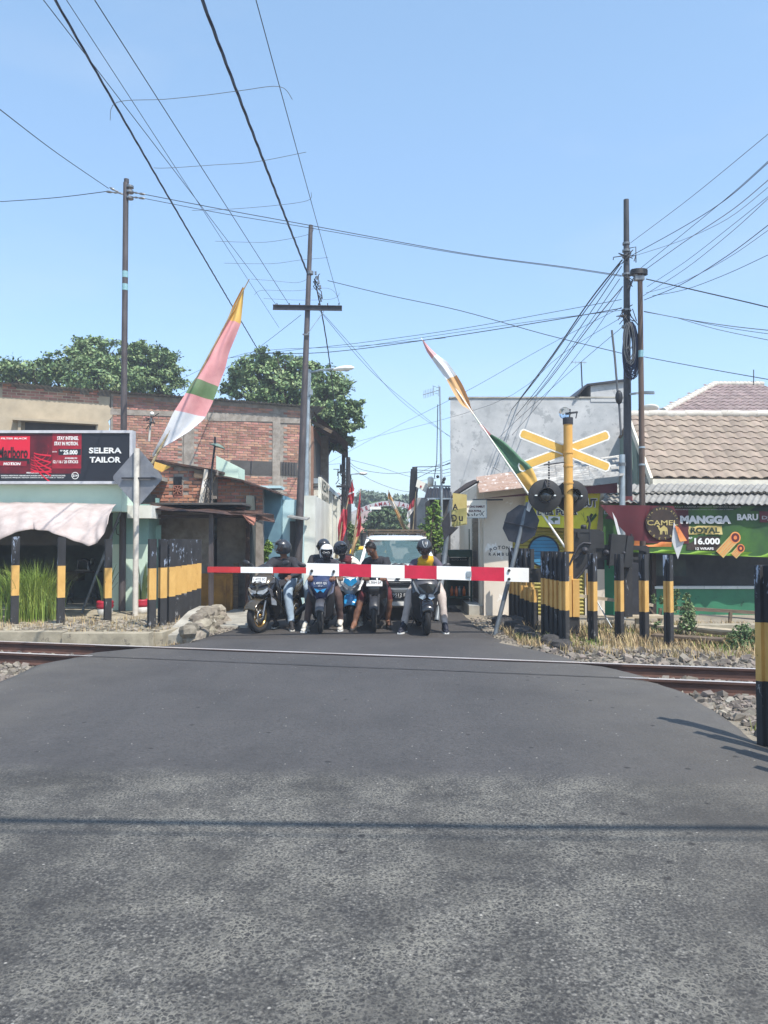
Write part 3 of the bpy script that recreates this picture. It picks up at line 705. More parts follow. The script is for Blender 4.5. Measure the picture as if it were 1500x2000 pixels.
def corr(name, mt, a, b, c, d, parent, pitch=.076, amp=.012, along='u', n=None, sag=0.0, seed=0):
    """corrugated sheet; a,b lower edge left-right; d,c upper edge left-right. waves run from lower to upper edge, or along if along='v'"""
    a, b, c, d = map(Vector, (a, b, c, d)); nrm = (b-a).cross(d-a).normalized()
    if nrm.z < 0: nrm = -nrm
    ln = (b-a).length if along == 'u' else (d-a).length
    n = n or max(8, int(ln/pitch*6)); rows = []
    rg = random.Random(seed)
    k2 = 6
    for j in range(k2+1):
        row = []
        for i in range(n+1):
            s, t = (i/n, j/k2) if along == 'u' else (j/k2, i/n)
            p = (a*(1-s)+b*s)*(1-t)+(d*(1-s)+c*s)*t
            ph = (i/n)*ln/pitch*2*math.pi
            p = p+nrm*(amp*math.sin(ph))+Vector((0,0,sag*(mnoise.noise(Vector((s*3,t*2,seed)))-0)))
            if along == 'u' and j == 0: p += (a-d).normalized()*.012*mnoise.noise(Vector((i*.4,seed,0)))
            row.append(p)
        rows.append(row)
    m = MB(); m.grid(rows, 0, False); m.grid([[p-nrm*.006 for p in r] for r in rows][::-1], 0, False)
    return m.build(name, mt, parent)
def window(parent, x0, x1, y, z0, z1, fm='wood_dark', gm='glass_dark', mull=1, depth=.06, label=None):
    m = MB(); t = .045
    m.box(x0, x1, y-.02, y+depth, z0, z0+t).box(x0, x1, y-.02, y+depth, z1-t, z1).box(x0, x0+t, y-.018, y+depth, z0+t, z1-t).box(x1-t, x1, y-.018, y+depth, z0+t, z1-t)
    for i in range(mull): xx = x0+(x1-x0)*(i+1)/(mull+1); m.box(xx-t/2, xx+t/2, y-.016, y+depth, z0+t, z1-t)
    f = m.build('window', fm, parent, label=label)
    MB().box(x0+t, x1-t, y+.02, y+.03, z0+t, z1-t).build('pane', gm, f)
    return f

# ---------------------------------------------------------------- big unfinished brick building, back left
A_ = Vector((XX(-60,19.6), 19.6, 0)); B_ = Vector((XX(607,23.2), 23.2, 0)); U_ = (B_-A_).normalized(); LN = (B_-A_).length
def sAt(px):   # distance along the wall where pixel column px meets it
    k = (px-750)/1500.*1.0006
    return (k*A_.y-A_.x)/(U_.x-k*U_.y)
def zAt(px, py): return ZY(py, (A_+U_*sAt(px)).y)
bb = thing('brick_building', 'long two storey brick building with flaking beige plaster and concrete columns', 'building', A_+(B_-A_)/2)
topz = lambda s: zAt(0,752)+(zAt(600,797)-zAt(0,752))*(s-sAt(0))/(sAt(600)-sAt(0))
s213 = sAt(214)
m = MB(); wall_poly(m, A_, U_, [(s213,0.),(LN,0.),(LN,topz(LN)),(s213,topz(s213))], .2); m.build('wall', 'mortar', bb)
m = MB(); o_ = A_-Vector((0,.028,0))
jag = [(s213+.05*math.sin(i*2.1)+.05*math.sin(i*5.3), 0+topz(s213)*.98*i/40) for i in range(41)]
wall_poly(m, o_, U_, [(0,0)]+jag+[(0,topz(0)-.05)], .25); m.build('plaster_wall', 'plaster_beige', bb, recalc=True)
# concrete ring beams and columns
for (xa, xb, ya, yb, dp) in ((214,360,800,810,.03),(405,545,806,822,.03),(545,600,815,826,.03)):
    m = MB(); m.slab([A_+U_*sAt(xa)+Vector((0,-dp,zAt(xa,yb))), A_+U_*sAt(xb)+Vector((0,-dp,zAt(xb,yb+ (2 if xa>300 else 4)))), A_+U_*sAt(xb)+Vector((0,-dp,zAt(xb,ya+(2 if xa>300 else 4)))), A_+U_*sAt(xa)+Vector((0,-dp,zAt(xa,ya)))], (0,.05,0)); m.build('beam', 'mortar', bb)
for (xa, xb) in ((358,373),(532,547),(596,607)):
    sa, sb = sAt(xa), sAt(xb); m = MB(); wall_poly(m, A_-Vector((0,.035,0)), U_, [(sa,0),(sb,0),(sb,topz(sb)-.25),(sa,topz(sa)-.25)], .08); m.build('column', 'mortar', bb)
ops = []
for (xa, xb, ya, yb) in ((450,531,900,927),(548,581,903,929)):
    z0, z1 = zAt((xa+xb)/2, yb), zAt((xa+xb)/2, ya); ops.append((sAt(xa), sAt(xb), z0, z1))
    m = MB(); wall_poly(m, A_-Vector((0,.02,0)), U_, [(sAt(xa),z0),(sAt(xb),z0),(sAt(xb),z1),(sAt(xa),z1)], .02); wdw = m.build('window', 'dark_interior', bb)
    m = MB()
    for i in range(1, 6 if xb > 540 else 2):
        s_ = sAt(xa)+(sAt(xb)-sAt(xa))*i/(6 if xb > 540 else 2)
        p = A_+U_*s_-Vector((0,.05,0)); m.bar((p.x,p.y,z0), (p.x,p.y,z1), .02)
    m.build('window_bar', 'pole_dark', wdw)
free = ops+[(sAt(a)-.01, sAt(b)+.01, 0, 9) for a, b in ((358,373),(532,547),(596,640))]+[(sAt(214), sAt(360), zAt(300,814), zAt(300,803)), (sAt(405), sAt(545), zAt(470,824), zAt(470,808)), (sAt(545), sAt(600), zAt(570,829), zAt(570,817))]
bricks(bb, 'brick', A_+U_*(s213+.06), U_, LN-s213-.06, 2.45, lambda s: topz(s+s213+.06)-.06, [(a-s213-.06, b-s213-.06, c_, d_) for a, b, c_, d_ in free], bw=.205, bh=.058, joint=.014, seed=2)
# exposed bricks under the flaking plaster at the top left
bricks(bb, 'brick', A_+U_*sAt(2)-Vector((0,.028,0)), U_, s213-sAt(2)-.3, zAt(100,782), lambda s: zAt(100,782)+.30+.07*math.sin(s*9), [], bw=.205, bh=.058, joint=.016, proud=.008, limit=60, seed=6)
# window opening with ledge in the plaster
sa, sb = sAt(48), sAt(192); z0, z1 = zAt(120,862), zAt(120,829)
m = MB(); wall_poly(m, A_-Vector((0,.045,0)), U_, [(sa,z0),(sb,z0),(sb,z1),(sa,z1)], .02); w_ = m.build('window', 'dark_interior', bb)
m = MB(); wall_poly(m, A_-Vector((0,.42,0)), U_, [(sa-.14,z1),(sb+.12,z1),(sb+.12,z1+.06),(sa-.14,z1+.06)], .41); m.build('ledge', 'plaster_beige', w_)
for s_ in (sa-.06, sb+.02): 
    m = MB(); wall_poly(m, A_-Vector((0,.3,0)), U_, [(s_,z0-.4),(s_+.07,z0-.4),(s_+.07,z1-.002),(s_,z1-.002)], .28); m.build('side_panel', 'plaster_beige', w_)
# roof sheets
for i in range(10):
    s0, s1 = LN*i/10-.02, LN*(i+1)/10+.02 if i < 9 else LN+.35
    a = A_+U_*s0; b = A_+U_*s1; off = Vector((.1,-.24,0)); bk = Vector((-.9,3.6,0))
    corr('roof_sheet', 'zinc', a+off+Vector((0,0,topz(s0)+.03+.004*(i%2))), b+off+Vector((0,0,topz(s1)+.03+.004*(i%2))), b+bk+Vector((0,0,topz(s1)+.05)), a+bk+Vector((0,0,topz(s0)+.05)), bb, seed=i, pitch=.12, amp=.014)
# side wall towards the street with dark gap and timber
m = MB(); x_ = B_.x+.05
m.box(x_-.2, x_, 23.25, 30, 0, 4.9); m.build('side_wall', 'brick', bb)
m = MB(); m.box(x_-.02, x_+.24, 26.3, 26.5, 3.0, 5.0); m.build('column', 'mortar', bb)
corr('eave_sheet', 'rusty_tin', (x_+.05,23.0,5.28), (x_+1.0,24.4,4.55), (x_+.75,30,4.6), (x_-.2,30,5.2), bb, pitch=.12)
for i in range(4): MB().bar((x_-.1,23.6+i*1.5,5.1), (x_+.55,23.6+i*1.5,4.75), .06, .1).build('rafter', 'wood_old', bb)
m = MB(); m.box(x_-.02, x_+.02, 23.6, 25.9, 3.3, 4.6); m.build('opening', 'dark_interior', bb)

# ---------------------------------------------------------------- small brick house left with lean-to
D1 = 16.4
bh_ = thing('brick_house', 'low orange brick house with clay vent blocks behind the lean-to shed', 'house', (-4.2, D1+1, 0))
xl, xr = XX(228,D1), XX(411,D1)
t1 = lambda x: ZY(889,D1)+(ZY(921,D1)-ZY(889,D1))*(x-xl)/(xr-xl)
m = MB(); wall_poly(m, (xl,D1,0), (1,0,0), [(0,0),(xr-xl,0),(xr-xl,t1(xr)),(0,t1(xl))], .2); m.build('wall', 'mortar', bh_)
vx0, vx1 = XX(339,D1), XX(357,D1)
bricks(bh_, 'brick_orange', (xl,D1,0), (1,0,0), xr-xl-.15, ZY(999,D1), lambda s: t1(xl+s)-.04, [(vx0-xl, vx1-xl, ZY(966,D1), ZY(930,D1))], bw=.185, bh=.056, joint=.018, proud=.016, seed=3)
m = MB()
for i in range(6):
    m.box(vx0+.03*i, vx0+.03*i+.012, D1-.03, D1, ZY(947,D1), ZY(931,D1)); 
for i in range(6): m.box(vx0, vx1-.02, D1-.034, D1-.03, ZY(947,D1)+.028*i, ZY(947,D1)+.028*i+.012)
m.build('vent_grille', 'dark_steel', bh_)
m = MB(); cx_, cz_ = (vx0+vx1)/2-.01, ZY(957,D1); r_ = .085
for k in range(8):
    a = math.pi*k/4; m.bar((cx_+.012*math.cos(a),D1-.03,cz_+.012*math.sin(a)), (cx_+r_*math.cos(a)*1.15,D1-.03,cz_+r_*math.sin(a)*1.15), .018, .03, up=(0,1,0))
m.box(cx_-.1,cx_-.084,D1-.03,D1,cz_-.1,cz_+.1).box(cx_+.084,cx_+.1,D1-.03,D1,cz_-.1,cz_+.1).box(cx_-.084,cx_+.084,D1-.029,D1,cz_+.084,cz_+.1).box(cx_-.084,cx_+.084,D1-.029,D1,cz_-.1,cz_-.084)
m.build('vent_block', 'rusty_red_tin', bh_)
MB().box(cx_-.084,cx_+.084,D1-.004,D1-.002,cz_-.084,ZY(931,D1)).build('vent_hole', 'dark_interior', bh_)
# roof strip
m = MB(); m.slab([(xl-.05,D1-.14,t1(xl)),(xr+.05,D1-.14,t1(xr)),(xr+.05,D1-.14,t1(xr)+.045),(xl-.05,D1-.14,t1(xl)+.045)], (0,1.6,.05)); m.build('roof', 'rusty_tin', bh_)
MB().box(XX(380,D1), XX(415,D1), D1-.09, D1-.03, ZY(935,D1), ZY(919,D1)).build('fascia_board', 'wood_old', bh_)
m = MB(); m.bar((XX(405,D1),D1-.1,ZY(918,D1)), (XX(394,D1),D1-.1,ZY(985,D1)), .085, .08); m.build('downpipe', 'cream_wall', bh_)
D2 = 16.9
x2, x3 = XX(424,D2), XX(513,D2)
t2 = lambda x: interp([(XX(425,D2),ZY(932,D2)),(XX(470,D2),ZY(938,D2)),(XX(513,D2),ZY(952,D2))], x)
m = MB(); wall_poly(m, (x2,D2,0), (1,0,0), [(0,0),(x3-x2,0),(x3-x2,t2(x3)),((x3-x2)*.5,t2((x2+x3)/2)),(0,t2(x2))], .2); m.build('wall', 'mortar', bh_)
bricks(bh_, 'brick_orange', (x2,D2,0), (1,0,0), x3-x2, ZY(1000,D2), lambda s: t2(x2+s)-.02, [], bw=.185, bh=.056, joint=.018, proud=.018, limit=130, seed=4)
m = MB(); m.bar((XX(420,D2),D2-.08,ZY(918,D2)), (XX(420,D2),D2-.08,ZY(975,D2)), .13, .14); m.build('column', 'mortar', bh_)
rw_ = []
for j, yy in ((0, D2-.35), (1, D2+1.2)):
    rw_.append([(XX(x,D2), yy, ZY(y,D2)+.0*j+(.03*j)) for x, y in ((424,930),(450,933),(475,938),(500,948),(520,953),(546,964))])
m = MB(); m.grid(rw_, 0, False); m.grid([[(x,y,z-.035) for x,y,z in r] for r in rw_][::-1], 0, False); m.grid([[(x,y,z-.035) for x,y,z in rw_[0]], rw_[0]], 0, False); m.build('roof', 'rusty_tin', bh_)
mb_ = thing('water_tank', 'pale mint concrete rooftop box behind the small brick house', 'water tank', (XX(445,17.6),17.6,0))
m = MB(); xa, xb = XX(421,17.6), XX(465,17.6)
m.slab([(xa,17.6,1.8),(xb,17.6,1.8),(xb,17.6,ZY(912,17.6)),(xa,17.6,ZY(890,17.6))], (0,.8,0)); m.build('wall', 'mint', mb_)

# blue house beside the street
bl = thing('blue_house', 'narrow pale blue plastered house at the corner by the leaning brown pole', 'house', (-2.4,18,0))
D3 = 17.8
m = MB(); m.slab([(XX(511,D3),D3,-.1),(XX(549,D3),D3,-.1),(XX(549,D3),D3,ZY(965,D3)),(XX(511,D3),D3,ZY(952,D3))], (0,3,0)); m.build('side_bay', 'blue_wall', bl)
m = MB(); m.box(XX(549,D3)+.002, XX(590,D3), D3+.25, D3+5, -.1, ZY(975,D3)); m.build('wall', 'cyan_wall', bl)
m = MB(); m.box(XX(500,D3), XX(551,D3), D3-.28, D3+.4, ZY(955,D3), ZY(950,D3)); m.build('eave', 'cyan_wall', bl)
m = MB(); m.box(XX(589,18.3), XX(616,18.3), 18.3, 23, -.1, ZY(968,18.3)); m.build('wall', 'white_wall', bl)
m = MB(); m.box(XX(566,18), XX(585,18), 18.02, 18.045, ZY(1120,18), ZY(1018,18)); m.build('door', 'dark_interior', bl)
m = MB(); m.slab([(XX(562,17.6),17.5,ZY(1008,17.6)),(XX(600,17.6),17.5,ZY(1014,17.6)),(XX(600,17.6),17.5,ZY(1017,17.6)),(XX(562,17.6),17.5,ZY(1011,17.6))], (0,.7,.06)); m.build('canopy', 'zinc', bl)

# lean-to shed: rusty tin roof on brown posts
ls = thing('lean_to_shed', 'dark lean-to shed with torn rusty tin roof on brown steel posts', 'shed', (-4.1,15.8,0))
rows = []
ed = [(286,990),(330,996),(380,1001),(420,1001),(450,1004),(480,1009),(500,1012),(515,1014),(537,1019)]
for j in range(5):
    t = j/4.; r = []
    for i, (x, y) in enumerate(ed):
        p = P(x, y+(3*math.sin(i*2.3) if j == 0 else 0), 14.75+.15*math.sin(i*1.7)*(j==0)); q = P(x*.985+4, y-14, 16.3)
        r.append(p*(1-t)+q*t+Vector((0,0,.02*math.sin(i*3+j*2))))
    rows.append(r)
m = MB(); m.grid(rows, 0, False); m.grid([[p-Vector((0,0,.02)) for p in r] for r in rows][::-1], 0, False); m.build('roof', 'rusty_tin', ls)
for (a, b, c_, d_, mt_) in (((472,1004),(500,1010),(498,1020),(488,1022),'rusty_red_tin'), ((480,1014),(500,1016),(496,1026),(487,1023),'rusty_red_tin'), ((440,999),(513,996),(515,1004),(455,1005),'rusty_tin'), ((500,1004),(537,1016),(534,1020),(498,1014),'rusty_tin')):
    m = MB(); q = [P(*a,14.6), P(*b,14.6), P(*c_,14.55), P(*d_,14.62)]; m.slab(q, (0,.012,.004)); m.build('torn_sheet', mt_, ls)
for (px, pb, D, wd) in ((413,1197,15.0,.085),(484,1183,16.3,.08)):
    x = XX(px, D); m = MB(); m.box(x-wd/2, x+wd/2, D-wd/2, D+wd/2, -.06, ZY(1003,D)-.02); m.build('post', 'pole_brown' if px < 450 else 'rusty_tin', ls)
m = MB(); m.box(XX(286,15.2), XX(537,15.2), 15.0, 15.08, ZY(1008,15.1)-.04, ZY(1008,15.1)+.03); m.build('beam', 'wood_dark', ls)
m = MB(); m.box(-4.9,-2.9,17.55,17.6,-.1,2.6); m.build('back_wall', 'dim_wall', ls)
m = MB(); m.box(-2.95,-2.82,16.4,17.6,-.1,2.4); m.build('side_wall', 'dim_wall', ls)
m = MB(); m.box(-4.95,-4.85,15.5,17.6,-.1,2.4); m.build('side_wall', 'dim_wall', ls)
m = MB(); x0,x1 = XX(387,16.2), XX(455,16.2); m.box(x0,x1,16.2,16.26,-.05,ZY(1120,16.2)); pn = m.build('panel', 'wood_yellow', ls)
for a in (x0, x0+(x1-x0)*.75, x1-.05): MB().box(a,a+.05,16.17,16.2,-.05,ZY(1120,16.2)).build('batten', 'wood_yellow', pn)
MB().box(x0+.052,x1-.052,16.18,16.2,ZY(1120,16.2)-.05,ZY(1120,16.2)-.001).build('rail', 'wood_yellow', pn)
m = MB(); m.box(XX(457,16.4), XX(466,16.4), 16.36, 16.42, -.06, ZY(1100,16.4)); m.build('plank', 'wood_old', ls)
m = MB(); m.tube([P(440,1040,16.8), P(520,1042,16.8)], .25, 12); 
m = MB(); m.lathe([(.24,0),(.24,1.3)], 14, 0, Matrix.Translation(P(352,1030,17.2)) @ Matrix.Rotation(R(90),4,'Y')); m.build('hanging_roll', 'galv', ls)
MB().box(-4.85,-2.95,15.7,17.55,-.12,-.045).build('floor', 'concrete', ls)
MB().box(-4.9,-2.84,15.35,17.6,2.16,2.2).build('sun_block_slab', 'dark_interior', ls)  # added slab that keeps the sun out of the back of the shed
MB().box(-4.84,-3.6,17.5,17.54,-.04,2.1).build('painted_shade', 'dark_interior', ls)  # dark sheet standing in for the shade at the shed's back

# ---------------------------------------------------------------- mint tailor shop, far left
ts = thing('tailor_shop', 'mint green open front shop below the red and black billboard', 'shop', (-6.2,15.5,0))
D4 = 15.0; x0, x1 = XX(219,D4), XX(290,D4); zs = ZY(1063,D4)
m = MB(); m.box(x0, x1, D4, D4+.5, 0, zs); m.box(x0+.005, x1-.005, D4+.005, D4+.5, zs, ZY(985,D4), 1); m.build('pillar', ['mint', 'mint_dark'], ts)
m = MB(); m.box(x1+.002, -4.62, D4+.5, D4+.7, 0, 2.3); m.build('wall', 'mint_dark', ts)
fx1 = XX(237,14.3)
m = MB(); m.box(-12, fx1, 14.3, 14.95, ZY(999,14.3), ZY(943,14.3)); m.build('fascia', 'mint', ts)
m = MB(); m.box(-12, fx1+.02, 14.24, 14.32, ZY(943,14.3)+.001, ZY(937,14.3)); m.build('ledge', 'concrete', ts)
m = MB(); m.box(fx1+.002, XX(296,14.6), 14.6, 15.2, ZY(1012,14.6), ZY(987,14.6)); m.build('beam', 'white_wall', ts)
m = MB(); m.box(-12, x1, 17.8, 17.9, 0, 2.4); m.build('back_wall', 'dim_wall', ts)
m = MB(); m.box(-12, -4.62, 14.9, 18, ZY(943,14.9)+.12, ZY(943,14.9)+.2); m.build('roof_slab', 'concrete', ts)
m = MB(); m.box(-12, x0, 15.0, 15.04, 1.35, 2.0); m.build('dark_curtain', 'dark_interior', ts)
m = MB(); m.box(XX(230,15.8), XX(236,15.8)+.9, 15.52, 15.56, 1.3, 1.75); 
m.build('window', 'mint_dark', ts)
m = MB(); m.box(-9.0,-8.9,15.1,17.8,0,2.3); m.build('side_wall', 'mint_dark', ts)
m = MB(); m.box(-12,x0+.05,15.42,17.8,TZ-.01,TZ+.03); m.build('floor', 'concrete', ts)
# broken cable conduit on the pillar
m = MB(); m.tube([P(232,1020,14.98),P(226,1030,14.95),P(228,1043,14.93),P(240,1048,14.93)], .008, 6); m.build('cable', 'cable', ts)

# billboard
bd = thing('billboard', 'long shop billboard, red cigarette advert left and black lettered tailor panel right', 'billboard', (-6.5,14.2,2.5))
Db = 14.12
bx0, bx1, bz0, bz1 = -9.6, XX(252,Db), ZY(940,Db), ZY(846,Db)
MB().box(bx0, bx1, Db, Db+.16, bz0, bz1).build('box', 'board_black', bd)
FB = lambda px, py: frame(P(px, py, Db-.0), (1,0,0), (0,0,1))
F0 = frame((0, Db, 0), (1,0,0), (0,0,1))
X = lambda px: XX(px, Db)
Z = lambda py: ZY(py, Db)
fr = MB(); t = .05
fr.box(bx0, bx1+t, Db-.03, Db+.17, bz1, bz1+t).box(bx0, bx1+t, Db-.03, Db+.17, bz0-t, bz0).box(bx1, bx1+t, Db-.028, Db+.17, bz0, bz1); fr.build('frame', 'board_frame', bd)
def prt(name, mt, poly, d=.002, parent=bd, Fm=None):
    Fm = Fm if Fm is not None else F0
    return flat(poly, Fm, d).build(name, mt, parent)
Xp = lambda l: [(X(a), Z(b)) for a, b in l]
prt('print', 'print_darkred', Xp([(-300,925),(156,925),(156,848),(-300,848)]), .002)
prt('print', 'print_red', Xp([(-12,896),(56,902),(56,852),(-12,852)]), .004)
prt('print', 'print_crimson', Xp([(100,915),(157,915),(157,847),(100,847)]), .004)
prt('print', 'board_black', Xp([(112,889),(156,889),(156,877),(112,877)]), .006)
# swirl of the tunnel picture
for k in range(8):
    m = MB(); pts = []
    for i in range(16):
        a = R(200+i*12+k*6); rr = .10+.055*k+.02*i*.3
        pts.append((X(62)+rr*math.cos(a)*1.1+.03*k, Z(880)+rr*math.sin(a)))
    pts = [(min(max(x, X(58)), X(99)), min(max(z, Z(922)), Z(849))) for x, z in pts]
    for i in range(15):
        (xa_, za_), (xb_, zb_) = pts[i], pts[i+1]
        if abs(xa_-xb_)+abs(za_-zb_) < 1e-4: continue
        m.add([(xa_,Db-.005-.0003*k,za_-.006-.001*k),(xb_,Db-.005-.0003*k,zb_-.006-.001*k),(xb_,Db-.005-.0003*k,zb_+.006+.001*k),(xa_,Db-.005-.0003*k,za_+.006+.001*k)], [(0,1,2,3)])
    m.build('print', 'print_red' if k % 2 else 'print_crimson', bd)
for k in range(5):
    m = MB(); rows_ = [[], []]
    for i in range(9):
        t_ = i/8.; x_ = 64+t_*34; y_ = 886+k*4+ (t_**.6)*(6+9*k)
        rows_[0].append((X(x_), Db-.008-.0003*k, Z(y_))); rows_[1].append((X(x_), Db-.008-.0003*k, Z(y_-2.2-1.2*t_)))
    m.grid([rows_[0], rows_[1]]); m.build('print', 'print_red', bd)
def bt(s, px, py, mt='print_white', wpx=None, hpx=None, bold=.02, al='CENTER', shear=0, parent=bd, D=Db, d=.012, size=.1):
    Fm = frame(P(px, py, D), (1,0,0), (0,0,1))
    k = D/1500.
    return text(s, Fm, size, mt, parent, width=wpx*k if wpx else None, height=hpx*k if hpx else None, bold=bold, align=al, depth=d, shear=shear)
bt('FILTER BLACK', 28, 856.5, wpx=52, hpx=3.4, bold=.03, shear=.15)
# lower half of the tall lettering on the pack
bt('Marlboro', 26, 884, 'print_black', wpx=58, hpx=22, bold=.03); prt('print', 'print_black', Xp([(-12,902),(56,906),(56,896),(-12,893)]), .010)
bt('STAY INTENSE.', 133, 856, wpx=42, hpx=7.5, bold=.035); bt('STAY IN MOTION.', 130, 866.5, wpx=47, hpx=7.5, bold=.035)
bt('25.000', 138, 883.5, wpx=28, hpx=9, bold=.04); bt('RP', 120.5, 880.5, wpx=4.5, hpx=3, bold=.03); bt("STARTS FROM", 107, 882.5, wpx=9, hpx=2.6, bold=.01)
bt('AVAILABLE IN', 139, 895, wpx=24, hpx=3.6, bold=.03); bt('12 / 16 / 20 STICKS', 128.5, 902, wpx=49, hpx=6, bold=.03)
prt('print', 'print_crimson', Xp([(-12,909),(50,911),(51,901),(-12,900)]), .011); bt('MOTION', 24, 906, wpx=34, hpx=5.6, bold=.04, shear=.15)
bt('PERINGATAN:', 64, 923.5, wpx=24, hpx=3, bold=.03, d=.006)
bt('KARENA MEROKOK SEBABKAN KANKER PARU DAN BRONKITIS KRONIS', 65, 929, wpx=126, hpx=2.6, bold=.02, d=.004); bt('DILARANG MENJUAL KEPADA ORANG DI BAWAH USIA 21 TAHUN', 64, 933.2, wpx=122, hpx=2.6, bold=.02, d=.004)
m = MB(); pc = P(147, 929, Db); ring = [(pc.x+.066*math.cos(a*math.pi/12), Db-.006, pc.z+.066*math.sin(a*math.pi/12)) for a in range(24)]; ring2 = [(pc.x+.054*math.cos(a*math.pi/12), Db-.006, pc.z+.054*math.sin(a*math.pi/12)) for a in range(24)]
m.add(ring+ring2, [(i, (i+1)%24, 24+(i+1)%24, 24+i) for i in range(24)]); m.build('print', 'print_white', bd)
bt('21+', 147, 929, wpx=9.5, hpx=4.6, bold=.04, d=.007)
bt('SELERA', 206, 880, wpx=64, hpx=11.5, bold=.035); bt('TAILOR', 206, 898, wpx=61, hpx=11.5, bold=.035)
# cloth awning
aw = MB(); rows = []
bot = [(-260,1062),(-120,1050),(-40,1062),(0,1054),(30,1040),(60,1034),(72,1034),(95,1038),(120,1047),(150,1058),(175,1067),(190,1060),(202,1044),(212,1022)]
top_ = [(-260,984),(-120,984),(-40,984),(0,982),(30,981.5),(60,982),(72,982),(95,982.5),(120,983),(150,983),(175,984),(190,984),(208,985),(227,985)]
def crv(tab, s):
    i = min(int(s*(len(tab)-1)), len(tab)-2); f = s*(len(tab)-1)-i
    return (tab[i][0]*(1-f)+tab[i+1][0]*f, tab[i][1]*(1-f)+tab[i+1][1]*f)
for j in range(13):
    t = j/12.; r = []
    for i in range(66):
        s = i/65.; (ax_, ay_), (cx2, cy2) = crv(top_, s), crv(bot, s)
        D = 14.1-.95*t**.8; p = P(ax_*(1-t)+cx2*t, ay_*(1-t)+cy2*t, D)
        p.y += .05*math.sin(s*60+t*2)*t*.6+.05*mnoise.noise(Vector((s*14, t*3, 2)))-.1*math.sin(t*3.1)
        p.z += .012*mnoise.noise(Vector((s*20, t*6, 5))); r.append(p)
    rows.append(r)
aw.grid(rows); a_ = aw.build('awning', 'cloth_pinkgrey'); tag(a_, 'sagging pinkish grey cloth awning hanging from the mint shop front', 'awning')
so = a_.modifiers.new('thick', 'SOLIDIFY'); so.thickness = .006
# ================================================================ right side
# tall weathered blank wall building
tb = thing('concrete_building', 'tall blank building with weathered pale grey side wall behind the barber shop', 'building', (4.6, 25, 0))
D5 = 22.0; x0, x1 = XX(880,D5), XX(1232,D5)
m = MB(); m.slab([(x0,D5,-.1),(x1,D5,-.1),(x1,31,-.1),(x0*31/D5+.15,31,-.1)], (0,0,ZY(778,D5)+.1)); m.build('wall', 'old_wall', tb, recalc=True)
xs0 = XX(1156,D5)
MB().slab([(xs0,D5-.02,ZY(785,D5)),(x1,D5-.02,ZY(785,D5)),(x1,D5-.02,ZY(745,D5)),(xs0,D5-.02,ZY(752,D5))], (0,6,0)).build('stair_head', 'old_wall', tb)
MB().slab([(XX(1128,D5+1),D5+1,ZY(790,D5+1)),(xs0+.1,D5+1,ZY(790,D5+1)),(xs0+.1,D5+1,ZY(752,D5+1)),(XX(1136,D5+1),D5+1,ZY(770,D5+1))], (0,4,0)).build('side_bay', 'concrete', tb)
m = MB(); m.slab([(XX(1127,D5),D5-.12,ZY(777,D5)),(XX(1147,D5),D5-.12,ZY(755,D5)),(XX(1147,D5),D5-.12,ZY(751,D5)),(XX(1125,D5),D5-.12,ZY(774,D5))], (0,5,0)); m.build('roof', 'dark_steel', tb)
m = MB(); m.slab([(XX(1147,D5)+.001,D5-.12,ZY(755,D5)),(x1+.05,D5-.12,ZY(744,D5)),(x1+.05,D5-.12,ZY(740,D5)),(XX(1147,D5)+.001,D5-.12,ZY(751,D5))], (0,5,0)); m.build('roof', 'dark_steel', tb)
MB().box(x0-.03, x1+.02, D5-.03, D5+.25, ZY(778,D5)+.001, ZY(775,D5)).build('coping', 'concrete', tb)

# barber shop
bs = thing('barber_shop', 'cream barber shop with yellow roller shutter and rusty tin roof', 'shop', (4.0, 17, 0))
D6 = 15.5; bx = XX(945,D6)
zt = ZY(948,D6)
sx0, sx1 = XX(1001,D6), XX(1142,D6); sz = ZY(1016,D6)
m = MB(); m.box(bx, sx0, D6, D6+.18, -.08, zt); m.box(sx0, sx1, D6+.001, D6+.18, sz, zt); m.box(sx1, XX(1180,D6), D6, D6+.18, -.08, zt)
m.build('front_wall', 'cream_wall', bs, kind=None)
MB().box(bx, bx+.14, D6+.181, 20.5, -.08, zt+.1).build('side_wall', 'cream_wall', bs)
# side doorway shutter and posts facing the street
m = MB(); m.box(bx-.05, bx-.002, D6+.22, D6+.5, -.05, 2.05); m.build('door_post', 'cream_wall', bs)
dr = MB().box(bx-.03, bx-.002, D6+.501, D6+1.6, -.0, 2.02).build('roller_door', 'shutter_brown', bs)
for i in range(20): MB().box(bx-.045, bx-.031, D6+.51, D6+1.59, .02+i*.1, .02+i*.1+.088).build('slat', 'shutter_brown', dr)
MB().box(bx-.06, bx-.002, D6+1.62, D6+2.0, -.05, 2.1).build('door_post', 'cream_wall', bs)
MB().box(bx-.02, bx-.001, D6+2.3, D6+2.6, .5, 1.7).build('side_window', 'green_stall', bs)
# roller shutter, slats one by one, blue disc painted on it
sh = MB().box(sx0+.001, sx1-.001, D6+.06, D6+.09, -.08, sz-.001).build('roller_shutter', 'shutter_yellow', bs)
nsl = 26; slh = (sz+.06)/nsl
sd_ = XX(1062,D6), ZY(1077,D6), .325
for i in range(nsl):
    z0 = -.06+i*slh
    m = MB(); m.add([(sx0+.01,D6+.045,z0+.004),(sx1-.01,D6+.045,z0+.004),(sx1-.01,D6+.025,z0+slh*.5),(sx0+.01,D6+.025,z0+slh*.5),(sx0+.01,D6+.045,z0+slh-.006),(sx1-.01,D6+.045,z0+slh-.006)], [(0,1,2,3),(3,2,5,4)]); m.build('slat', 'shutter_yellow', sh)
def discpoly(cx, cz, r, n=40): return [(cx+r*math.cos(2*math.pi*i/n), cz+r*math.sin(2*math.pi*i/n)) for i in range(n)]
fd = frame((0, D6+.022, 0), (1,0,0), (0,0,1))
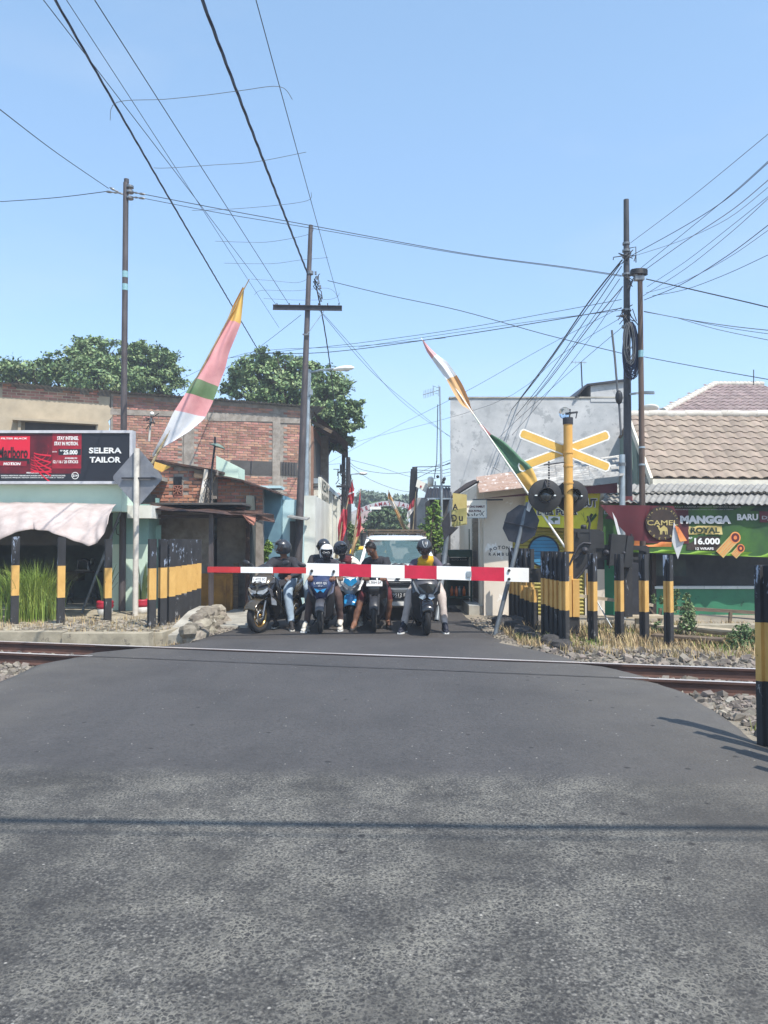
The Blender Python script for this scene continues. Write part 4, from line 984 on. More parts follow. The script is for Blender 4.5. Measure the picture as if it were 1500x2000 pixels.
flat(discpoly(sd_[0], sd_[1], sd_[2]), fd, .0).build('painted_ring', 'print_black', bs)
flat(discpoly(sd_[0], sd_[1], sd_[2]-.035), fd, .003).build('painted_disc', 'shutter_blue', bs)
for i in range(-5, 6):
    zz = sd_[1]+i*slh; hw = math.sqrt(max(0, (sd_[2]-.04)**2-(i*slh)**2))
    if hw > .05: flat(rect(sd_[0]-hw, sd_[0]+hw, zz-.004, zz+.004), fd, .005).build('slat_line', 'print_black', bs)
bk = frame(P(977,1075,D6-.001), (1,0,0), (0,0,1))
# arched wall lettering
for i, ch in enumerate('POTONG'):
    a = (i-2.7)/2.9; px = 981+a*24; py = 1071+6*a*a-2
    if i < 6: text(ch, frame(P(px, py, D6-.001), Vector((1,0,-.25*a)), Vector((.25*a,0,1))), .09, 'print_black', bs, bold=.03)
for i, ch in enumerate('RAMBUT'): text(ch, frame(P(957+i*8.4, 1082.5, D6-.001), (1,0,0), (0,0,1)), .085, 'print_black', bs, bold=.02)
# roof sheets: rusty left one, zinc ones
LF, RF, LB, RB = P(936,962,14.75), P(1213,931,14.75), P(930,933,15.9), P(1211,892,15.9)
def lerp(a, b, t): return a*(1-t)+b*t
for i in range(4):
    t0, t1_ = [0,.3,.55,.78][i], [.3,.55,.78,1][i]
    up = Vector((0,0,.006*i)) 
    corr('roof_sheet', 'zinc_rust' if i < 1 else 'zinc', lerp(LF,RF,t0)+up, lerp(LF,RF,t1_+.02)+up, lerp(LB,RB,t1_+.02)+up, lerp(LB,RB,t0)+up, bs, pitch=.15, amp=.035, along='v', seed=i, n=60)
m = MB(); m.slab([lerp(LF,RF,0)+Vector((.1,.25,-.1)), RF+Vector((0,.25,-.1)), RF+Vector((0,.25,-.3)), lerp(LF,RF,.45)+Vector((.1,.25,-.16))], (0,.03,0)); m.build('fascia', 'print_maroon', bs)
# ragged black canvas eave on the street corner
m = MB(); rows = []
for j in range(4):
    t = j/3.; rows.append([lerp(P(x,y,15.2), P(x+6,y2,16.6), t)+Vector((0,0,.02*math.sin(i*2+j*3))) for i, (x, y, y2) in enumerate(((880,972,962),(893,966,950),(905,955,944),(920,947,938),(935,940,936)))])
m.grid(rows, 0, False); m.grid([[p-Vector((0,0,.03)) for p in r] for r in rows][::-1], 0, False); m.build('canvas_eave', 'wood_dark', bs)
MB().bar(P(923,976,15.3), P(982,976,15.3), .03).build('sign_arm', 'dark_steel', bs)

# hanging white sign
D7 = 15.25
hs_ = thing('hanging_sign', 'small white hanging barber sign lettered in maroon with comb and scissors', 'sign', P(928,1010,D7))
xa, xb, za, zb = XX(905,D7), XX(950,D7), ZY(1011,D7), ZY(977,D7)
MB().box(xa, xb, D7, D7+.05, za, zb).build('sign_panel', 'white_sign', hs_)
m = MB(); m.box(xa-.012,xb+.012,D7-.004,D7+.052,zb,zb+.012).box(xa-.012,xb+.012,D7-.004,D7+.052,za-.012,za).box(xa-.012,xa,D7-.003,D7+.051,za,zb).box(xb,xb+.012,D7-.003,D7+.051,za,zb); m.build('sign_frame', 'galv', hs_)
kw = dict(parent=hs_, D=D7)
bt('POTONG RAMBUT', 927.5, 989.5, 'print_maroon', wpx=39, hpx=4.3, bold=.04, d=.004, **kw); bt('DUA PUTRA', 927.5, 998, 'print_maroon', wpx=25, hpx=4.2, bold=.04, d=.004, **kw)
f7 = frame((0, D7-.002, 0), (1,0,0), (0,0,1))
def strokes(lst, root, F, mt, D, w, d=.003, name='emblem'):
    m = MB()
    for (xa_, ya_), (xb_, yb_) in lst:
        a = Vector((XX(xa_,D), ZY(ya_,D))); b = Vector((XX(xb_,D), ZY(yb_,D))); n_ = (b-a).normalized(); n_ = Vector((-n_.y, n_.x))*w/2
        flat([tuple(a-n_), tuple(b-n_), tuple(b+n_), tuple(a+n_)], F, d, 0, m)
    return m.build(name, mt, root)
strokes([((907,999),(916,1008)),((909,997.5),(917,1007))], hs_, f7, 'print_black', D7, .012, name='comb')
strokes([((938,1007),(946,998)),((939,1000),(945,1008)),((935,1005),(938,1003))], hs_, f7, 'print_black', D7, .01, name='scissors')
strokes([((921,1005),(924,1007)),((927,1002),(927,1007)),((933,1005),(930,1007))], hs_, f7, 'print_black', D7, .018, name='razor')

# yellow barber banner
D8 = 15.32
yb = thing('barber_banner', 'yellow barber banner with black lettering hung over the roller shutter', 'banner', P(1110,1000,D8))
rows = []
for j in range(9):
    t = j/8.; r = []
    for i in range(25):
        s = i/24.; a = lerp(P(1028,958,D8), P(1172,958,D8), s); b = lerp(P(1022,1028,D8), P(1166,1034,D8), s)
        p = lerp(a, b, t); p.y += .02*math.sin(s*17+t*2)+.015*math.sin(t*9+s*5); r.append(p)
    rows.append(r)
MB().grid(rows).build('cloth', 'banner_yellow', yb)
Fb = frame((0, D8-.045, 0), (1,0,0), (0,0,1))
kw = dict(parent=yb, D=D8-.045)
bt('POTONG RAMBUT', 1104, 982, 'print_white', wpx=126, hpx=19, bold=.09, d=.0, **kw)
bt('POTONG RAMBUT', 1104, 982, 'print_black', wpx=122, hpx=16, bold=.03, d=.004, **kw)
bt('Dua Putra', 1088, 1000, 'print_white', wpx=80, hpx=15, bold=.08, d=.0, **kw)
bt('Dua Putra', 1088, 1000, 'print_black', wpx=77, hpx=12.5, bold=.03, d=.004, **kw)
flat([(XX(a,D8-.045),ZY(b,D8-.045)) for a, b in ((1071,1023),(1094,1024),(1094,1009),(1071,1008))], Fb, .002).build('portrait', 'flag_white', yb)
flat([(XX(a,D8-.045),ZY(b,D8-.045)) for a, b in ((1075,1014),(1082,1010),(1090,1012),(1091,1016),(1084,1017),(1083,1023),(1080,1018))], Fb, .005).build('portrait', 'leaf_dark', yb)
# comb, razor and scissors drawing
strokes([((1147,1018),(1156,1003)),((1150,1019),(1158,1004)),((1146,1021),(1154,1006))], yb, Fb, 'print_black', D8-.045, .022)
strokes([((1152,1018),(1164,1003)),((1154,1020),(1166,1006)),((1153,1019),(1165,1005))], yb, Fb, 'banner_green', D8-.045, .02)
strokes([((1136,1003),(1140,1009)),((1140,1001),(1141,1010)),((1140,1009),(1143,1018))], yb, Fb, 'banner_dgreen', D8-.045, .006)
# torn corner hanging down
m = MB(); m.slab([P(1022,1026,15.2), P(1040,1031,15.2), P(1037,1052,15.15), P(1030,1040,15.1)], (0,.008,0)); m.build('torn_flap', 'flag_cloth_white', yb)
m = MB(); m.slab([P(1018,1010,15.2), P(1030,1012,15.22), P(1026,1030,15.15), P(1017,1025,15.16)], (0,.008,0)); m.build('torn_flap', 'banner_yellow', yb)

# ---------------------------------------------------------------- green kiosk
gk = thing('green_kiosk', 'green painted food kiosk with grey corrugated roof and dark open counter', 'kiosk', (7, 16.5, 0))
D9 = 15.6
xk0, xk1, xk2 = XX(1276,D9), XX(1500,D9)+2.5, XX(1150,D9)
zc = ZY(1150,D9)
MB().box(xk0, xk1, D9, D9+.12, -.1, zc).build('front_wall', 'green_paint', gk)
for i in range(16):
    a = xk0+i*.335
    if a > xk1-.3: break
    MB().box(a+.003, a+.33, D9-.05, D9+.13, zc+.001, zc+.055).build('tile', 'ceramic', gk)
MB().box(XX(1148,D9), XX(1203,D9), D9-.02, D9+.1, -.1, 2.0).build('side_panel', 'green_paint2', gk)
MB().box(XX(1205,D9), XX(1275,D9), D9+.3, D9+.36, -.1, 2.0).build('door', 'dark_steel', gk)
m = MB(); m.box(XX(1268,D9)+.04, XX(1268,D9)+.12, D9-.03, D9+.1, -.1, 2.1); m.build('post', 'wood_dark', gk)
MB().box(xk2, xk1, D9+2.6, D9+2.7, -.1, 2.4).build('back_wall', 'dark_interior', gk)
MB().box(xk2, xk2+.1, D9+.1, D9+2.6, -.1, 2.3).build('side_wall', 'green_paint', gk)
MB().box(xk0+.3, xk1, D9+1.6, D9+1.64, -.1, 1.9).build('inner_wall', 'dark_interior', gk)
m = MB(); m.box(XX(1280,D9), XX(1358,D9), D9+.5, D9+.52, ZY(1127,D9), ZY(1096,D9)); m.build('poster', 'dim_wall', gk)
# corrugated roof sheets in two tiers
def kroof(y0l, y0r, y1l, y1r, Da, Db_, xa_, xb_, n, mt, lift=0):
    for i in range(n):
        t0, t1_ = i/n, (i+1)/n+.012
        a, b = P(xa_+(xb_-xa_)*t0, y0l+(y0r-y0l)*t0, Da), P(xa_+(xb_-xa_)*t1_, y0l+(y0r-y0l)*t1_, Da)
        d, c_ = P(xa_+12+(xb_-xa_)*t0, y1l+(y1r-y1l)*t0, Db_), P(xa_+12+(xb_-xa_)*t1_, y1l+(y1r-y1l)*t1_, Db_)
        up = Vector((0,0,lift+.012*(i%2)))
        corr('roof_sheet', mt, a+up, b+up, c_+up, d+up, gk, pitch=.125, amp=.016, seed=i, n=None)
kroof(980,990,964,965,14.9,15.9,1172,1660,6,'asbestos')
kroof(966,966,950,952,15.7,16.8,1176,1660,5,'asbestos', .05)
MB().box(XX(1178,D9), xk1, D9-.4, D9-.34, ZY(988,D9)-.02, ZY(988,D9)+.06).build('beam', 'wood_old', gk)

D10 = 15.12
kb = thing('kiosk_banner', 'long green and maroon printed banner with cigar rolls under the kiosk roof', 'banner', P(1350,1030,D10))
x10 = lambda p: XX(p,D10); z10 = lambda p: ZY(p,D10)
def wavy(xa_, xb_, ya_, yb_, mt, dz=0, ya2=None, yb2=None, name='cloth', D=D10, root=kb, amp=.018):
    ya2 = ya if ya2 is None else ya2
    rows = []
    n = max(4, int((xb_-xa_)/8))
    for j in range(7):
        t = j/6.; r = []
        for i in range(n+1):
            s = i/n; px = xa_+(xb_-xa_)*s; yt = ya_+((ya2)-ya_)*s; yb3 = yb_+((yb2 if yb2 is not None else yb_)-yb_)*s
            p = P(px, yt+(yb3-yt)*t, D); p.y += amp*math.sin(px*.09+t*3)-dz; r.append(p)
        rows.append(r)
    return MB().grid(rows).build(name, mt, root)
ya = 986
wavy(1178, 1640, 984, 1077, 'banner_green', 0, 990, 1094)
wavy(1243, 1500, 984, 990, 'banner_dgreen', .004, 988, 999, 'print')
wavy(1178, 1206, 992, 1013, 'print_maroon', .004, 993, 1014, 'print'); wavy(1483, 1530, 992, 1020, 'print_maroon', .004, 993, 1022, 'print')
wavy(1206, 1345, 992, 1060, 'print_maroon', .005, 993, 1062, 'print')
wavy(1238, 1312, 1055, 1068, 'banner_orange', .007, 1057, 1068, 'print'); wavy(1238, 1640, 1072, 1078, 'banner_lime', .005, 1083, 1094, 'print')
DB = D10-.03
kw = dict(parent=kb, D=DB)
bt('DJARUM', 1205, 1002, 'print_grey', wpx=50, hpx=9, d=.0, **kw)
bt('M', 1237, 1021, 'print_grey', wpx=7, hpx=6, d=.003, **kw)
wavy(1232, 1256, 1027, 1044, 'banner_tan', .012, 1027, 1044, 'print')
bt('00,-', 1243, 1035, 'print_black', wpx=16, hpx=7, bold=.02, d=.003, **kw)
bt('MANGGA', 1378, 1015, 'flag_cloth_white', wpx=100, hpx=16, bold=.07, d=.003, **kw)
bt('BARU', 1460, 1010, 'flag_cloth_white', wpx=41, hpx=12.5, bold=.04, d=.003, **kw)
wavy(1344, 1410, 1027, 1044, 'banner_tan', .014, 1027, 1044, 'print')
bt('ROYAL', 1377, 1035.5, 'banner_dgreen', wpx=57, hpx=11, bold=.04, d=.006, **kw)
wavy(1340, 1410, 1047, 1074, 'print_maroon', .010, 1048, 1075, 'print').data.materials[0] = MATS['wood_dark']
bt('16.000', 1381, 1057, 'print_white', wpx=50, hpx=13, bold=.04, d=.003, **kw); bt('RP', 1348.5, 1051, 'print_white', wpx=7, hpx=4, d=.003, **kw); bt('12 WRAPS', 1376, 1071.5, 'print_white', wpx=35, hpx=5, bold=.03, d=.003, **kw)
bt('PERINGATAN: KARENA MEROKOK SEBABKAN KANKER', 1372, 990, 'print_grey', wpx=150, hpx=2.6, d=.003, **kw); bt('DILARANG MENJUAL KEPADA ORANG DI BAWAH USIA 21 TAHUN', 1372, 995.5, 'print_grey', wpx=120, hpx=2.4, d=.003, **kw)
bt('DJ', 1495, 1012, 'print_grey', wpx=14, hpx=9, d=.003, **kw)
# the rolled wraps printed on the banner
Fk = frame((0, DB, 0), (1,0,0), (0,0,1))
def roll(p0, p1, w0, k):
    a = Vector((XX(p0[0],DB), ZY(p0[1],DB))); b = Vector((XX(p1[0],DB), ZY(p1[1],DB))); n_ = (b-a).normalized(); n_ = Vector((-n_.y, n_.x))
    flat([tuple(a-n_*w0), tuple(b-n_*w0), tuple(b+n_*w0), tuple(a+n_*w0)], Fk, .002+.004*k).build('print', 'banner_tan', kb)
    for q in (-.6,-.2,.25,.65):
        flat([tuple(a+n_*w0*(q-.1)), tuple(b+n_*w0*(q-.1)), tuple(b+n_*w0*(q+.1)), tuple(a+n_*w0*(q+.1))], Fk, .003+.004*k).build('print', 'banner_orange', kb)
    flat([tuple(b+Vector((w0*1.05*math.cos(t), w0*1.15*math.sin(t)))) for t in [i*math.pi/9 for i in range(18)]], Fk, .0045+.004*k).build('print', 'banner_orange', kb)
    flat([tuple(b+Vector((w0*.8*math.cos(t), w0*.9*math.sin(t)))) for t in [i*math.pi/9 for i in range(18)]], Fk, .0055+.004*k).build('print', 'print_maroon', kb)
    flat([tuple(b+Vector((w0*.35*math.cos(t), w0*.4*math.sin(t)))) for t in [i*math.pi/9 for i in range(18)]], Fk, .0065+.004*k).build('print', 'banner_orange', kb)
roll((1405,1083), (1436,1050), .10, 0); roll((1432,1086), (1446,1071), .075, 1)

# hanging maroon flag in front of the banner, round emblem with lettering
D11 = 13.9
cf = thing('camel_flag', 'maroon flag with gold camel emblem hanging in front of the kiosk banner', 'flag', P(1290,1020,D11))
rows = []
tl, tr, br, bl_ = (1172,986), (1316,988), (1342,1060), (1236,1056)
for j in range(11):
    t = j/10.; r = []
    for i in range(21):
        s = i/20.
        a = (tl[0]+(tr[0]-tl[0])*s, tl[1]+(tr[1]-tl[1])*s); b = (bl_[0]+(br[0]-bl_[0])*s, bl_[1]+(br[1]-bl_[1])*s)
        p = P(a[0]+(b[0]-a[0])*t, a[1]+(b[1]-a[1])*t, D11); p.y += .03*math.sin(s*9+t*3); r.append(p)
    rows.append(r)
MB().grid(rows).build('cloth', 'print_maroon', cf)
Dc = D11-.06; Fc = frame((0, Dc, 0), (1,0,0), (0,0,1))
flat(discpoly(XX(1294,Dc), ZY(1021,Dc), 33*Dc/1500.), Fc, 0).build('emblem_disc', 'wood_dark', cf)
kw = dict(parent=cf, D=Dc)
bt('CAMEL', 1294, 1021, 'banner_tan', wpx=60, hpx=10, bold=.01, d=.003, **kw)
for tx, rad, c0, c1, flip in (('CITA RASA ASLI', 30, 168, 20, 1), ('KRETEK', 29, 212, 328, -1)):
    for i, ch in enumerate(tx):
        if ch == ' ': continue
        a = R(c0+(c1-c0)*i/(len(tx)-1)); px, py = 1294+rad*math.cos(a), 1023-rad*math.sin(a)*1.0
        up = Vector((math.cos(a), 0, math.sin(a)))*flip; rt = Vector((math.sin(a), 0, -math.cos(a)))*flip
        text(ch, frame(P(px, py, Dc), rt, up), .05 if flip > 0 else .065, 'banner_tan', cf, depth=.003)
camel = [(1283,1027),(1285,1025.5),(1288,1027.5),(1288.5,1031),(1291,1031),(1293,1029),(1297,1026),(1300,1029),(1303,1031),(1304,1035),(1303.5,1044),(1302.3,1044),(1301.8,1037.5),(1300,1037.5),(1301,1044),(1299.5,1044),(1298,1037),(1294,1037),(1293,1044),(1291.6,1044),(1291.5,1038),(1290.3,1044),(1288.8,1044),(1289,1037),(1286,1033),(1285.6,1029),(1283,1028.5)]
flat([(XX(a,Dc), ZY(b,Dc)) for a, b in camel][::-1], Fc, .006).build('emblem', 'banner_tan', cf)
m = MB(); m.slab([P(1316,1020,D11-.08),P(1338,1052,D11-.1),P(1324,1092,D11-.05),P(1312,1056,D11-.06)], (0,.006,0)); m.build('white_fold', 'flag_cloth_white', cf)
m = MB(); m.slab([P(1318,1026,D11-.1),P(1326,1030,D11-.1),P(1342,1056,D11-.12),P(1328,1058,D11-.12)], (0,.006,0)); m.build('orange_fold', 'banner_orange', cf)
m = MB(); m.slab([P(1196,1000,D11-.08),P(1204,1014,D11-.08),P(1213,1046,D11-.08),P(1208,1050,D11-.08)], (0,.006,0)); m.build('white_fold', 'flag_cloth_white', cf)

# ---------------------------------------------------------------- tiled house behind the kiosk
th = thing('tiled_house', 'house with wide brownish concrete tile roof and cream fascia behind the kiosk', 'house', (9, 20, 0))
E0, E1 = Vector((XX(1276,18.5), 18.5, ZY(934,18.5))), Vector((XX(1276,18.5)+6.2, 18.5, ZY(938,18.5)))
zr = ZY(812,21.2); xr0 = XX(1233,21.2)
R0, R1 = Vector((xr0, 21.2, zr)), Vector((xr0+6.5, 21.2, zr))
up = (R0-E0); rows_n = 10; cols = 21
EN = (E1-E0)/cols
nrm = EN.cross(up).normalized()
def tile_mesh(wd, ln, amp, mt, name, nseg=6):
    rows = []
    for j in (0, 1):
        rows.append([(-wd/2+wd*i/nseg, ln*j*1.08, amp*math.sin(math.pi*(i/nseg)*2-.6)+(.028*(1-j))) for i in range(nseg+1)])
    m = MB(); m.grid(rows, 0, True)
    f = [(x, y, z-.02) for x, y, z in rows[0]]; m.grid([f, rows[0]], 0, False)
    return m.mesh(name, mt)
def tiled(root, E0, EN, up, rows_n, cols, mt, inside=None, amp=.022):
    nrm = EN.cross(up).normalized(); sh = tile_mesh(1, 1, 1, mt, 'tile'); inv = wm(root).inverted()
    w_, l_ = EN.length*1.04, up.length/rows_n; tm = tile_mesh(w_, l_, amp, mt, 'roof_tile')
    en = EN.normalized(); un = up.normalized(); n2 = en.cross(un).normalized()
    for j in range(rows_n):
        for i in range(cols):
            if inside and not inside(i, j): continue
            p = E0+EN*(i+.5)+up*(j/rows_n)
            b = Matrix(((en.x,un.x,n2.x,p.x),(en.y,un.y,n2.y,p.y),(en.z,un.z,n2.z,p.z),(0,0,0,1)))
            t = bpy.data.objects.new('roof_tile', tm); C.objects.link(t); t.parent = root
            t.matrix_basis = inv @ b @ Matrix.Translation((rnd(-.004,.004), 0, .03+rnd(-.003,.003))) @ Matrix.Rotation(rnd(-.01,.01), 4, 'Z')
tiled(th, E0, EN, up, rows_n, cols, 'roof_tile')
m = MB(); m.slab([E0, E1, R1, R0], (-nrm*.05)); m.build('roof_deck', 'wood_old', th)
Bk0, Bk1 = Vector((E0.x, 24.5, E0.z)), Vector((E1.x, 24.5, E0.z)); m = MB(); m.slab([R0, R1, Bk1, Bk0], (0,0,-.05)); m.build('roof_deck', 'roof_tile', th)
for i in range(13): 
    a = R0+(R1-R0)*(i/13.); b = R0+(R1-R0)*((i+1)/13.+.004); m = MB()
    m.tube([a+Vector((0,0,.03+.012*(i%2))), b+Vector((0,0,.03+.012*(i%2)))], .115, 8); m.build('ridge_tile', 'ridge_white', th)
m = MB(); m.slab([E0+Vector((-.02,-.06,-.2)), E1+Vector((-.6,-.06,-.2)), E1+Vector((-.6,-.06,-.02)), E0+Vector((-.02,-.06,-.02))], (0,.08,0)); m.build('fascia', 'fascia_cream', th)
m = MB(); m.bar(E0+Vector((-.05,-.05,-.08)), R0+Vector((-.05,0,-.08)), .06, .2); m.build('barge_board', 'fascia_cream', th)
m = MB(); m.slab([(E0.x-.1,19.2,-.1),(E0.x-.1,24.2,-.1),(E0.x-.1,24.2,E0.z),(xr0+.1,21.2,zr-.1),(E0.x-.1,19.2,E0.z-.05)], (.14,0,0)); m.build('gable_wall', 'gable_green', th)
m = MB(); m.box(E0.x+.05, E0.x+6, 19.3, 19.5, -.1, E0.z+.1); m.build('front_wall', 'white_wall', th)
m = MB(); m.slab([(XX(1218,19.6),19.6,ZY(1000,19.6)),(E0.x-.105,19.6,ZY(1000,19.6)),(E0.x-.105,19.6,ZY(930,19.6)),(XX(1234,19.6),19.6,ZY(815,19.6)),(XX(1222,19.6),19.6,ZY(860,19.6))], (0,.15,0)); m.build('gable_wall', 'gable_green', th)
m = MB(); m.box(XX(1260,18.2),XX(1312,18.2),18.2,18.5,ZY(965,18.2),ZY(952,18.2)); m.build('sill', 'concrete', th)

# rear hip roof
hr_ = thing('tiled_house', 'house farther back with reddish hip roof and white edged ridge tiles', 'house', (14, 30, 0))
Ea, Rg = Vector((XX(1298,26), 26, ZY(807,26))), Vector((XX(1400,30), 30, ZY(753,30)))
up2 = Vector((0, Rg.y-Ea.y, Rg.z-Ea.z)); nrow = 9; ncol = 23; EN2 = Vector((.235,0,0))
slope = (Rg.x-Ea.x)
tiled(hr_, Ea, EN2, up2, nrow, ncol, 'roof_tile_red', lambda i, j: (i+.9)*.235 > slope*(j+.3)/nrow, amp=.022)
m = MB(); m.slab([Ea, Ea+EN2*ncol, Ea+EN2*ncol+up2, Rg], (0,0,-.06)); m.build('roof_deck', 'roof_tile_red', hr_)
m = MB(); m.slab([Ea, Ea+Vector((0,8,0)), Rg+Vector((0,0.1,0))], (0,0,-.06)); m.build('roof_deck', 'roof_tile_red', hr_)
for i in range(16):
    a = lerp(Ea, Rg, i/16.); b = lerp(Ea, Rg, (i+1.1)/16.); MB().tube([a+Vector((0,0,.05+.02)), b+Vector((0,0,.05))], .12, 8).build('ridge_tile', 'ridge_white', hr_)
Re = Ea+EN2*ncol+up2
for i in range(12):
    a = lerp(Rg, Re, i/12.); b = lerp(Rg, Re, (i+1.05)/12.); MB().tube([a+Vector((0,0,.07)), b+Vector((0,0,.05))], .11, 8).build('ridge_tile', 'ridge_white', hr_)
MB().tube([P(1472,752,29.9), P(1472,722,29.9)], .02, 6).build('lightning_rod', 'dark_steel', hr_)
MB().box(Ea.x+.5, Ea.x+7, 26.6, 33, 0, Ea.z-.02).build('wall', 'white_wall', hr_)
# satellite dish behind
dsh = thing('satellite_dish', 'small white satellite dish on the roof beside the slim brown pole', 'satellite dish', P(1263,806,22.5))
MB().lathe([(.001,0),(.12,.01),(.24,.045),(.30,.08),(.29,.09),(.22,.055),(.001,.012)], 20, 0, Matrix.Translation(P(1267,804,22.5)) @ Matrix.Rotation(R(-20),4,'X')).build('dish', 'white_sign', dsh)
MB().tube([P(1267,804,22.5), P(1265,820,22.5)], .02, 6).build('mast', 'galv', dsh)

# ---------------------------------------------------------------- wooden fence rail, bench, planks in front of the kiosk
fn = thing('wooden_rail', 'weathered low wooden rail fence in front of the green kiosk wall', 'fence', (6, 13.6, 0))
def pole_(a, b, w=.05, h=None, name='rail', mt='wood_plank', root=fn): return MB().bar(a, b, w, h or w).build(name, mt, root)
pole_(P(1128,1163,13.4), P(1275,1182,13.6), .04, .055); pole_(P(1300,1186,13.6), P(1600,1204,13.9), .05, .06, mt='wood_old')
for px, a_, b_ in ((1290,1188,1240),(1427,1195,1236),(1500,1198,1250)): pole_(P(px,a_,13.7), P(px-3,b_,13.7), .05, .05, 'post', 'wood_old')
pole_(P(1268,1188,13.5), P(1292,1215,13.5), .03, .03, 'brace', 'wood_old'); pole_(P(1366,1200,13.8), P(1500,1212,13.9), .02, .02, 'wire', 'cable_grey')
bn = thing('wooden_bench', 'rough wooden bench half hidden behind the striped posts right of the barrier machine', 'bench', P(1240,1240,12.8))
MB().box(XX(1222,12.8), XX(1292,12.8), 12.7, 13.0, ZY(1203,12.8)-.03, ZY(1203,12.8)+.01).build('seat', 'wood_plank', bn)
for px in (1238, 1285): MB().box(XX(px,12.8), XX(px,12.8)+.06, 12.75, 12.81, -.05, ZY(1203,12.8)-.031).build('leg', 'wood_plank', bn)
pl = thing('plank_pile', 'stack of pale weathered boards on the ground before the green wall', 'planks', P(1370,1235,12.6))
for i, (a_, b_, dz, mt_) in enumerate((((1268,1214),(1420,1238),0,'wood_plank'),((1290,1222),(1440,1240),.03,'wood_plank'),((1275,1232),(1412,1245),-.03,'wood_old'),((1330,1226),(1460,1243),.06,'wood_plank'))):
    p, q = PG(a_[0], a_[1]+12, .02), PG(b_[0], b_[1]+8, .02); p.y = min(p.y, 13.3); p.z = q.z = .08+dz; MB().bar(p, q, .24, .03).build('plank', mt_, pl)
kb2 = thing('kerb_block', 'long sand coloured concrete kerb block behind the dry grass', 'kerb', P(1400,1250,12.4))
MB().box(XX(1330,12.4), XX(1520,12.4), 12.35, 12.6, -.08, .1).build('block', 'kerb_concrete', kb2)
wr = thing('leaning_stick', 'thin pale metal stick leaning against the turquoise kiosk panel', 'stick', P(1180,1220,13))
MB().tube([P(1165,1172,13.2), P(1195,1226,12.9)], .011, 6).build('rod', 'galv', wr)
# ================================================================ poles, wires
def pole(name, label, top, base, r0, r1, mt, cat='utility pole', seg=14, group=None, bands=()):
    """tapered pole from base to top; bands: (t0,t1,material)"""
    o = thing(name, label, cat, base, group=group)
    base, top = Vector(base), Vector(top)
    MB().tube([base-Vector((0,0,.3)), base, lerp(base,top,.5), top], [r0, r0, (r0+r1)/2, r1], seg).build('shaft', mt, o)
    for t0, t1_, m_, ex in bands:
        MB().tube([lerp(base,top,t0), lerp(base,top,t1_)], [r0+(r1-r0)*t0+ex, r0+(r1-r0)*t1_+ex], seg).build('band', m_, o)
    return o
DA = 14.85
pA = pole('utility_pole', 'tall brown pole with teal tag band standing in front of the mint pillar', P(246,357,DA), (XX(240,DA), DA, TZ), .066, .052, 'pole_brown', bands=((.775,.79,'label_teal',.003),(.745,.76,'label_teal',.003)))
MB().tube([P(247,357,DA),P(247,350,DA)], .05, 10).build('cap', 'pole_dark', pA)
# clamp hardware at the pole head
m = MB(); z0 = ZY(375,DA); xA = XX(246,DA)
for dz in (.0,.1,-.12): m.tube([(xA,DA,z0+dz-.02),(xA,DA,z0+dz+.02)], .075, 12)
m.build('clamp', 'steel_hw', pA, kind='stuff')
def strain(root, a, b, r=.02):
    a, b = Vector(a), Vector(b); m = MB(); n = 7
    pts = [lerp(a, b, i/n) for i in range(n+1)]
    m.tube(pts, [r*.4, r, r*.5, r*1.1, r*.5, r*1.2, r*1.2, r*.4], 8); m.build('insulator', 'steel_hw', root)
strain(pA, P(252,374,DA), P(284,380,DA)); strain(pA, P(252,384,DA), P(284,388,DA)); strain(pA, P(240,378,DA), P(206,374,DA)); strain(pA, P(240,380,DA), P(214,366,DA))

DB2 = 18.0
pB = pole('utility_pole', 'leaning reddish brown pole with steel crossarm left of the street', P(607,440,DB2), (XX(581,DB2)-.02, DB2, -.06), .105, .05, 'pole_brown')
m = MB(); a, b = P(533,600,DB2-.12), P(668,602,DB2-.12)
m.bar(a+Vector((0,0,.05)), b+Vector((0,0,.05)), .05, .018).bar(a-Vector((0,0,.05)), b-Vector((0,0,.05)), .05, .018).bar(a+Vector((0,.02,0)), b+Vector((0,.02,0)), .012, .1)
m.build('crossarm', 'pole_dark', pB)
for i, px in enumerate((541,565,585,622,640,662)):
    MB().tube([P(px,600,DB2-.12)+Vector((0,0,.05)), P(px,592,DB2-.12)], .012, 6).build('pin', 'pole_dark', pB)
MB().bar(P(600,653,DB2-.1), P(634,606,DB2-.1), .025, .01).build('brace', 'galv', pB)
MB().bar(P(591,653,DB2-.1), P(604,654,DB2-.1), .03).build('clamp', 'steel_hw', pB)
MB().tube([P(606,536,DB2),P(606,530,DB2)], .075, 12).build('clamp', 'steel_hw', pB)
m = MB(); 
for i in range(9): a = P(612+rnd(0,14), 535+i*5, DB2-.1); m.tube([a, a+Vector((rnd(-.05,.12),rnd(-.05,.05),rnd(-.15,.03))), a+Vector((rnd(-.05,.16),0,rnd(-.3,-.05)))], .011, 5)
m.build('cable_knot', 'cable', pB, kind='stuff')
m = MB(); 
for i in range(4): m.box(XX(614+i*3,DB2), XX(616+i*3,DB2)+.02, DB2-.15, DB2-.1, ZY(540+i*9,DB2), ZY(534+i*9,DB2))
m.build('connector', 'steel_hw', pB, kind='stuff')

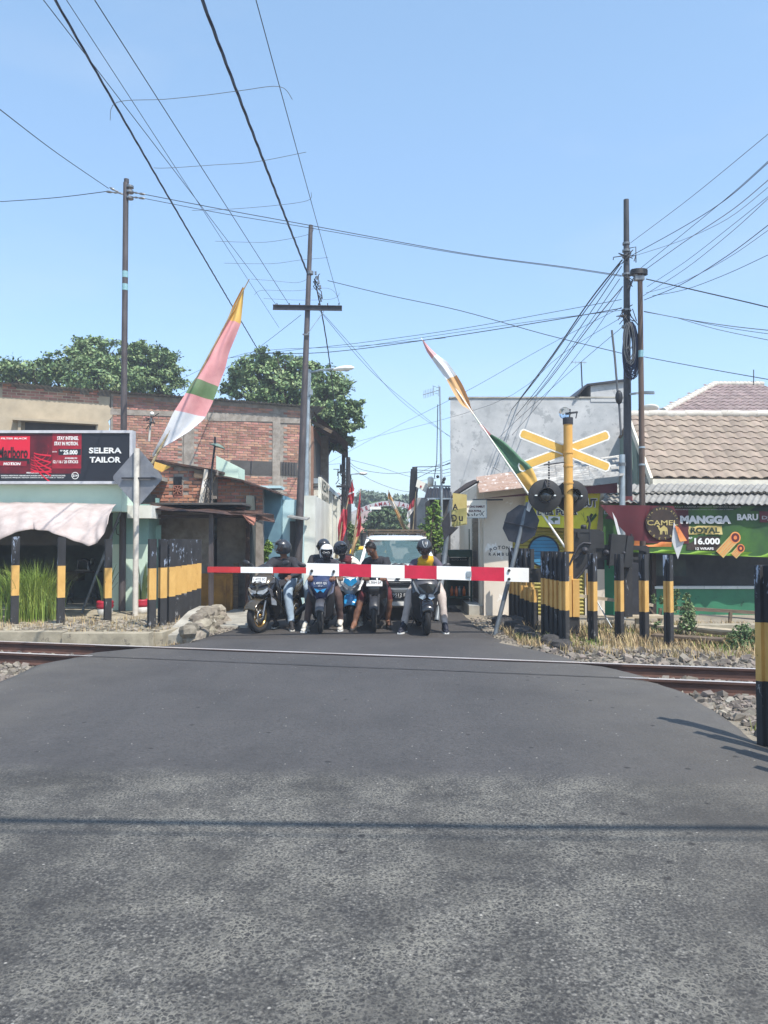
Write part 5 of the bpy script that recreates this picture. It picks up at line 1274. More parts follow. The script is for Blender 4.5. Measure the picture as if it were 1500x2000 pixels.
# street lamp beside it
DL = 18.6
sl = thing('street_lamp', 'pale grey street lamp beside the leaning pole with crossarm', 'street lamp', (XX(597,DL), DL, -.06))
MB().tube([(XX(596,DL),DL,-.3),(XX(596,DL),DL,2.2),(XX(598,DL),DL,ZY(905,DL))], [.085,.08,.075], 14).build('post', 'galv', sl)
MB().tube([(XX(598,DL),DL,ZY(905,DL)),P(602,780,DL),P(603,728,DL)], [.05,.045,.04], 12).build('upper_post', 'galv', sl)
MB().bar(P(602,775,DL), P(603,722,DL), .11, .13, up=(0,1,0)).build('sleeve', 'galv', sl)
MB().tube([P(603,728,DL), P(625,723,DL-.1), P(656,720,DL-.2)], .024, 10).build('arm', 'galv', sl)
hd = MB(); a, b = P(652,722,DL-.2), P(692,718,DL-.35); rr = []
ax = (b-a).normalized(); sd2 = ax.cross(Vector((0,0,1))).normalized(); upv = sd2.cross(ax)
for t, rw1, rh in ((0,.03,.03),(.12,.06,.045),(.35,.10,.065),(.65,.105,.07),(.88,.07,.05),(1,.01,.01)):
    c = lerp(a, b, t); rr.append([c+sd2*rw1*math.cos(q)+upv*rh*math.sin(q)*(1 if math.sin(q) > 0 else .8) for q in [2*math.pi*k/14 for k in range(14)]])
hd.loft(rr).build('lamp_head', 'white_sign', sl)
MB().ball(lerp(a,b,.6)-upv*.045, .07, sc3=(1.2,.8,.4)).build('lens', 'headlight', sl)
MB().box(XX(604,DL), XX(610,DL), DL-.1, DL, ZY(772,DL), ZY(762,DL)).build('control_box', 'galv', sl)

DC_ = 15.2
pC = pole('utility_pole', 'thick dark pole with red and white painted foot and coiled cable bundle', P(1223,390,DC_), (XX(1226,DC_), DC_, -.06), .10, .052, 'pole_dark', bands=((.20,.285,'pole_red',.004),(.155,.20,'pole_white',.004)))
DD = 14.9
pD = pole('utility_pole', 'slim brown pole standing just right of the thick cable pole', P(1250,535,DD), (XX(1255,DD), DD, -.06), .062, .048, 'pole_wood', bands=((.755,.775,'label_teal',.003),(.49,.495,'galv',.006),(.44,.445,'galv',.006)))
m = MB(); c = P(1248,536,DD); 
for i in range(5): m.tube([c+Vector((.16*math.cos(a),.1*math.sin(a),.02*i)) for a in [q*.7 for q in range(10)]], .016, 6)
m.build('cable_coil', 'cable', pD, kind='stuff')
MB().box(c.x-.09,c.x+.09,DD-.06,DD+.06,c.z-.12,c.z-.04).build('clamp', 'steel_hw', pD)
pE = pole('conduit_pipe', 'shiny grey conduit pipe strapped in front of the thick dark pole', P(1215,888,14.9), (XX(1214,14.9), 14.9, -.05), .062, .058, 'galv', cat='pipe', bands=((.93,.95,'steel_hw',.012),))
# hardware on pole C
for i, (py, r_) in enumerate(((478,.075),(492,.08),(503,.08),(538,.085),(608,.09),(640,.09))):
    MB().tube([P(1223,py,DC_), P(1223,py-4,DC_)], r_, 12).build('clamp', 'steel_hw', pC)
m = MB(); rg = random.Random(3)
for i in range(26):
    a = P(1223+rg.uniform(-9,9), rg.choice((485,500,540,605,615)), DC_-.06); m.tube([a, a+Vector((rg.uniform(-.2,.2),rg.uniform(-.1,0),rg.uniform(-.15,.1))), a+Vector((rg.uniform(-.25,.25),rg.uniform(-.1,0),rg.uniform(-.4,0)))], .01, 5)
m.build('loose_cable', 'cable', pC, kind='stuff')
# long coil hanging on the pole, many strands
m = MB(); rg = random.Random(5)
for i in range(34):
    cx = 1232+rg.uniform(-5,5); w_ = rg.uniform(7,13); t_, b_ = 628+rg.uniform(0,12), 738+rg.uniform(-26,4); pts = []
    for k in range(15):
        a = 2*math.pi*k/14; py = (t_+b_)/2-(b_-t_)/2*math.cos(a); px = cx+w_*math.sin(a)*(1-.3*math.cos(a)); pts.append(P(px, py, DC_-.14-.03*(i%5)-.03*math.sin(a)))
    m.tube(pts, rg.uniform(.007,.013), 5, caps=False)
m.build('cable_coil', 'cable_blue', pC, kind='stuff')
m = MB()
for i in range(12):
    cx = 1229+rg.uniform(-6,4); w_ = rg.uniform(6,11); t_, b_ = 628+rg.uniform(0,8), 700+rg.uniform(-26,14); pts = []
    for k in range(15):
        a = 2*math.pi*k/14; py = (t_+b_)/2-(b_-t_)/2*math.cos(a); px = cx+w_*math.sin(a)*(1-.3*math.cos(a)); pts.append(P(px, py, DC_-.30-.01*(i%5)))
    m.tube(pts, .007, 5, caps=False)
m.build('cable_coil', 'cable_grey', pC, kind='stuff')
# thin leaning rod and splice box left of pole C
rd = thing('service_drop', 'thin grey riser cable with black splice box hanging beside the thick dark pole', 'cable', P(1205,760,15.0))
MB().tube([P(1195,645,15.0),P(1201,700,15.0),P(1206,762,15.0),P(1210,800,15.0),P(1213,850,15.0)], .022, 6).build('riser', 'cable_grey', rd)
MB().ball(P(1209,776,14.95), .1, sc3=(.75,.6,1.4)).build('splice_box', 'cable', rd)
arm_ = thing('lamp_arm', 'short weathered floodlight arm reaching right of the two poles', 'lamp', P(1262,768,15))
MB().bar(P(1230,770,15.1), P(1260,766,15.1), .04).build('arm', 'galv', arm_)
MB().bar(P(1258,767,15.1), P(1278,767,15.0), .1, .05).build('lamp_head', 'galv', arm_)

WN = [0]
def wire(pts, r=.008, mt='cable', label=None, group='overhead cables and wires', twist=False, cat='cable', name='overhead_cable', sag=0.0):
    r *= (.5 if twist else .75 if r < .03 else 1)
    """pts: (px,py,D) photograph columns with distance, or Vectors"""
    q = [p if isinstance(p, Vector) else P(*p) for p in pts]
    out = []
    for i in range(len(q)-1):
        n = 8 if len(q) < 4 else 5
        for k in range(n):
            t = k/n
            p0 = q[max(i-1,0)]; p1 = q[i]; p2 = q[i+1]; p3 = q[min(i+2, len(q)-1)]
            if len(q) > 2: p = .5*((2*p1)+(p2-p0)*t+(2*p0-5*p1+4*p2-p3)*t*t+(3*p1-p0-3*p2+p3)*t**3)
            else: p = lerp(p1, p2, t)-Vector((0,0,sag*4*t*(1-t)))
            out.append(p)
    out.append(q[-1]); m = MB()
    if twist:
        L_ = 0
        fine = []
        for i in range(len(out)-1):
            n = max(2, int((out[i+1]-out[i]).length/.12))
            for k in range(n): fine.append(lerp(out[i], out[i+1], k/n))
        for s in range(3):
            pts2 = []
            for i, p in enumerate(fine):
                a = i*.55+s*2.094; pts2.append(p+Vector((math.cos(a)*r*1.1, 0, math.sin(a)*r*1.1)))
            m.tube(pts2, r, 5, caps=False)
    else: m.tube(out, r, 5, caps=False)
    o = m.build(name, mt); tag(o, label or 'thin dark overhead wire', cat, group)
    return o
h7 = lambda y, z=7.0: (z-1.5)*1500/(1050-y)     # distance of pixel row y at height z
# behind/above the camera the wires keep their height: first point continues the line past the camera
def along(pxa, pya, Da, pxb, pyb, Db, **k):
    a, b = P(pxa,pya,Da), P(pxb,pyb,Db); d = (a-b); c = a+d*(1.1*Da/max(d.y*-1, .1)) if d.y < 0 else a
    c.z = a.z+.2; return wire([c, a, b], **k)
along(85,0,8.2, 540,596,18, r=.007, label='leftmost thin wire falling from the top edge to the crossarm of the leaning pole')
along(130,0,8.2, 545,640,20, r=.006, label='thin wire crossing over the dark bundled cable at upper left')
along(185,0,8.0, 566,597,18, r=.008, label='thin wire ending on the second pin of the crossarm')
along(500,0,7.7, 663,593,18, r=.007, label='single wire passing right of the leaning pole top to the crossarm end')
along(395,0,8.4, 603,540,18, r=.022, twist=True, mt='cable_blue', label='thick twisted black cable from the top edge to the leaning pole')
along(108,0,8.0, 512,697,26, r=.016, twist=True, mt='cable_blue', label='dark bundled cable falling from the upper left corner to the tree')
# spreader wires between the two long wires
for i, l in enumerate((((215,235),(228,200),(320,194),(400,186),(470,177),(546,169),(571,194)), ((300,328),(330,328),(420,322),(500,316),(598,297)), ((375,411),(440,409),(530,402),(600,392),(608,376)), ((420,471),(480,473),(530,472),(602,458),(612,444)), ((438,514),(530,515),(585,508),(641,503)), ((490,545),(530,548),(580,552),(604,543)), ((497,576),(512,567),(575,568),(640,563),(660,580)), ((515,583),(580,586),(640,585),(658,580),(663,572)))):
    wire([(x, y, min(17.9, h7(y+4 if i > 4 else y))) for x, y in l], r=.005, mt='cable_grey', label=('topmost','second','third','fourth','fifth','sixth','seventh','lowest')[i]+' of the thin spreader wires strung across the street', cat='wire', name='spreader_wire', group='spreader wires across the street')
# wires from pole A
wire([(0,214,9), (110,298,12), (212,368,DA)], r=.009, label='wire rising from pole with teal tag to the left picture edge')
wire([(0,394,16), (110,386,15.3), (208,374,DA)], r=.010, label='nearly level wire leaving the teal tagged pole to the left')
wire([(284,380,DA), (440,410,15), (610,441,15.2), (900,494,15.3), (1100,521,15.3), (1214,538,DC_)], r=.010, label='upper of the two long cables from the teal tagged pole to the thick pole')
wire([(284,388,DA), (440,418,15), (610,446,15.2), (900,496,15.3), (1100,523,15.3), (1214,540,DC_-.05)], r=.008, label='lower of the two long cables from the teal tagged pole to the thick pole')
wire([(1262,545,DD), (1380,572,14), (1500,600,13), (1640,636,12)], r=.014, label='thick cable running right from the slim brown pole')
# fan at the right
for i, l in enumerate((((1232,474,DC_),(1350,385,13),(1500,262,11)), ((1232,500,DC_),(1340,440,14),(1420,388,12.5),(1500,318,11)), ((1232,502,DC_),(1330,470,14),(1420,428,12.5),(1500,366,11)),
      ((1246,528,DD),(1340,452,14),(1430,378,12.5),(1500,315,11)), ((1256,530,DD),(1340,470,14),(1430,410,12.5),(1500,352,11)), ((1264,560,DD),(1340,510,14),(1430,440,12.5),(1500,384,11)), ((1256,578,DD),(1340,524,14),(1430,452,12.5),(1500,388,11)),
      ((1258,586,DD),(1330,556,14),(1420,500,12.5),(1500,440,11)), ((1262,572,DD),(1330,552,14),(1420,505,12.5),(1500,450,11)), ((1274,578,DD),(1340,565,14),(1420,535,13),(1500,498,12)),
      ((1258,608,DD),(1330,622,14),(1420,636,13),(1500,645,12)), ((1258,609,DD),(1330,622,14),(1420,640,13),(1500,652,12)), ((1320,620,14.1),(1400,643,13),(1500,664,12)), ((1258,697,DD),(1370,718,14),(1500,741,12.5)))):
    wire(l, r=(.007,.009,.006)[i%3], mt='cable' if i%2 else 'cable_grey', label=('highest','second highest','third highest','fourth','fifth','sixth','seventh','eighth','ninth','tenth','upper sagging','middle sagging','lower sagging','lowest sloping')[i]+' of the wires fanning from the two right hand poles to the right edge')
# left bound from pole C: bundle to far pole, others
farR = 33
for i, l in enumerate((((1215,508,DC_),(1150,590,17),(1060,720,20),(960,845,25),(880,905,30),(812,912,farR)), ((1212,515,DC_),(1130,625,17),(1040,750,20),(950,855,25),(880,915,30),(812,918,farR)), ((1214,520,DC_),(1140,630,17),(1050,760,20),(955,868,25),(880,922,30),(812,922,farR)),
      ((1210,545,DC_),(1130,660,18),(1030,790,22),(940,870,26),(812,925,farR)), ((1216,560,DC_),(1150,640,18),(1050,770,22),(960,860,26),(812,935,farR)), ((1214,565,DC_),(1160,650,17),(1060,780,20),(1000,850,21)))):
    wire(l, r=(.022,.014,.012,.010,.016,.008)[i], label=('thickest','second thickest','innermost','outer lower','grey sagging','short')[i]+' cable sweeping down from the thick pole to the far street pole', mt='cable' if i != 4 else 'cable_grey')
for i, l in enumerate((((505,690,20),(640,688,19),(860,660,17),(1100,622,16),(1214,602,DC_)), ((440,700,22),(560,685,20),(700,670,19),(900,642,17),(1100,606,16),(1214,585,DC_)), ((700,678,19),(900,648,17),(1060,625,16.5),(1214,606,DC_)), ((350,742,24),(480,690,21),(700,676,19),(870,660,17.5)),
      ((640,548,DB2),(760,577,17),(900,607,16.5),(1060,652,16),(1214,690,DC_)), ((620,600,DB2),(700,690,20),(780,780,24),(860,840,26),(930,880,21.5)), ((622,604,DB2),(720,720,20),(800,790,24),(900,870,26),(978,922,21)), ((588,615,DB2),(520,668,21),(470,702,24),(300,800,26)),
      ((1214,620,DC_),(1100,690,17),(960,790,20),(700,862,28),(660,880,30)), ((1214,600,DC_),(1060,680,17),(900,770,19),(740,850,27),(640,905,30)), ((1214,640,DC_),(1120,720,17),(1010,820,20),(900,920,27),(812,940,farR)), ((1250,700,DD),(1235,695,15))  )):
    wire(l, r=(.012,.008,.007,.007,.010,.007,.007,.008,.006,.006,.007,.008)[i], label=('lower long','upper long','short middle','faint grey','sloping','steep','second steep','left falling','pale diagonal','second pale diagonal','third diagonal','short link')[i]+' wire crossing the sky between the left trees and the right poles')
# service cable going down the street from pole B
wire([(614,545,DB2),(630,620,19),(645,715,21),(655,800,25),(672,880,30)], r=.016, twist=True, label='twisted cable dropping from the leaning pole down the street')
wire([(672,890,30),(700,915,31),(760,925,32),(812,920,farR)], r=.012, label='upper sagging cable between the two far street poles')
wire([(680,897,30),(740,912,31),(780,925,32),(812,934,farR)], r=.010, label='lower sagging cable between the two far street poles'); wire([(682,908,30),(720,935,31),(770,955,32),(808,962,farR)], r=.010, label='lowest sagging cable between the two far street poles')
wire([(590,870,22),(620,905,26),(672,905,30)], r=.008, label='short slack wire between the brick corner and the far street poles')
# overhead line crossing the road above the camera (its shadow lies on the road)
for i, (y_, dz, r_) in enumerate(((.93,0,.034),(.80,-.04,.013))):
    wire([Vector((-30,y_+.0+.055*30*.6,6.6+dz)), Vector((-12,y_+.35,6.45+dz)), Vector((0,y_-.02,6.4+dz)), Vector((12,y_-.4,6.45+dz)), Vector((30,y_-1.2,6.6+dz))], r=r_, label=('thick','thin')[i]+' power line crossing high over the near part of the road', group='power lines over the near road')

# ================================================================ banners on poles
def banner_flag(name, label, base, tip, left, right, bands, mats_, D0, D1, wav=.05, seed=0, polemat='bamboo', pr=.018):
    """left/right: matching photograph outlines top to bottom; bands: row index limits with material index"""
    f = thing(name, label, 'flag', base)
    MB().tube([base, lerp(base, tip, .5)+Vector((0,0,.0)), tip], [pr*1.3, pr, pr*.5], 8).build('pole', polemat, f)
    n = 44; nc = 11
    def at(tab, t):
        s = t*(len(tab)-1); i = min(int(s), len(tab)-2); q = s-i; return tab[i][0]*(1-q)+tab[i+1][0]*q, tab[i][1]*(1-q)+tab[i+1][1]*q
    rows = []
    for j in range(n+1):
        t = j/n; l = at(left, t); r_ = at(right, t); row = []
        for i in range(nc):
            s = i/(nc-1); D = D0+(D1-D0)*t
            p = P(l[0]*(1-s)+r_[0]*s, l[1]*(1-s)+r_[1]*s, D); p.y += wav*(math.sin(s*5+t*6+seed)+.5*math.sin(s*11-t*9+seed)); row.append(p)
        rows.append(row)
    m = MB(); m.grid(rows)
    for j in range(n):
        for i in range(nc-1):
            k = 0
            for lim, mi_ in bands:
                if j/n >= lim: k = mi_
            m.mi[j*(nc-1)+i] = k
    c = m.build('cloth', mats_, f)
    return f
DF = 13.3
banner_flag('pole_flag', 'faded pink flag with green band and white end, left of the leaning pole', P(297,905,DF), P(487,545,DF),
  [(474,560),(455,596),(445,620),(429,650),(416,676),(405,700),(388,728),(373,748),(358,776),(340,806),(322,846),(308,872),(300,886),(298,892)],
  [(479,562),(475,600),(471,632),(462,652),(446,688),(438,720),(430,740),(421,768),(414,788),(400,818),(372,842),(340,862),(316,876),(304,890)],
  [(0,1),(.14,0),(.50,2),(.58,0),(.66,3)], ['flag_pink','flag_yellow','flag_green','flag_white'], DF, DF, .05)
m = MB(); m.slab([P(302,902,13.9),P(333,912,13.9),P(316,922,13.9),P(300,914,13.9)], (0,.008,.004)); o = m.build('cloth_scrap', 'flag_yellow'); tag(o, 'small orange cloth scrap tied above the diamond sign', 'cloth')
# pink tail of that flag
DG = 12.75
banner_flag('pole_flag', 'white, tan, green and yellow flag furled along a leaning pole by the crossbuck', P(1108,1075,12.5), P(822,660,DG),
  [(825,664),(833,684),(846,704),(858,722),(872,742),(886,770),(900,792),(918,802),(936,830),(952,850),(965,870),(980,890),(990,908),(1005,925),(1018,945),(1034,962),(1050,975)],
  [(826,664),(841,680),(856,694),(874,706),(892,732),(904,752),(914,775),(921,800),(940,828),(957,847),(984,862),(1003,880),(1018,896),(1038,912),(1048,935),(1051,950),(1053,972)],
  [(0,4),(.10,1),(.24,2),(.44,3),(.50,4),(.56,3),(.80,0),(.96,4)], ['flag_yellow','flag_white','flag_orange','flag_dgreen','flag_pink'], DG, 12.6, .04, 2, 'white_sign', .014)
m = MB(); m.slab([P(1036,962,12.55),P(1046,972,12.55),P(1034,1000,12.5),P(1028,996,12.5)], (0,.006,0)); o = m.build('cloth_strip', 'flag_cloth_white'); tag(o, 'thin white cloth strip fluttering beside the left signal lamp', 'cloth')
# grey strut and diamond sign, left
ds = thing('warning_sign', 'diamond road sign seen from its grey back on a pale post', 'sign', (XX(266,14.0), 14.0, TZ))
MB().tube([(XX(266,14.0),14.0,0),(P(267,876,14.0))], .052, 12).build('post', 'pole_white', ds)
c = P(269,933,13.92+.12); s_ = 51*14/1500.
dm = MB(); pr_ = [(0,-s_*1.16),(s_*1.0,0),(0,s_*1.16),(-s_*1.0,0)]
def rc(poly, r=.05):
    out = []
    for i in range(len(poly)):
        p = Vector(poly[i]); a = Vector(poly[i-1]); b = Vector(poly[(i+1)%len(poly)]); da = (a-p).normalized()*r; db = (b-p).normalized()*r
        out += [tuple(p+da), tuple(p+da*.4+db*.4), tuple(p+db)]
    return out
dm.prism(rc(pr_), -.004, .004, 0, frame(c, (1,0,0), (0,0,1))); dm.build('plate', 'sign_back', ds)
MB().bar(P(238,934,13.99), P(303,934,13.99), .05, .03).build('bracket', 'dark_steel', ds)
st = thing('pipe_strut', 'grey pipe strut leaning against the teal tagged pole', 'pipe', PG(160,1197,TZ))
MB().tube([PG(160,1197,TZ), P(246,972,14.6)], .024, 8).build('pipe', 'pole_grey', st)
# leaning octagonal sign, right
os_ = thing('octagonal_sign', 'grey back of an octagonal sign on a leaning galvanised pipe', 'sign', PG(967,1240,-.05))
b0 = PG(967,1240,-.05); b1 = P(1031,982,b0.y+.35)
MB().tube([b0, lerp(b0,b1,.55), b1], .036, 12).build('post', 'pole_grey', os_)
c = P(1017,1024,b0.y+.30); nr = Vector((-.62,-.74,.22)).normalized(); ud = Vector((.26,0,1)); uu = ud.cross(nr).normalized()
MB().prism([(.34*math.cos(R(22.5+45*i)), .34*math.sin(R(22.5+45*i))) for i in range(8)], -.003, .003, 0, frame(c, uu, nr.cross(uu))).build('plate', 'dark_steel', os_)
m = MB(); m.bar(c+uu*.3-nr*-.02+ud*-.02, c-uu*.3+nr*.02+ud*-.02, .03, .02); m.build('bracket', 'dark_steel', os_)

# ================================================================ striped posts made of old rail
def post_mesh(rot):
    prof = [(-.075,-.055),(.075,-.055),(.075,-.038),(.018,-.022),(.012,.03),(.042,.042),(.042,.085),(-.042,.085),(-.042,.042),(-.012,.03),(-.018,-.022),(-.075,-.038)]
    return prof
def mk_post(name, label, x, y, z0, z1, ya, yb, rz, group, wtop=True, sc2=1.0):
    """ya/yb: heights of the yellow band; rz rotation"""
    rz = .78+.5*(rz-.2)+rnd(-.06,.06); o = thing(name, label, 'bollard', (x, y, z0), rz, group)
    bpy.context.view_layer.update()
    sc2 *= .8; prof = [(a*sc2, b*sc2) for a, b in post_mesh(0)]; mm = wm(o)
    def seg(a, b, mt, nm):
        m = MB(mm); rings = [[(p[0], p[1], h-z0) for p in prof] for h in (a, b)]; m.loft(rings, 0, False); m.build(nm, mt, o)
    if z1 > yb+.02: seg(yb, z1, 'black_paint', 'painted_band')
    seg(ya, min(yb, z1), 'yellow_paint', 'painted_band'); seg(z0-.2, ya, 'black_paint2', 'painted_band')
    return o
G1, G2 = 'striped rail posts along the left track side', 'striped rail posts along the right road side'
def lp(px, pb, pt, label, rz=0.0, z0=TZ, yt=1105, yb_=1168, g=G1, D=None, s=1.0):
    b = PG(px, pb, z0) if D is None else Vector((XX(px, D), D, z0))
    mk_post('striped_post', label, b.x, b.y, z0, ZY(pt, b.y), ZY(yb_, b.y), ZY(yt, b.y), rz, g, sc2=s)
lp(27,1219,1048,'striped post beside the tall green grass clump, leftmost one', .15, yt=1104, yb_=1163)
lp(117,1221,1049,'second striped post from the left, right of the grass clump', .1, yt=1105, yb_=1167)
lp(209,1214,1053,'striped post with light blue mark standing between snake plants', .1, yt=1109, yb_=1168)
xs_ = [(295,1228),(316,1224),(333,1217),(345,1211),(356,1206),(366,1202),(376,1198),(385,1195)]
ords = ['nearest','second','third','fourth','fifth','sixth','seventh','farthest']
for i, (px, pb) in enumerate(xs_):
    t = i/7.
    lp(px, pb, 1053, ords[i]+' post of the close row beside the rock wall', rz=.3+.5*(i == 0)*0, yt=1110-10*t, yb_=1171-22*t, s=1.0)
# right: tall close row next to the machine
for i, (px, pb) in enumerate(((1065,1234),(1075,1237),(1084,1240),(1092,1243),(1102,1247))):
    D = 12.05-.24*i; lp(px, 0, 1077+.3*i, ['leftmost','second','third','fourth','rightmost'][i]+' of five tall posts packed together at the barrier arm', rz=.35, z0=-.05, yt=1129+1.6*i, yb_=1180+3*i, g=G2, D=D)
for i, px in enumerate((1000,1008,1016,1024)):
    D = 15.0-.3*i; lp(px, 0, 1071, ['leftmost','second','third','rightmost'][i]+' of the four tall posts behind the barrier arm near the octagonal sign', rz=.3, z0=-.05, yt=1128+1*i, yb_=1159+2*i, g=G2, D=D, s=.95)
lp(1036,0,1072,'tall post with pale blue flaking paint beside the four behind the barrier', .3, -.05, yt=1124, yb_=1166, g=G2, D=13.9, s=.95)
for i, (px, pt) in enumerate(((1023,1144),(1032,1147),(1042,1151))):
    D = 13.6-.32*i; lp(px, 0, pt, ['leftmost','middle','rightmost'][i]+' of three short yellow topped posts below the barrier arm', rz=.3, z0=-.05, yt=pt-6, yb_=1169+3.5*i, g=G2, D=D)
for px, pb, pt, yt, yb_, D, lab in ((1157,1247,1081,1136,1193,11.55,'striped post directly in front of the barrier machine housing'), (1209,1245,1082,1134,1194,11.6,'striped post under the tilted counterweight plate'), (1257,1245,1083,1134,1195,11.6,'striped post right of the black machine leg'), (1305,1260,1084,1135,1196,11.1,'striped post standing alone before the leafy weed')):
    lp(px, 0, pt, lab, rz=.25, z0=-.06, yt=yt, yb_=yb_, g=G2, D=D, s=1.0)
lp(1499,0,1104,'nearest striped post, cut by the right picture edge', rz=.2, z0=-.06, yt=1216, yb_=1331, g=G2, D=5.75, s=1.25)
for i, (x, y) in enumerate(((2.99,5.28),(3.02,4.86),(3.05,4.42),(3.08,3.95))):
    mk_post('striped_post', ['first','second','third','fourth'][i]+' roadside post in front of the nearest visible one, outside the picture', x, y, -.06, 1.29, .42, .86, .2, G2, sc2=1.3)

# ================================================================ barrier
ba = thing('level_crossing_barrier', 'long red and white striped level crossing barrier arm lowered across the street', 'barrier', P(1040,1120,12.3))
def bseg(xa_, xb_, top, bot, mt, nm='boom_section', thick=.05):
    D = lambda x: 11.62+(x-405)/640.*.62
    def tb_(x): k = (x-598)/(1045-598.); return (1100+10*k, 1123.5+14*k) if top is None else (top+(x-405)*.008*0+ (x-405)/193.*1.5, bot+(x-405)/193.*2)
    (ta, ba_), (tb2, bb_) = tb_(xa_), tb_(xb_)
    a, b, c, d = P(xa_,ba_,D(xa_)), P(xb_,bb_,D(xb_)), P(xb_,tb2,D(xb_)), P(xa_,ta,D(xa_))
    MB().slab([a,b,c,d], (0,thick,0)).build(nm, mt, ba)
for a, b, mt in ((405,470,'boom_red2'),(470,533,'boom_white'),(533,598,'boom_red2')): bseg(a, b-.01, 1107, 1118, mt)
for a, b, mt in ((598,662,'boom_white'),(662,725,'boom_red'),(725,790,'boom_white'),(790,853,'boom_red'),(853,920,'boom_white'),(920,985,'boom_red'),(985,1033,'boom_white')): bseg(a, b-.01, None, None, mt, thick=.06)
bseg(1033, 1100, None, None, 'machine_black', 'arm_bracket', .07)
for px, py in ((609,1115),(652,1116),(994,1114),(994,1131),(1038,1118),(1038,1132)):
    D = 11.62+(px-405)/640.*.62; p = P(px,py,D); MB().tube([p-Vector((0,.03,0)), p+Vector((0,.0,0))], .022 if px < 700 or px > 980 else .012, 10).build('bolt', 'machine_black', ba)
    if px < 700: MB().bar(P(px,py,D-.01), P(px-3,py+8,D-.01), .008).build('hook', 'machine_black', ba)
MB().slab([P(911,1116,12.09),P(921,1116,12.09),P(921,1127,12.09),P(911,1127,12.09)], (0,.01,0)).build('hinge_plate', 'galv', ba)

# crossing signal post
DS = 12.5
sp2 = thing('crossing_signal', 'yellow level crossing post with crossbuck and two black flasher discs', 'traffic signal', (XX(1111,DS), DS, -.06))
xS = XX(1111,DS)
MB().tube([(xS,DS,-.3),(xS,DS,ZY(828,DS))], .073, 20).build('post', 'yellow_pole', sp2)
for py in (886,912,945,1080): MB().tube([(xS,DS,ZY(py,DS)),(xS,DS,ZY(py-3,DS))], .082, 20).build('collar', 'yellow_pole' if py < 1000 else 'machine_black', sp2)
MB().tube([(xS,DS,ZY(829,DS)),(xS,DS,ZY(816,DS))], .083, 20).build('cap', 'dark_steel', sp2)
MB().ball((xS-.05,DS,ZY(807,DS)), .1, sc3=(1,1,1)).build('bell_dome', 'clear_glass', sp2)
m = MB(); m.bar((xS+.02,DS,ZY(816,DS)), (xS+.03,DS,ZY(799,DS)), .03).bar((xS-.04,DS,ZY(808,DS)), (xS+.16,DS,ZY(805,DS)), .03).bar((xS+.15,DS,ZY(806,DS)),(xS+.13,DS,ZY(817,DS)),.015); m.build('bell', 'dark_steel', sp2)
def arm(a, b, root, w=.172):
    a, b = Vector(a), Vector(b); d = (b-a); L_ = d.length; u = d.normalized(); v = Vector((0,-1,0)).cross(u)*-1; v = u.cross(Vector((0,1,0))).normalized(); 
    if v.z < 0: v = -v
    F = frame(a, u, v); 
    if (F @ Vector((0,0,1))-F @ Vector((0,0,0))).y > 0: F = frame(a, u, -v)
    h = w/2; c = .04
    out = [(0,-h+c),(c,-h),(L_-c,-h),(L_,-h+c),(L_,h-c),(L_-c,h),(c,h),(0,h-c)]
    MB().prism(out, -.004, .004, 0, F).build('crossbuck_arm', 'white_sign', root)
    q = .024; out2 = [(q,-h+c+q*.4),(c+q*.4,-h+q),(L_-c-q*.4,-h+q),(L_-q,-h+c+q*.4),(L_-q,h-c-q*.4),(L_-c-q*.4,h-q),(c+q*.4,h-q),(q,h-c-q*.4)]
    flat(out2, F, .007).build('crossbuck_face', 'yellow_sign', root)
arm(P(1015,845,DS+.115), P(1191,914,DS+.115), sp2); arm(P(1013,914,DS+.13), P(1190,848,DS+.13), sp2)
MB().box(xS-.06, xS+.06, DS+.06, DS+.11, ZY(890,DS), ZY(868,DS)).build('bracket', 'yellow_pole', sp2)
for sx in (-1, 1):
    cx, cz = XX(1065 if sx < 0 else 1123, DS-.1), ZY(969,DS)
    cc = Vector((cx, DS-.10 if sx < 0 else DS+.09, cz))
    Mx = Matrix.Translation(cc) @ Matrix.Rotation(R(90),4,'X')     # local z -> -y (towards the camera)
    bl_2 = MB().lathe([(.001,-.03),(.26,-.03),(.27,-.02),(.27,.0),(.26,.006),(.001,.006)], 40, 0, Mx).build('backing_disc', 'machine_black', sp2)
    MB().lathe([(.115,.007),(.118,.05),(.105,.06),(.10,.045)], 28, 0, Mx).build('lamp_rim', 'machine_black', bl_2)
    MB().lathe([(.10,.045),(.09,.075),(.06,.10),(.03,.112),(.001,.115)], 28, 0, Mx).build('lens', 'lens_dark', bl_2)
    # visor hood over the lens
    rows = []
    for k in range(13):
        a = R(5+170*k/12); rows.append([cc+Vector((.118*math.cos(a),-.05,.118*math.sin(a))), cc+Vector((.125*math.cos(a),-.05-.16*(math.sin(a)**.6),.125*math.sin(a)-.01))])
    m = MB(); m.grid(rows); v_ = m.build('visor', 'machine_black', bl_2); so = v_.modifiers.new('thick', 'SOLIDIFY'); so.thickness = .006
    MB().tube([cc+Vector((0,-.14,.13)), cc+Vector((0,-.05,.2)), cc+Vector((0,-.005,.24))], .014, 8).build('cable', 'dark_steel', bl_2)
    for q in (-1, 1): MB().tube([cc+Vector((q*.13,-.02,0)), cc+Vector((q*.17,-.02,0))], .016, 8).build('bolt', 'galv', bl_2)
MB().bar((xS-.5,DS-.05,ZY(969,DS)), (xS+.2,DS+.03,ZY(969,DS)), .04).build('cross_bar', 'machine_black', sp2)
m = MB()
for i in range(16): z_ = ZY(905,DS)-i*.042; m.lathe([(.010,-.016),(.017,0),(.010,.016)], 6, 0, Matrix.Translation((xS-.35, DS-.16, z_)))
m.build('chain', 'dark_steel', sp2, kind='stuff')
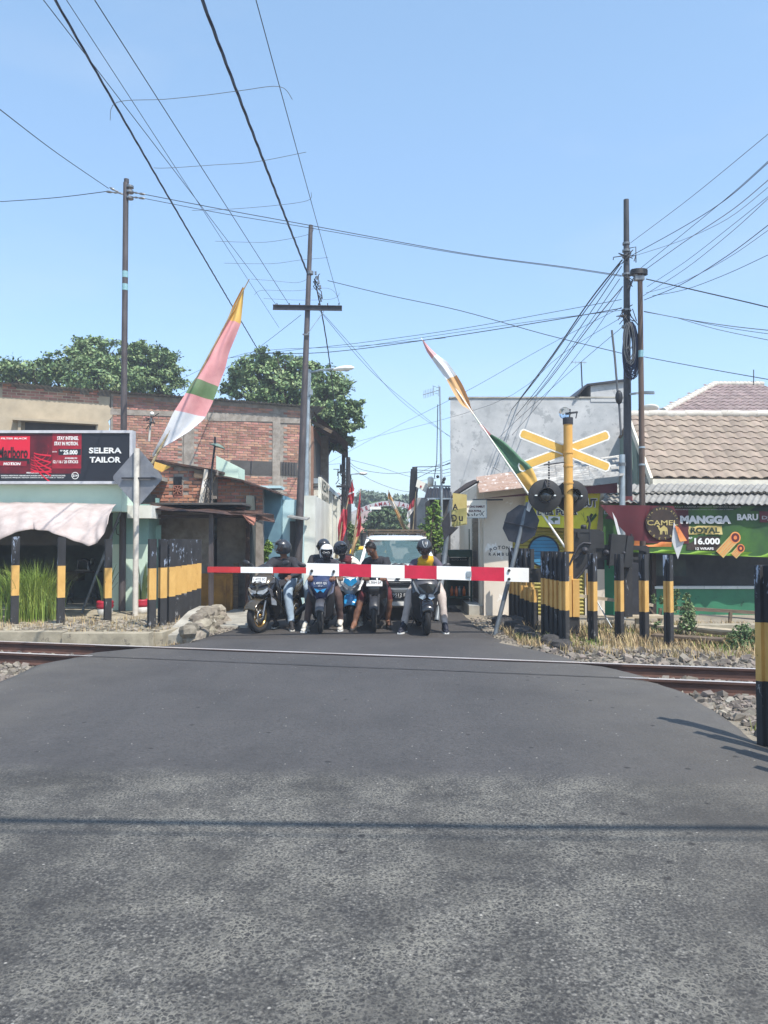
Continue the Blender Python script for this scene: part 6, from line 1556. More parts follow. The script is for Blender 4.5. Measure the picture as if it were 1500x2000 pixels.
MB().tube([P(1062,908,DS-.1), P(1102,903,DS-.08)], .012, 6).build('chain_hanger', 'dark_steel', sp2)

# barrier machine
DM = 12.55
bm_ = thing('barrier_machine', 'black barrier drive housing with counterweight arms beside the yellow post', 'machine', (XX(1150,DM), DM, -.06))
def bxp(xa_, xb_, ya_, yb_, D0, D1, nm, mt='machine_black', bev=.0, root=bm_):
    D = D0; return MB().box(XX(xa_,D), XX(xb_,D), D0, D1, ZY(yb_,D), ZY(ya_,D)).build(nm, mt, root)
F_ = lambda D: frame((0, D, 0), (1,0,0), (0,0,1))
def plate(pts, D, th, nm, mt='machine_black', root=bm_):
    q = [(XX(a,D), ZY(b,D)) for a, b in pts][::-1]
    if sum((q[i][0]*q[(i+1)%len(q)][1]-q[(i+1)%len(q)][0]*q[i][1]) for i in range(len(q))) < 0: q = q[::-1]
    return MB().prism(q, -th, 0, 0, F_(D)).build(nm, mt, root)
plate([(1113,1112),(1113,1042),(1117,1034),(1126,1032.5),(1172,1035),(1180,1040),(1180,1112)], DM, .42, 'housing')
plate([(1112,1038),(1118,1032),(1151,1033),(1151,1040),(1118,1040)], DM-.012, .03, 'lid_edge')
MB().box(XX(1151,DM),XX(1153,DM),DM-.01,DM,ZY(1110,DM),ZY(1034,DM)).build('lid_seam', 'dark_steel', bm_)
bxp(1128,1133,1040,1050,DM-.04,DM,'latch'); 
MB().lathe([(.001,.0),(.05,.0),(.05,.05),(.03,.07),(.001,.07)], 14, 0, Matrix.Translation(P(1140,1033,DM+.12))).build('lid_knob', 'machine_black', bm_)
MB().tube([P(1150,1034,DM+.1),P(1152,1022,DM+.1),P(1148,1008,DM+.12)], .02, 8).build('conduit', 'machine_black', bm_)
# pivot arm casting, sweeping from the pivot down to the boom
Dp = DM-.10
plate([(1110,1136),(1112,1104),(1128,1068),(1140,1060),(1164,1062),(1164,1082),(1150,1086),(1146,1100),(1134,1118),(1122,1132)], Dp, .04, 'pivot_arm')
m = MB(); m.tube([P(x,y,Dp-.02) for x, y in ((1112,1104),(1122,1082),(1131,1066),(1140,1060.5),(1154,1062))], .018, 8); m.build('arm_rim', 'dark_steel', bm_)
m = MB(); m.tube([P(x,y,Dp-.02) for x, y in ((1110,1137),(1124,1132),(1136,1120),(1146,1104),(1155,1092))], .018, 8); m.build('arm_rim', 'dark_steel', bm_)
m = MB(); m.tube([P(1123,1091,Dp-.03),P(1140,1078,Dp-.03)], .012, 6); m.build('arm_rib', 'dark_steel', bm_)
for px, py, r_ in ((1142,1075,.055),(1184,1079,.045),(1217,1080,.04)):
    MB().lathe([(.001,-.02),(r_,-.02),(r_,.03),(r_*.6,.035),(r_*.6,.07),(.001,.07)], 12, 0, Matrix.Translation(P(px,py,Dp-.06)) @ Matrix.Rotation(R(90),4,'X')).build('pivot_bolt', 'dark_steel', bm_)
# long horizontal channel to the right with slot
plate([(1152,1063),(1264,1066),(1268,1072),(1268,1092),(1262,1092),(1262,1078),(1248,1074.5),(1152,1070)], Dp+.02, .05, 'channel_flange')
plate([(1152,1089),(1250,1088),(1250,1093),(1152,1094)], Dp+.02, .05, 'channel_flange')
plate([(1152,1070),(1226,1072),(1226,1088),(1152,1089)], Dp+.05, .03, 'channel_web')
plate([(1248,1067),(1268,1068),(1268,1094),(1248,1092)], Dp+.10, .02, 'channel_web')
plate([(1160,1084),(1186,1087),(1160,1088)], Dp-.03, .02, 'gusset')
# counterweights: two tilted slabs
for (a, b, c_, d_), D in ((((1195,1043),(1224,1045),(1220,1104),(1190,1105)), Dp-.10), (((1226,1046),(1238,1048),(1235,1108),(1218,1108)), Dp-.12)):
    q = [P(*x, D) for x in (d_, c_, b, a)]; MB().slab(q, (0,.16,0)).build('counterweight', 'machine_black', bm_)
for px, py in ((1197,1042),(1233,1043),(1190,1106),(1228,1110)): MB().tube([P(px,py,Dp-.05), P(px,py+4,Dp-.05)], .014, 6).build('bolt', 'dark_steel', bm_)
bxp(1219,1234,1108,1205,Dp-.02,Dp+.1,'leg','black_paint2'); 
bxp(1234,1250,1100,1200,DM+.35,DM+.7,'rear_cabinet','dark_steel'); 
# yellow plinth under the pole
bxp(1104,1116,1124,1205,12.2,12.5,'plinth_panel','yellow_paint'); bxp(1118,1131,1132,1205,12.22,12.6,'plinth_panel','yellow_paint'); bxp(1106,1131,1206,1238,12.25,12.6,'plinth_base','black_paint2')
bxp(1146,1151,1120,1162,12.3,12.36,'plinth_panel','yellow_paint'); bxp(1147,1151,1162,1215,12.3,12.36,'plinth_base','black_paint2')
bxp(1158,1178,1089,1112,DM-.05,DM+.1,'junction_box')
# ================================================================ trees and plants
def tree(label, base, trunk_r, blobs, nleaf, lsize, mt, seed, cat='tree', group=None, name='tree', limbs=True, bare=0):
    """blobs: (centre Vector, radii) masses; leaf clumps are spread over them with gaps"""
    rg = random.Random(seed); o = thing(name, label, cat, base, group=group); base = Vector(base)
    tm = MB(); top = sum((b[0] for b in blobs), Vector())/len(blobs); fork = lerp(base, top, .45)
    tm.tube([base-Vector((0,0,.3)), lerp(base, fork, .5)+Vector((.1,0,0)), fork], [trunk_r*1.2, trunk_r, trunk_r*.8], 9)
    if limbs:
        for c, r in blobs:
            e = c+Vector((0,0,r[2]*.4)); mid = lerp(fork, e, .5)+Vector((rg.uniform(-.3,.3), rg.uniform(-.3,.3), 0))
            tm.tube([fork-Vector((0,0,.2)), mid, e], [trunk_r*.5, trunk_r*.3, trunk_r*.08], 6)
            for k in range(5):
                d = Vector((rg.gauss(0,1), rg.gauss(0,1), rg.gauss(.3,.7))).normalized(); f = c+Vector((d.x*r[0], d.y*r[1], d.z*r[2]))*.95
                tm.tube([lerp(mid, e, .5), lerp(lerp(mid,e,.5), f, .6)+Vector((0,0,.1)), f], [trunk_r*.18, trunk_r*.1, trunk_r*.03], 4)
    tm.build('trunk', 'bark', o)
    # clump centres on the masses
    clumps = []; tot = sum(b[1][0]*b[1][2] for b in blobs)
    for c, r in blobs:
        n = int(150*r[0]*r[2]/tot*len(blobs)**.3)+18
        for k in range(n):
            d = Vector((rg.gauss(0,1), rg.gauss(0,1), rg.gauss(.15,1))).normalized(); q = rg.uniform(.6, 1.12) if rg.random() < .8 else rg.uniform(1.1, 1.38)
            clumps.append((c+Vector((d.x*r[0]*q, d.y*r[1]*q, d.z*r[2]*q)), rg.uniform(.14,.34)*min(1.4, r[0]), d))
    m = MB(); per = max(6, int(nleaf*.5)//len(clumps))
    V = []; F = []
    for c, cr, dd in clumps:
        for k in range(per):
            g = Vector((rg.gauss(0,.5), rg.gauss(0,.5), rg.gauss(0,.33)))*cr; p = c+g
            n_ = (Vector((rg.gauss(0,.6), rg.gauss(0,.6), rg.gauss(.7,.5)))+dd*.4).normalized(); t_ = n_.cross(Vector((rg.gauss(0,1), rg.gauss(0,1), rg.gauss(0,.4)))).normalized(); b_ = n_.cross(t_)
            s = lsize*rg.uniform(.6,1.3); i0 = len(V)
            V += [p-t_*s*.5, p+b_*s*.28-n_*s*.06, p+t_*s*.5, p-b_*s*.28-n_*s*.06]; F.append([i0, i0+1, i0+2, i0+3])
    m.v = V; m.f = F; m.mi = [0]*len(F); m.sm = [False]*len(F)
    m.build('crown', mt, o)
    return o
def B(px, py, D, rx, rz, ry=None): return (P(px, py, D), (rx*D/1500., (ry or rx)*D/1500., rz*D/1500.))
tree('wide dark green tree behind the plastered left end of the brick building', (XX(205,30),30,0), .35,
     [B(150,722,30,55,36),B(190,700,30,50,36),B(60,730,30,50,24),B(-20,735,30,60,26),B(110,735,30,45,28),B(205,740,29,60,34),B(172,680,30,26,22),B(-90,740,30,60,40),B(15,726,30,26,15)], 44000, .16, 'leaf', 1)
tree('leafy tree rising between the teal tagged pole and the pink flag', (XX(285,31),31,0), .3,
     [B(285,715,31,44,36),B(262,690,31,26,22),B(318,725,31,34,36),B(300,750,31,46,30),B(318,698,31,18,14),B(250,740,31,36,36)], 34000, .16, 'leaf', 2)
tree('broad green tree behind the brick building reaching over the street', (XX(590,29),29,0), .4,
     [B(500,730,29,48,34),B(478,755,29,42,34),B(545,725,29,34,30),B(590,760,29,60,46),B(640,790,27,50,46),B(668,815,27,38,36),B(560,790,29,70,40),B(640,750,28,42,26),B(655,850,27,38,26),B(520,712,29,22,18),B(600,725,29,26,20),B(690,800,27,16,16),B(615,830,28,50,40)], 64000, .16, 'leaf', 3)
tree('rounded dark green tree standing under the street arch', (XX(755,44),44,0), .3, [B(750,1005,44,24,20),B(768,1012,44,26,18),B(735,1018,44,20,16),B(752,1030,44,34,14)], 9000, .26, 'leaf_dark', 4)
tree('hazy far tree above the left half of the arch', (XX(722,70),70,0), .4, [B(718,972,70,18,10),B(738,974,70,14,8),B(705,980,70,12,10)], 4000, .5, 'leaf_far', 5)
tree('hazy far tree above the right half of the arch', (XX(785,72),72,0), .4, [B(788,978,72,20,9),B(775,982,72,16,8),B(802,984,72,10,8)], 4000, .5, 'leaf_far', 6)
tree('bright green shrub climbing the corner beside the black roof', (XX(850,19.5),19.5,-.05), .05,
     [B(848,1000,19.5,13,14),B(842,1020,19.5,12,16),B(856,1030,19.5,12,20),B(847,1052,19.5,14,18),B(858,1065,19.5,10,20),B(838,1038,19.5,9,12),B(852,985,19.5,5,8),B(826,1030,19.7,7,6)], 5200, .075, 'leaf_bright', 7, 'shrub', name='shrub')
tree('small green bush between the far street flags', (XX(697,22),22,-.05), .03, [B(688,1040,22,7,14),B(694,1062,22,8,14),B(683,1030,22,4,9)], 1300, .08, 'leaf', 8, 'shrub', name='shrub')
tree('potted leafy plant in front of the pale blue wall', (XX(520,17.2),17.2,-.05), .02, [B(517,1078,17.2,9,10),B(524,1068,17.2,6,9),B(513,1090,17.2,8,8)], 500, .10, 'leaf_bright', 9, 'plant', name='potted_plant')
tree('dusty green weed beside the lone striped post', (XX(1342,11.6),11.6,-.06), .008, [B(1344,1190,11.6,11,14),B(1342,1168,11.6,6,8),B(1338,1215,11.6,10,16),B(1350,1215,11.6,8,16),B(1322,1160,11.5,5,9),B(1318,1185,11.5,4,14)], 1100, .045, 'leaf', 10, 'weed', name='tall_weed')
tree('dusty weed at the right edge near the kerb block', (XX(1450,10.8),10.8,-.06), .008, [B(1450,1232,10.8,14,12),B(1437,1250,10.8,12,16),B(1470,1245,10.8,10,16),B(1452,1262,10.8,18,14)], 900, .045, 'leaf', 12, 'weed', name='tall_weed')
tree('sparse weed stalk right of the slim striped post', (XX(1280,12.4),12.4,-.06), .006, [B(1277,1170,12.4,3,8),B(1292,1172,12.4,3,7),B(1285,1230,12.4,8,12)], 260, .045, 'leaf', 13, 'weed', name='tall_weed')

# tall grass clump at the left edge
gc = thing('grass_clump', 'big bright green lemongrass clump between the two left striped posts', 'plant', (XX(55,13.2),13.2,TZ))
rg = random.Random(4); m = MB()
for k in range(1500):
    bx_, by_ = XX(rg.gauss(60,21),13.2), 13.2+rg.gauss(0,.16); a = rg.uniform(0,6.28); h = rg.uniform(.55,1.08); ln = rg.uniform(.15,.75)*h; wd = rg.uniform(.004,.009)
    pts = []; dx, dy = math.cos(a), math.sin(a)*.7
    for i in range(6):
        t = i/5.; pts.append(Vector((bx_+dx*ln*t*t, by_+dy*ln*t*t, TZ+h*(1.25*t-.42*t**2.6 if ln > .35 else t))))
    vs = []
    for i, p in enumerate(pts): ww = wd*(1-(i/5.)**2*.95); vs += [p+Vector((-dy*ww,dx*ww,0)), p-Vector((-dy*ww,dx*ww,0))]
    m.add(vs, [(2*i,2*i+1,2*i+3,2*i+2) for i in range(5)])
m.build('blades', 'grass_clump', gc)
# snake plants in red and white pots
def snake(px, pb, label, seed):
    b = PG(px, pb, TZ); o = thing('snake_plant', label, 'potted plant', b, group='snake plants in red and white pots')
    T = Matrix.Translation(b)
    pt = MB().lathe([(.001,0),(.10,0),(.125,.05),(.135,.12),(.125,.135)], 20, 0, T).build('pot', 'pot_white', o)
    MB().lathe([(.125,.136),(.14,.15),(.155,.19),(.14,.215),(.15,.235),(.145,.27),(.13,.275),(.12,.25),(.001,.25)], 20, 0, T).build('pot_rim', 'pot_red', o)
    rg = random.Random(seed)
    for k in range(7):
        a = rg.uniform(0,6.28); h = rg.uniform(.35,.75); ln = rg.uniform(.02,.2); r0 = .05; ta = rg.uniform(0,3.14); rows = []
        for i in range(7):
            t = i/6.; wd = .038*math.sin(math.pi*min(1,(t*.75+.22)))*(1 if t < .99 else .1)
            c = b+Vector((math.cos(a)*(r0+ln*t*t), math.sin(a)*(r0+ln*t*t), .24+h*t)); u = Vector((math.cos(ta+t*.6), math.sin(ta+t*.6), 0))
            rows.append([c-u*wd, c+u.cross(Vector((0,0,1)))*.008, c+u*wd])
        MB().grid(rows).build('leaf', 'snake_leaf', o)
snake(205, 1203, 'snake plant in a red and white pot left of the tall teal tagged pole', 1)
snake(277, 1199, 'snake plant in a red and white pot beside the mint pillar', 2)
# pot for the plant at the blue wall
MB().lathe([(.001,0),(.14,0),(.19,.3),(.18,.31),(.001,.3)], 16, 0, Matrix.Translation((XX(520,17.2),17.2,.45))).build('pot', 'rusty_red_tin', bpy.data.objects['potted_plant'])
MB().box(XX(520,17.2)-.18, XX(520,17.2)+.18, 17.05, 17.4, -.06, .45).build('pot_stand', 'concrete', bpy.data.objects['potted_plant'])
# sewing machine and table inside the mint shop
sw = thing('sewing_machine', 'old black treadle sewing machine standing inside the mint shop', 'sewing machine', (XX(160,16.2),16.2,.12))
x_, y_ = XX(162,16.2), 16.2; zt_ = ZY(1115,16.2)
MB().box(x_-.3, x_+.34, y_-.2, y_+.2, zt_-.03, zt_).build('table_top', 'wood_dark', sw)
MB().box(x_-.28, x_-.02, y_-.18, y_+.18, zt_-.2, zt_-.031).build('drawer', 'wood_dark', sw)
for a in (-.26,.28):
    m = MB(); m.bar((x_+a,y_-.15,.12),(x_+a*.8,y_-.02,zt_-.03),.025).bar((x_+a,y_+.15,.12),(x_+a*.8,y_+.02,zt_-.03),.025).bar((x_+a,y_-.15,.3),(x_+a,y_+.15,.3),.02); m.build('leg_frame', 'machine_black', sw)
m = MB(); m.box(x_-.12,x_+.18,y_-.07,y_+.07,zt_,zt_+.03); m.tube([(x_+.13,y_,zt_+.03),(x_+.13,y_,zt_+.2),(x_+.05,y_,zt_+.24),(x_-.08,y_,zt_+.22),(x_-.1,y_,zt_+.06)],[.045,.04,.04,.035,.02],10); m.build('head', 'gloss_black', sw)
MB().lathe([(.001,-.015),(.07,-.015),(.07,.015),(.001,.015)],16,0,Matrix.Translation((x_+.2,y_,zt_+.19)) @ Matrix.Rotation(R(90),4,'Y')).build('hand_wheel', 'alu', sw)
lm = thing('wall_lamp', 'thin black pole with small green shaded lamp above the brick house', 'lamp', (XX(412,16.2),16.2,2.2))
MB().tube([P(410,1000,16.2),P(412,930,16.2),P(420,868,16.2),P(420,853,16.2)], .022, 6).build('pole', 'cable', lm)
MB().lathe([(.02,.06),(.10,.04),(.17,.0),(.165,-.01),(.09,.02)], 14, 0, Matrix.Translation(P(425,872,16.15)) @ Matrix.Rotation(R(18),4,'Y')).build('lamp_shade', 'gable_green', lm)
m = MB(); rg = random.Random(9)
for k in range(14):
    a = P(408+rg.uniform(-3,3), 925+k*4, 16.1); m.tube([a, a+Vector((rg.uniform(-.12,.1),0,-.1)), a+Vector((rg.uniform(-.12,.12),0,-.28))], .006, 4)
m.build('loose_wire', 'cable', lm, kind='stuff')
ins = thing('house_mast', 'short white service mast with tangled insulator on the brick wall', 'mast', P(292,865,20.5))
MB().tube([P(291,862,20.6),P(295,815,20.6)], .03, 6).build('mast', 'pole_white', ins)
m = MB(); rg = random.Random(19)
for k in range(12):
    a = P(294+rg.uniform(-4,4), 812+rg.uniform(0,16), 20.5); m.tube([a, a+Vector((rg.uniform(-.25,.25),0,rg.uniform(-.2,.2)))], .012, 4)
m.build('wire_knot', 'cable', ins, kind='stuff')
MB().ball(P(297,808,20.5), .055).build('insulator', 'white_sign', ins)

# ================================================================ down the street
# white building with round sign, left of the street
wb = thing('white_shophouse', 'white shophouse with yellow signboard and round brown sign, left of the street', 'building', (-4, 28, 0))
xw = -2.0
MB().box(-8, xw, 23.6, 34, -.1, 3.16).build('wall', 'white_wall', wb)
MB().box(-8, xw+.08, 23.5, 34.1, 3.161, 3.32).build('cornice', 'galv', wb)
for y in (27.6, 30.2, 32.6): MB().box(xw+.001, xw+.14, y, y+.25, -.05, 3.15).build('pilaster', 'white_wall', wb)
for y in (28.4, 31): MB().box(xw+.001, xw+.02, y, y+1.2, 1.6, 2.7).build('window', 'glass_dark', wb)
MB().box(-4.2, xw+.3, 20.4, 23.55, 2.0, 2.25).build('canopy', 'white_wall', wb)
MB().box(-4.2, xw+.1, 20.5, 23.5, 1.75, 1.99).build('soffit', 'fascia_cream', wb)
Fy = frame((xw+.33, 22, 2.72), (0,1,0), (0,0,1))
yp = MB(); yp.box(xw+.24, xw+.32, 20.5, 23.4, 2.32, 3.12).build('signboard', 'fascia_cream', wb)
text('KEDAI', frame((xw+.325, 21.95, 2.93), (0,1,0), (0,0,1)), .3, 'banner_dgreen', wb, width=2.2, height=.28, bold=.01); text('RAHAYU', frame((xw+.325, 21.95, 2.55), (0,1,0), (0,0,1)), .3, 'banner_dgreen', wb, width=2.4, height=.3, bold=.01)
for z in (2.27, 3.14): 
    for i in range(7): MB().box(xw+.25, xw+.31, 20.6+i*.4, 20.8+i*.4, z, z+.05).build('hanger', 'dark_steel', wb)
rs = MB().tube([P(633,951,23.3), P(633,951,23.4)], .17, 28); rs_ = rs.build('round_sign', 'wood_old', wb)
f3 = frame(P(633,951,23.295), (1,0,0), (0,0,1)); 
m = MB(); n_ = 28; a = [(.165*math.cos(2*math.pi*i/n_), .165*math.sin(2*math.pi*i/n_), .003) for i in range(n_)]; b = [(x*.9,y*.9,z) for x,y,z in a]
m.add(a+b, [(i,(i+1)%n_,n_+(i+1)%n_,n_+i) for i in range(n_)], 0, False, f3); m.build('sign_ring', 'print_white', rs_)
text('Ken', f3, .12, 'print_white', rs_, width=.2, bold=.02)
MB().bar(P(622,951,23.4), P(606,951,23.4), .04).build('sign_arm', 'dark_steel', wb)
MB().box(xw-.4, xw-.002+.01, 23.55, 23.598, 1.0, 2.0)
# small yellow hanging notice and dark board below it
nb = thing('notice_board', 'small yellow printed notice hanging below the shophouse canopy', 'notice', P(612,1030,20.4))
MB().slab([P(604,1043,20.4),P(622,1042,20.4),P(620,1019,20.4),P(604,1018,20.4)], (0,.02,0)).build('panel', 'banner_tan', nb)
kw = dict(parent=nb, D=20.39); bt('ada', 612, 1026, 'print_black', wpx=8, hpx=4, d=.003, **kw); bt('es teh', 612, 1034, 'print_black', wpx=10, hpx=4, d=.003, **kw)
MB().slab([P(604,1075,20.6),P(617,1075,20.6),P(617,1044,20.6),P(604,1044,20.6)], (0,.02,0)).build('dark_board', 'glass_dark', nb)

def farpole(px, pt, D, r, label, pb=1100, arms=()):
    o = thing('utility_pole', label, 'utility pole', (XX(px,D), D, -.05))
    MB().tube([(XX(px,D),D,-.3),P(px,pt,D)], [r*1.2,r*.8], 10).build('shaft', 'pole_dark', o)
    for py, l, rr in arms: MB().bar(P(px-l,py,D-.1), P(px+rr,py,D-.1), .08).build('crossarm', 'dark_steel', o)
    return o
p1 = farpole(671, 885, 30, .09, 'far street pole with crossarm near the white shophouse', arms=((950,14,10),)); p2 = farpole(680, 893, 30.6, .11, 'darker far street pole next to the lamp arm', arms=((952,6,10),))
MB().box(XX(664,30),XX(669,30),29.8,30,ZY(925,30),ZY(908,30)).build('transformer', 'grey_plastic', p1)
m = MB(); rg = random.Random(29)
for k in range(40):
    a = P(rg.uniform(660,684), rg.uniform(905,975), 29.9); m.tube([a, a+Vector((rg.uniform(-.25,.25),0,rg.uniform(-.35,.1)))], .014, 4)
m.build('cable_tangle', 'cable', p2, kind='stuff')
sl2 = thing('street_lamp', 'smaller far street lamp beyond the red flags', 'street lamp', (XX(684,31),31,-.05))
MB().tube([(XX(684,31),31,0),P(684,927,31),P(700,925,31)], [.05,.05,.03], 8).build('post', 'galv', sl2)
MB().ball(P(709,925,30.9), .17, sc3=(1.1,.5,.35)).build('lamp_head', 'white_sign', sl2)
p3 = farpole(810, 912, 33, .14, 'far pole wrapped in many cables at the right of the arch'); p4 = farpole(804, 922, 33.4, .07, 'thinner dark pole touching the cable wrapped far pole')
m = MB(); rg = random.Random(31)
for k in range(26):
    x = rg.uniform(803,814); y0_ = rg.uniform(914,930); m.tube([P(x,y0_,32.8),P(x+rg.uniform(-3,3),y0_+25,32.8),P(x-rg.uniform(0,6),y0_+rg.uniform(50,90),32.8)], .018, 4)
m.build('cable_tangle', 'cable', p3, kind='stuff')
# street gate arch
ar = thing('street_arch', 'grey street gate arch with red lettering across the far end', 'arch', (0, 42, 0))
DAr = 42; pts_t = []; pts_b = []
for i in range(21):
    t = i/20.; px = 686+150*t; k = math.sin(math.pi*min(1,max(0,(t-.0)/1.0))); top = 1000-22*k; pts_t.append((px, top)); pts_b.append((px, top+(10 if .12 < t < .88 else 14)))
rows = [[P(x,y,DAr) for x,y in pts_t], [P(x,y,DAr) for x,y in pts_b]]
m = MB(); m.loft([[P(a[0],a[1],DAr), P(b[0],b[1],DAr), P(b[0],b[1],DAr)+Vector((0,.3,0)), P(a[0],a[1],DAr)+Vector((0,.3,0))] for a, b in zip(pts_t, pts_b)], smooth=False); m.build('band', 'board_frame', ar)
for i, ch in enumerate('SELAMAT JALAN'):
    t = .14+.72*i/12.; px = 686+150*t; k = math.sin(math.pi*t); sl_ = -22*math.pi*math.cos(math.pi*t)/150.
    if ch != ' ': text(ch, frame(P(px, 1000-22*k+5, DAr-.02), Vector((1,0,-sl_)), Vector((sl_,0,1))), .27, 'print_crimson', ar, bold=.02)
for px in (686, 832): MB().box(XX(px,DAr)-.15, XX(px,DAr)+.25, DAr-.05, DAr+.35, -.05, ZY(1004,DAr)).build('column', 'old_wall', ar)
MB().box(XX(722,DAr), XX(744,DAr), DAr-.03, DAr+.02, ZY(995,DAr), ZY(990,DAr)).build('plate', 'white_sign', ar)
# small houses at the end of the street
def far_house(label, xa_, xb_, D, yt, yr, wallm, roofm, depth=6):
    o = thing('house', label, 'house', ((XX(xa_,D)+XX(xb_,D))/2, D+depth/2, -.05)); a, b = XX(xa_,D), XX(xb_,D)
    w_ = MB().box(a, b, D, D+depth, -.1, ZY(yt,D)).build('wall', wallm, o)
    MB().slab([(a-.3,D-.4,ZY(yt,D)),(b+.3,D-.4,ZY(yt,D)),(b-.4,D+depth/2,ZY(yr,D+depth/2)),(a+.4,D+depth/2,ZY(yr,D+depth/2))], (0,0,.08)).build('roof', roofm, o)
    MB().box(a+(b-a)*.3, a+(b-a)*.55, D-.03, D-.005, .8, 1.9).build('window', 'glass_dark', o)
    return o
far_house('brown roofed far house behind the left part of the arch', 686, 742, 50, 1032, 1000, 'brick', 'roof_tile_red')
far_house('small far house with orange gable behind the leaning red flags', 700, 716, 47, 1040, 1026, 'mortar', 'brick_orange', 3)
far_house('low pale far house closing the street end', 740, 850, 56, 1032, 1022, 'white_wall', 'roof_tile')
far_house('far left house row beyond the white shophouse', 560, 668, 36, 985, 965, 'plaster_beige', 'roof_tile_red', 9)
# right side: concrete pier, black tin roof, white gutter
pr = thing('concrete_pier', 'weathered concrete wall end beside the cable wrapped far pole', 'wall', (XX(826,28),28,-.05))
MB().box(XX(815,28), XX(836,28), 28, 28.6, -.1, ZY(972,28)).build('pier', 'old_wall', pr)
MB().box(XX(836,28.3), 4.5, 28.3, 28.5, -.1, ZY(985,28)).build('wall', 'old_wall', pr)
br = thing('tin_shed', 'black tin roofed shed behind the bright green shrub', 'shed', (2.6, 22.5, -.05))
corr('roof_sheet', 'dark_steel', P(828,975,21.0), P(884,975,21.0), P(880,952,22.5), P(834,953,22.5), br, pitch=.1, amp=.02)
MB().box(XX(838,22), XX(880,21.6), 21.7, 24, -.1, ZY(975,21.7)).build('wall', 'dark_interior', br)
MB().bar(P(834,974,20.9), P(884,974,20.9), .04).build('beam', 'galv', br)
gt = thing('white_gutter_board', 'slanted white board with small red mark on the far right roof', 'board', P(820,935,27))
MB().slab([P(812,950,27),P(832,962,27),P(842,948,27),P(815,936,27)], (0,.1,0)).build('board', 'white_sign', gt)
MB().slab([P(820,951,26.98),P(823,953,26.98),P(824,949,26.98),P(821,948,26.98)], (0,.01,0)).build('mark', 'print_crimson', gt)
wt = thing('water_pipe_frame', 'pale roof rail carrying a small white tank right of the far pole', 'roof rail', P(860,955,24))
MB().bar(P(836,949,24), P(882,950,24), .05).build('rail', 'galv', wt)
for px in (848,858,872): MB().bar(P(px,949,24), P(px,957,24), .03).build('stay', 'galv', wt)
MB().lathe([(.001,0),(.09,0),(.1,.25),(.06,.3),(.001,.31)], 12, 0, Matrix.Translation(P(841,950,24))).build('tank', 'white_sign', wt)
MB().tube([P(850,957,24),P(850,940,24)], .02, 6).build('stay', 'galv', wt)
# TV aerials
an = thing('tv_antenna', 'tall television aerial on a thin mast left of the concrete building', 'antenna', (XX(862,20.8),20.8,-.05))
MB().tube([P(864,1085,20.8),P(862,930,20.8),P(859,755,20.8)], [.035,.03,.02], 8).build('mast', 'galv', an)
m = MB(); m.tube([P(826,771,20.8),P(857,762,20.8)], .012, 6)
m.build('boom', 'galv', an)
for i in range(7): a = P(828+i*3.2, 770.5-i*.95, 20.8); MB().tube([a-Vector((0,.0,.11)), a+Vector((0,.0,.11))], .007, 5).build('element', 'galv', an)
for dx, dy in ((845,-8),(850,6),(852,-6)):
    MB().bar(P(dx,762+dy,20.9), P(dx+6,762+dy+1,20.6), .012).build('reflector', 'galv', an)
MB().bar(P(846,752,20.8), P(846,772,20.8), .012).build('reflector', 'galv', an); MB().bar(P(857,752,20.8), P(856,774,20.8), .014).build('reflector', 'galv', an)
m = MB(); m.tube([P(855,790,20.7),P(853,900,20.7),P(848,935,20.7)], .012, 5); m.build('cable', 'cable', an)
for px, py in ((855,931),(867,937),(868,935),(866,942)): MB().ball(P(px,py,20.7), .045, 8, 5).build('splice', 'cable', an)
an2 = thing('tv_antenna', 'small television aerial on the roof of the concrete building', 'antenna', P(1137,776,23))
MB().tube([P(1138,776,23),P(1135,707,23)], .02, 6).build('mast', 'dark_steel', an2); MB().bar(P(1116,707,23),P(1146,708,23), .02).build('boom', 'galv', an2)
for px in (1117,1124,1131,1141): MB().bar(P(px,704,23),P(px,711,23), .012).build('element', 'galv', an2)

# ------- flags down the street
FG = 'flags on leaning poles down the street'
def sflag(label, base, tip, left, right, bands, mats_, D, seed=0, wav=.05):
    f = banner_flag('street_flag', label, base, tip, left, right, bands, mats_, D, D, wav, seed, pr=.02); f['group'] = FG
RW = ['flag_red','flag_cloth_white','flag_red_plain','flag_orange','leaf_bright']
sflag('red flag with white stripe highest on the left side of the street', P(655,1090,20.5), P(689,936,20.5), [(687,938),(683,955),(679,972),(680,984)], [(688,938),(691,952),(692,966),(690,984)], [(0,2),(.5,1),(.56,2)], RW, 20.5, 1)
sflag('ragged red and white flag hanging low beside the dark far pole', P(658,1095,20.3), P(672,990,20.3), [(668,994),(664,1010),(660,1030),(660,1050),(660,1070)], [(678,995),(678,1012),(677,1030),(672,1050),(664,1074)], [(0,0),(.5,0),(.7,2)], RW, 20.3, 2, .08)
sflag('narrow red and white flag leaning right on a thin pole', P(688,1078,20.0), P(704,955,20.0), [(703,958),(700,985),(697,1005),(699,1020),(696,1035),(690,1050)], [(704,958),(704,985),(705,1005),(706,1018),(705,1030),(701,1040)], [(0,0),(.35,0),(.6,2)], RW, 20.0, 3)
sflag('long tapering flag turning from red to orange and green at its foot', P(682,1098,19.6), P(705,1000,19.6), [(702,1012),(697,1030),(691,1050),(686,1070),(684,1088),(686,1095)], [(706,1012),(705,1030),(702,1046),(696,1062),(690,1080),(689,1094)], [(0,2),(.4,3),(.8,4)], RW, 19.6, 4)
sflag('white and orange flag leaning left above the pickup roof', P(800,1048,24), P(758,957,24), [(759,960),(757,968),(759,980),(769,992),(775,1008),(783,1026),(790,1036)], [(760,960),(765,972),(772,988),(775,996),(783,1008),(790,1022),(796,1038)], [(0,3),(.25,1),(.5,3)], RW, 24, 5)
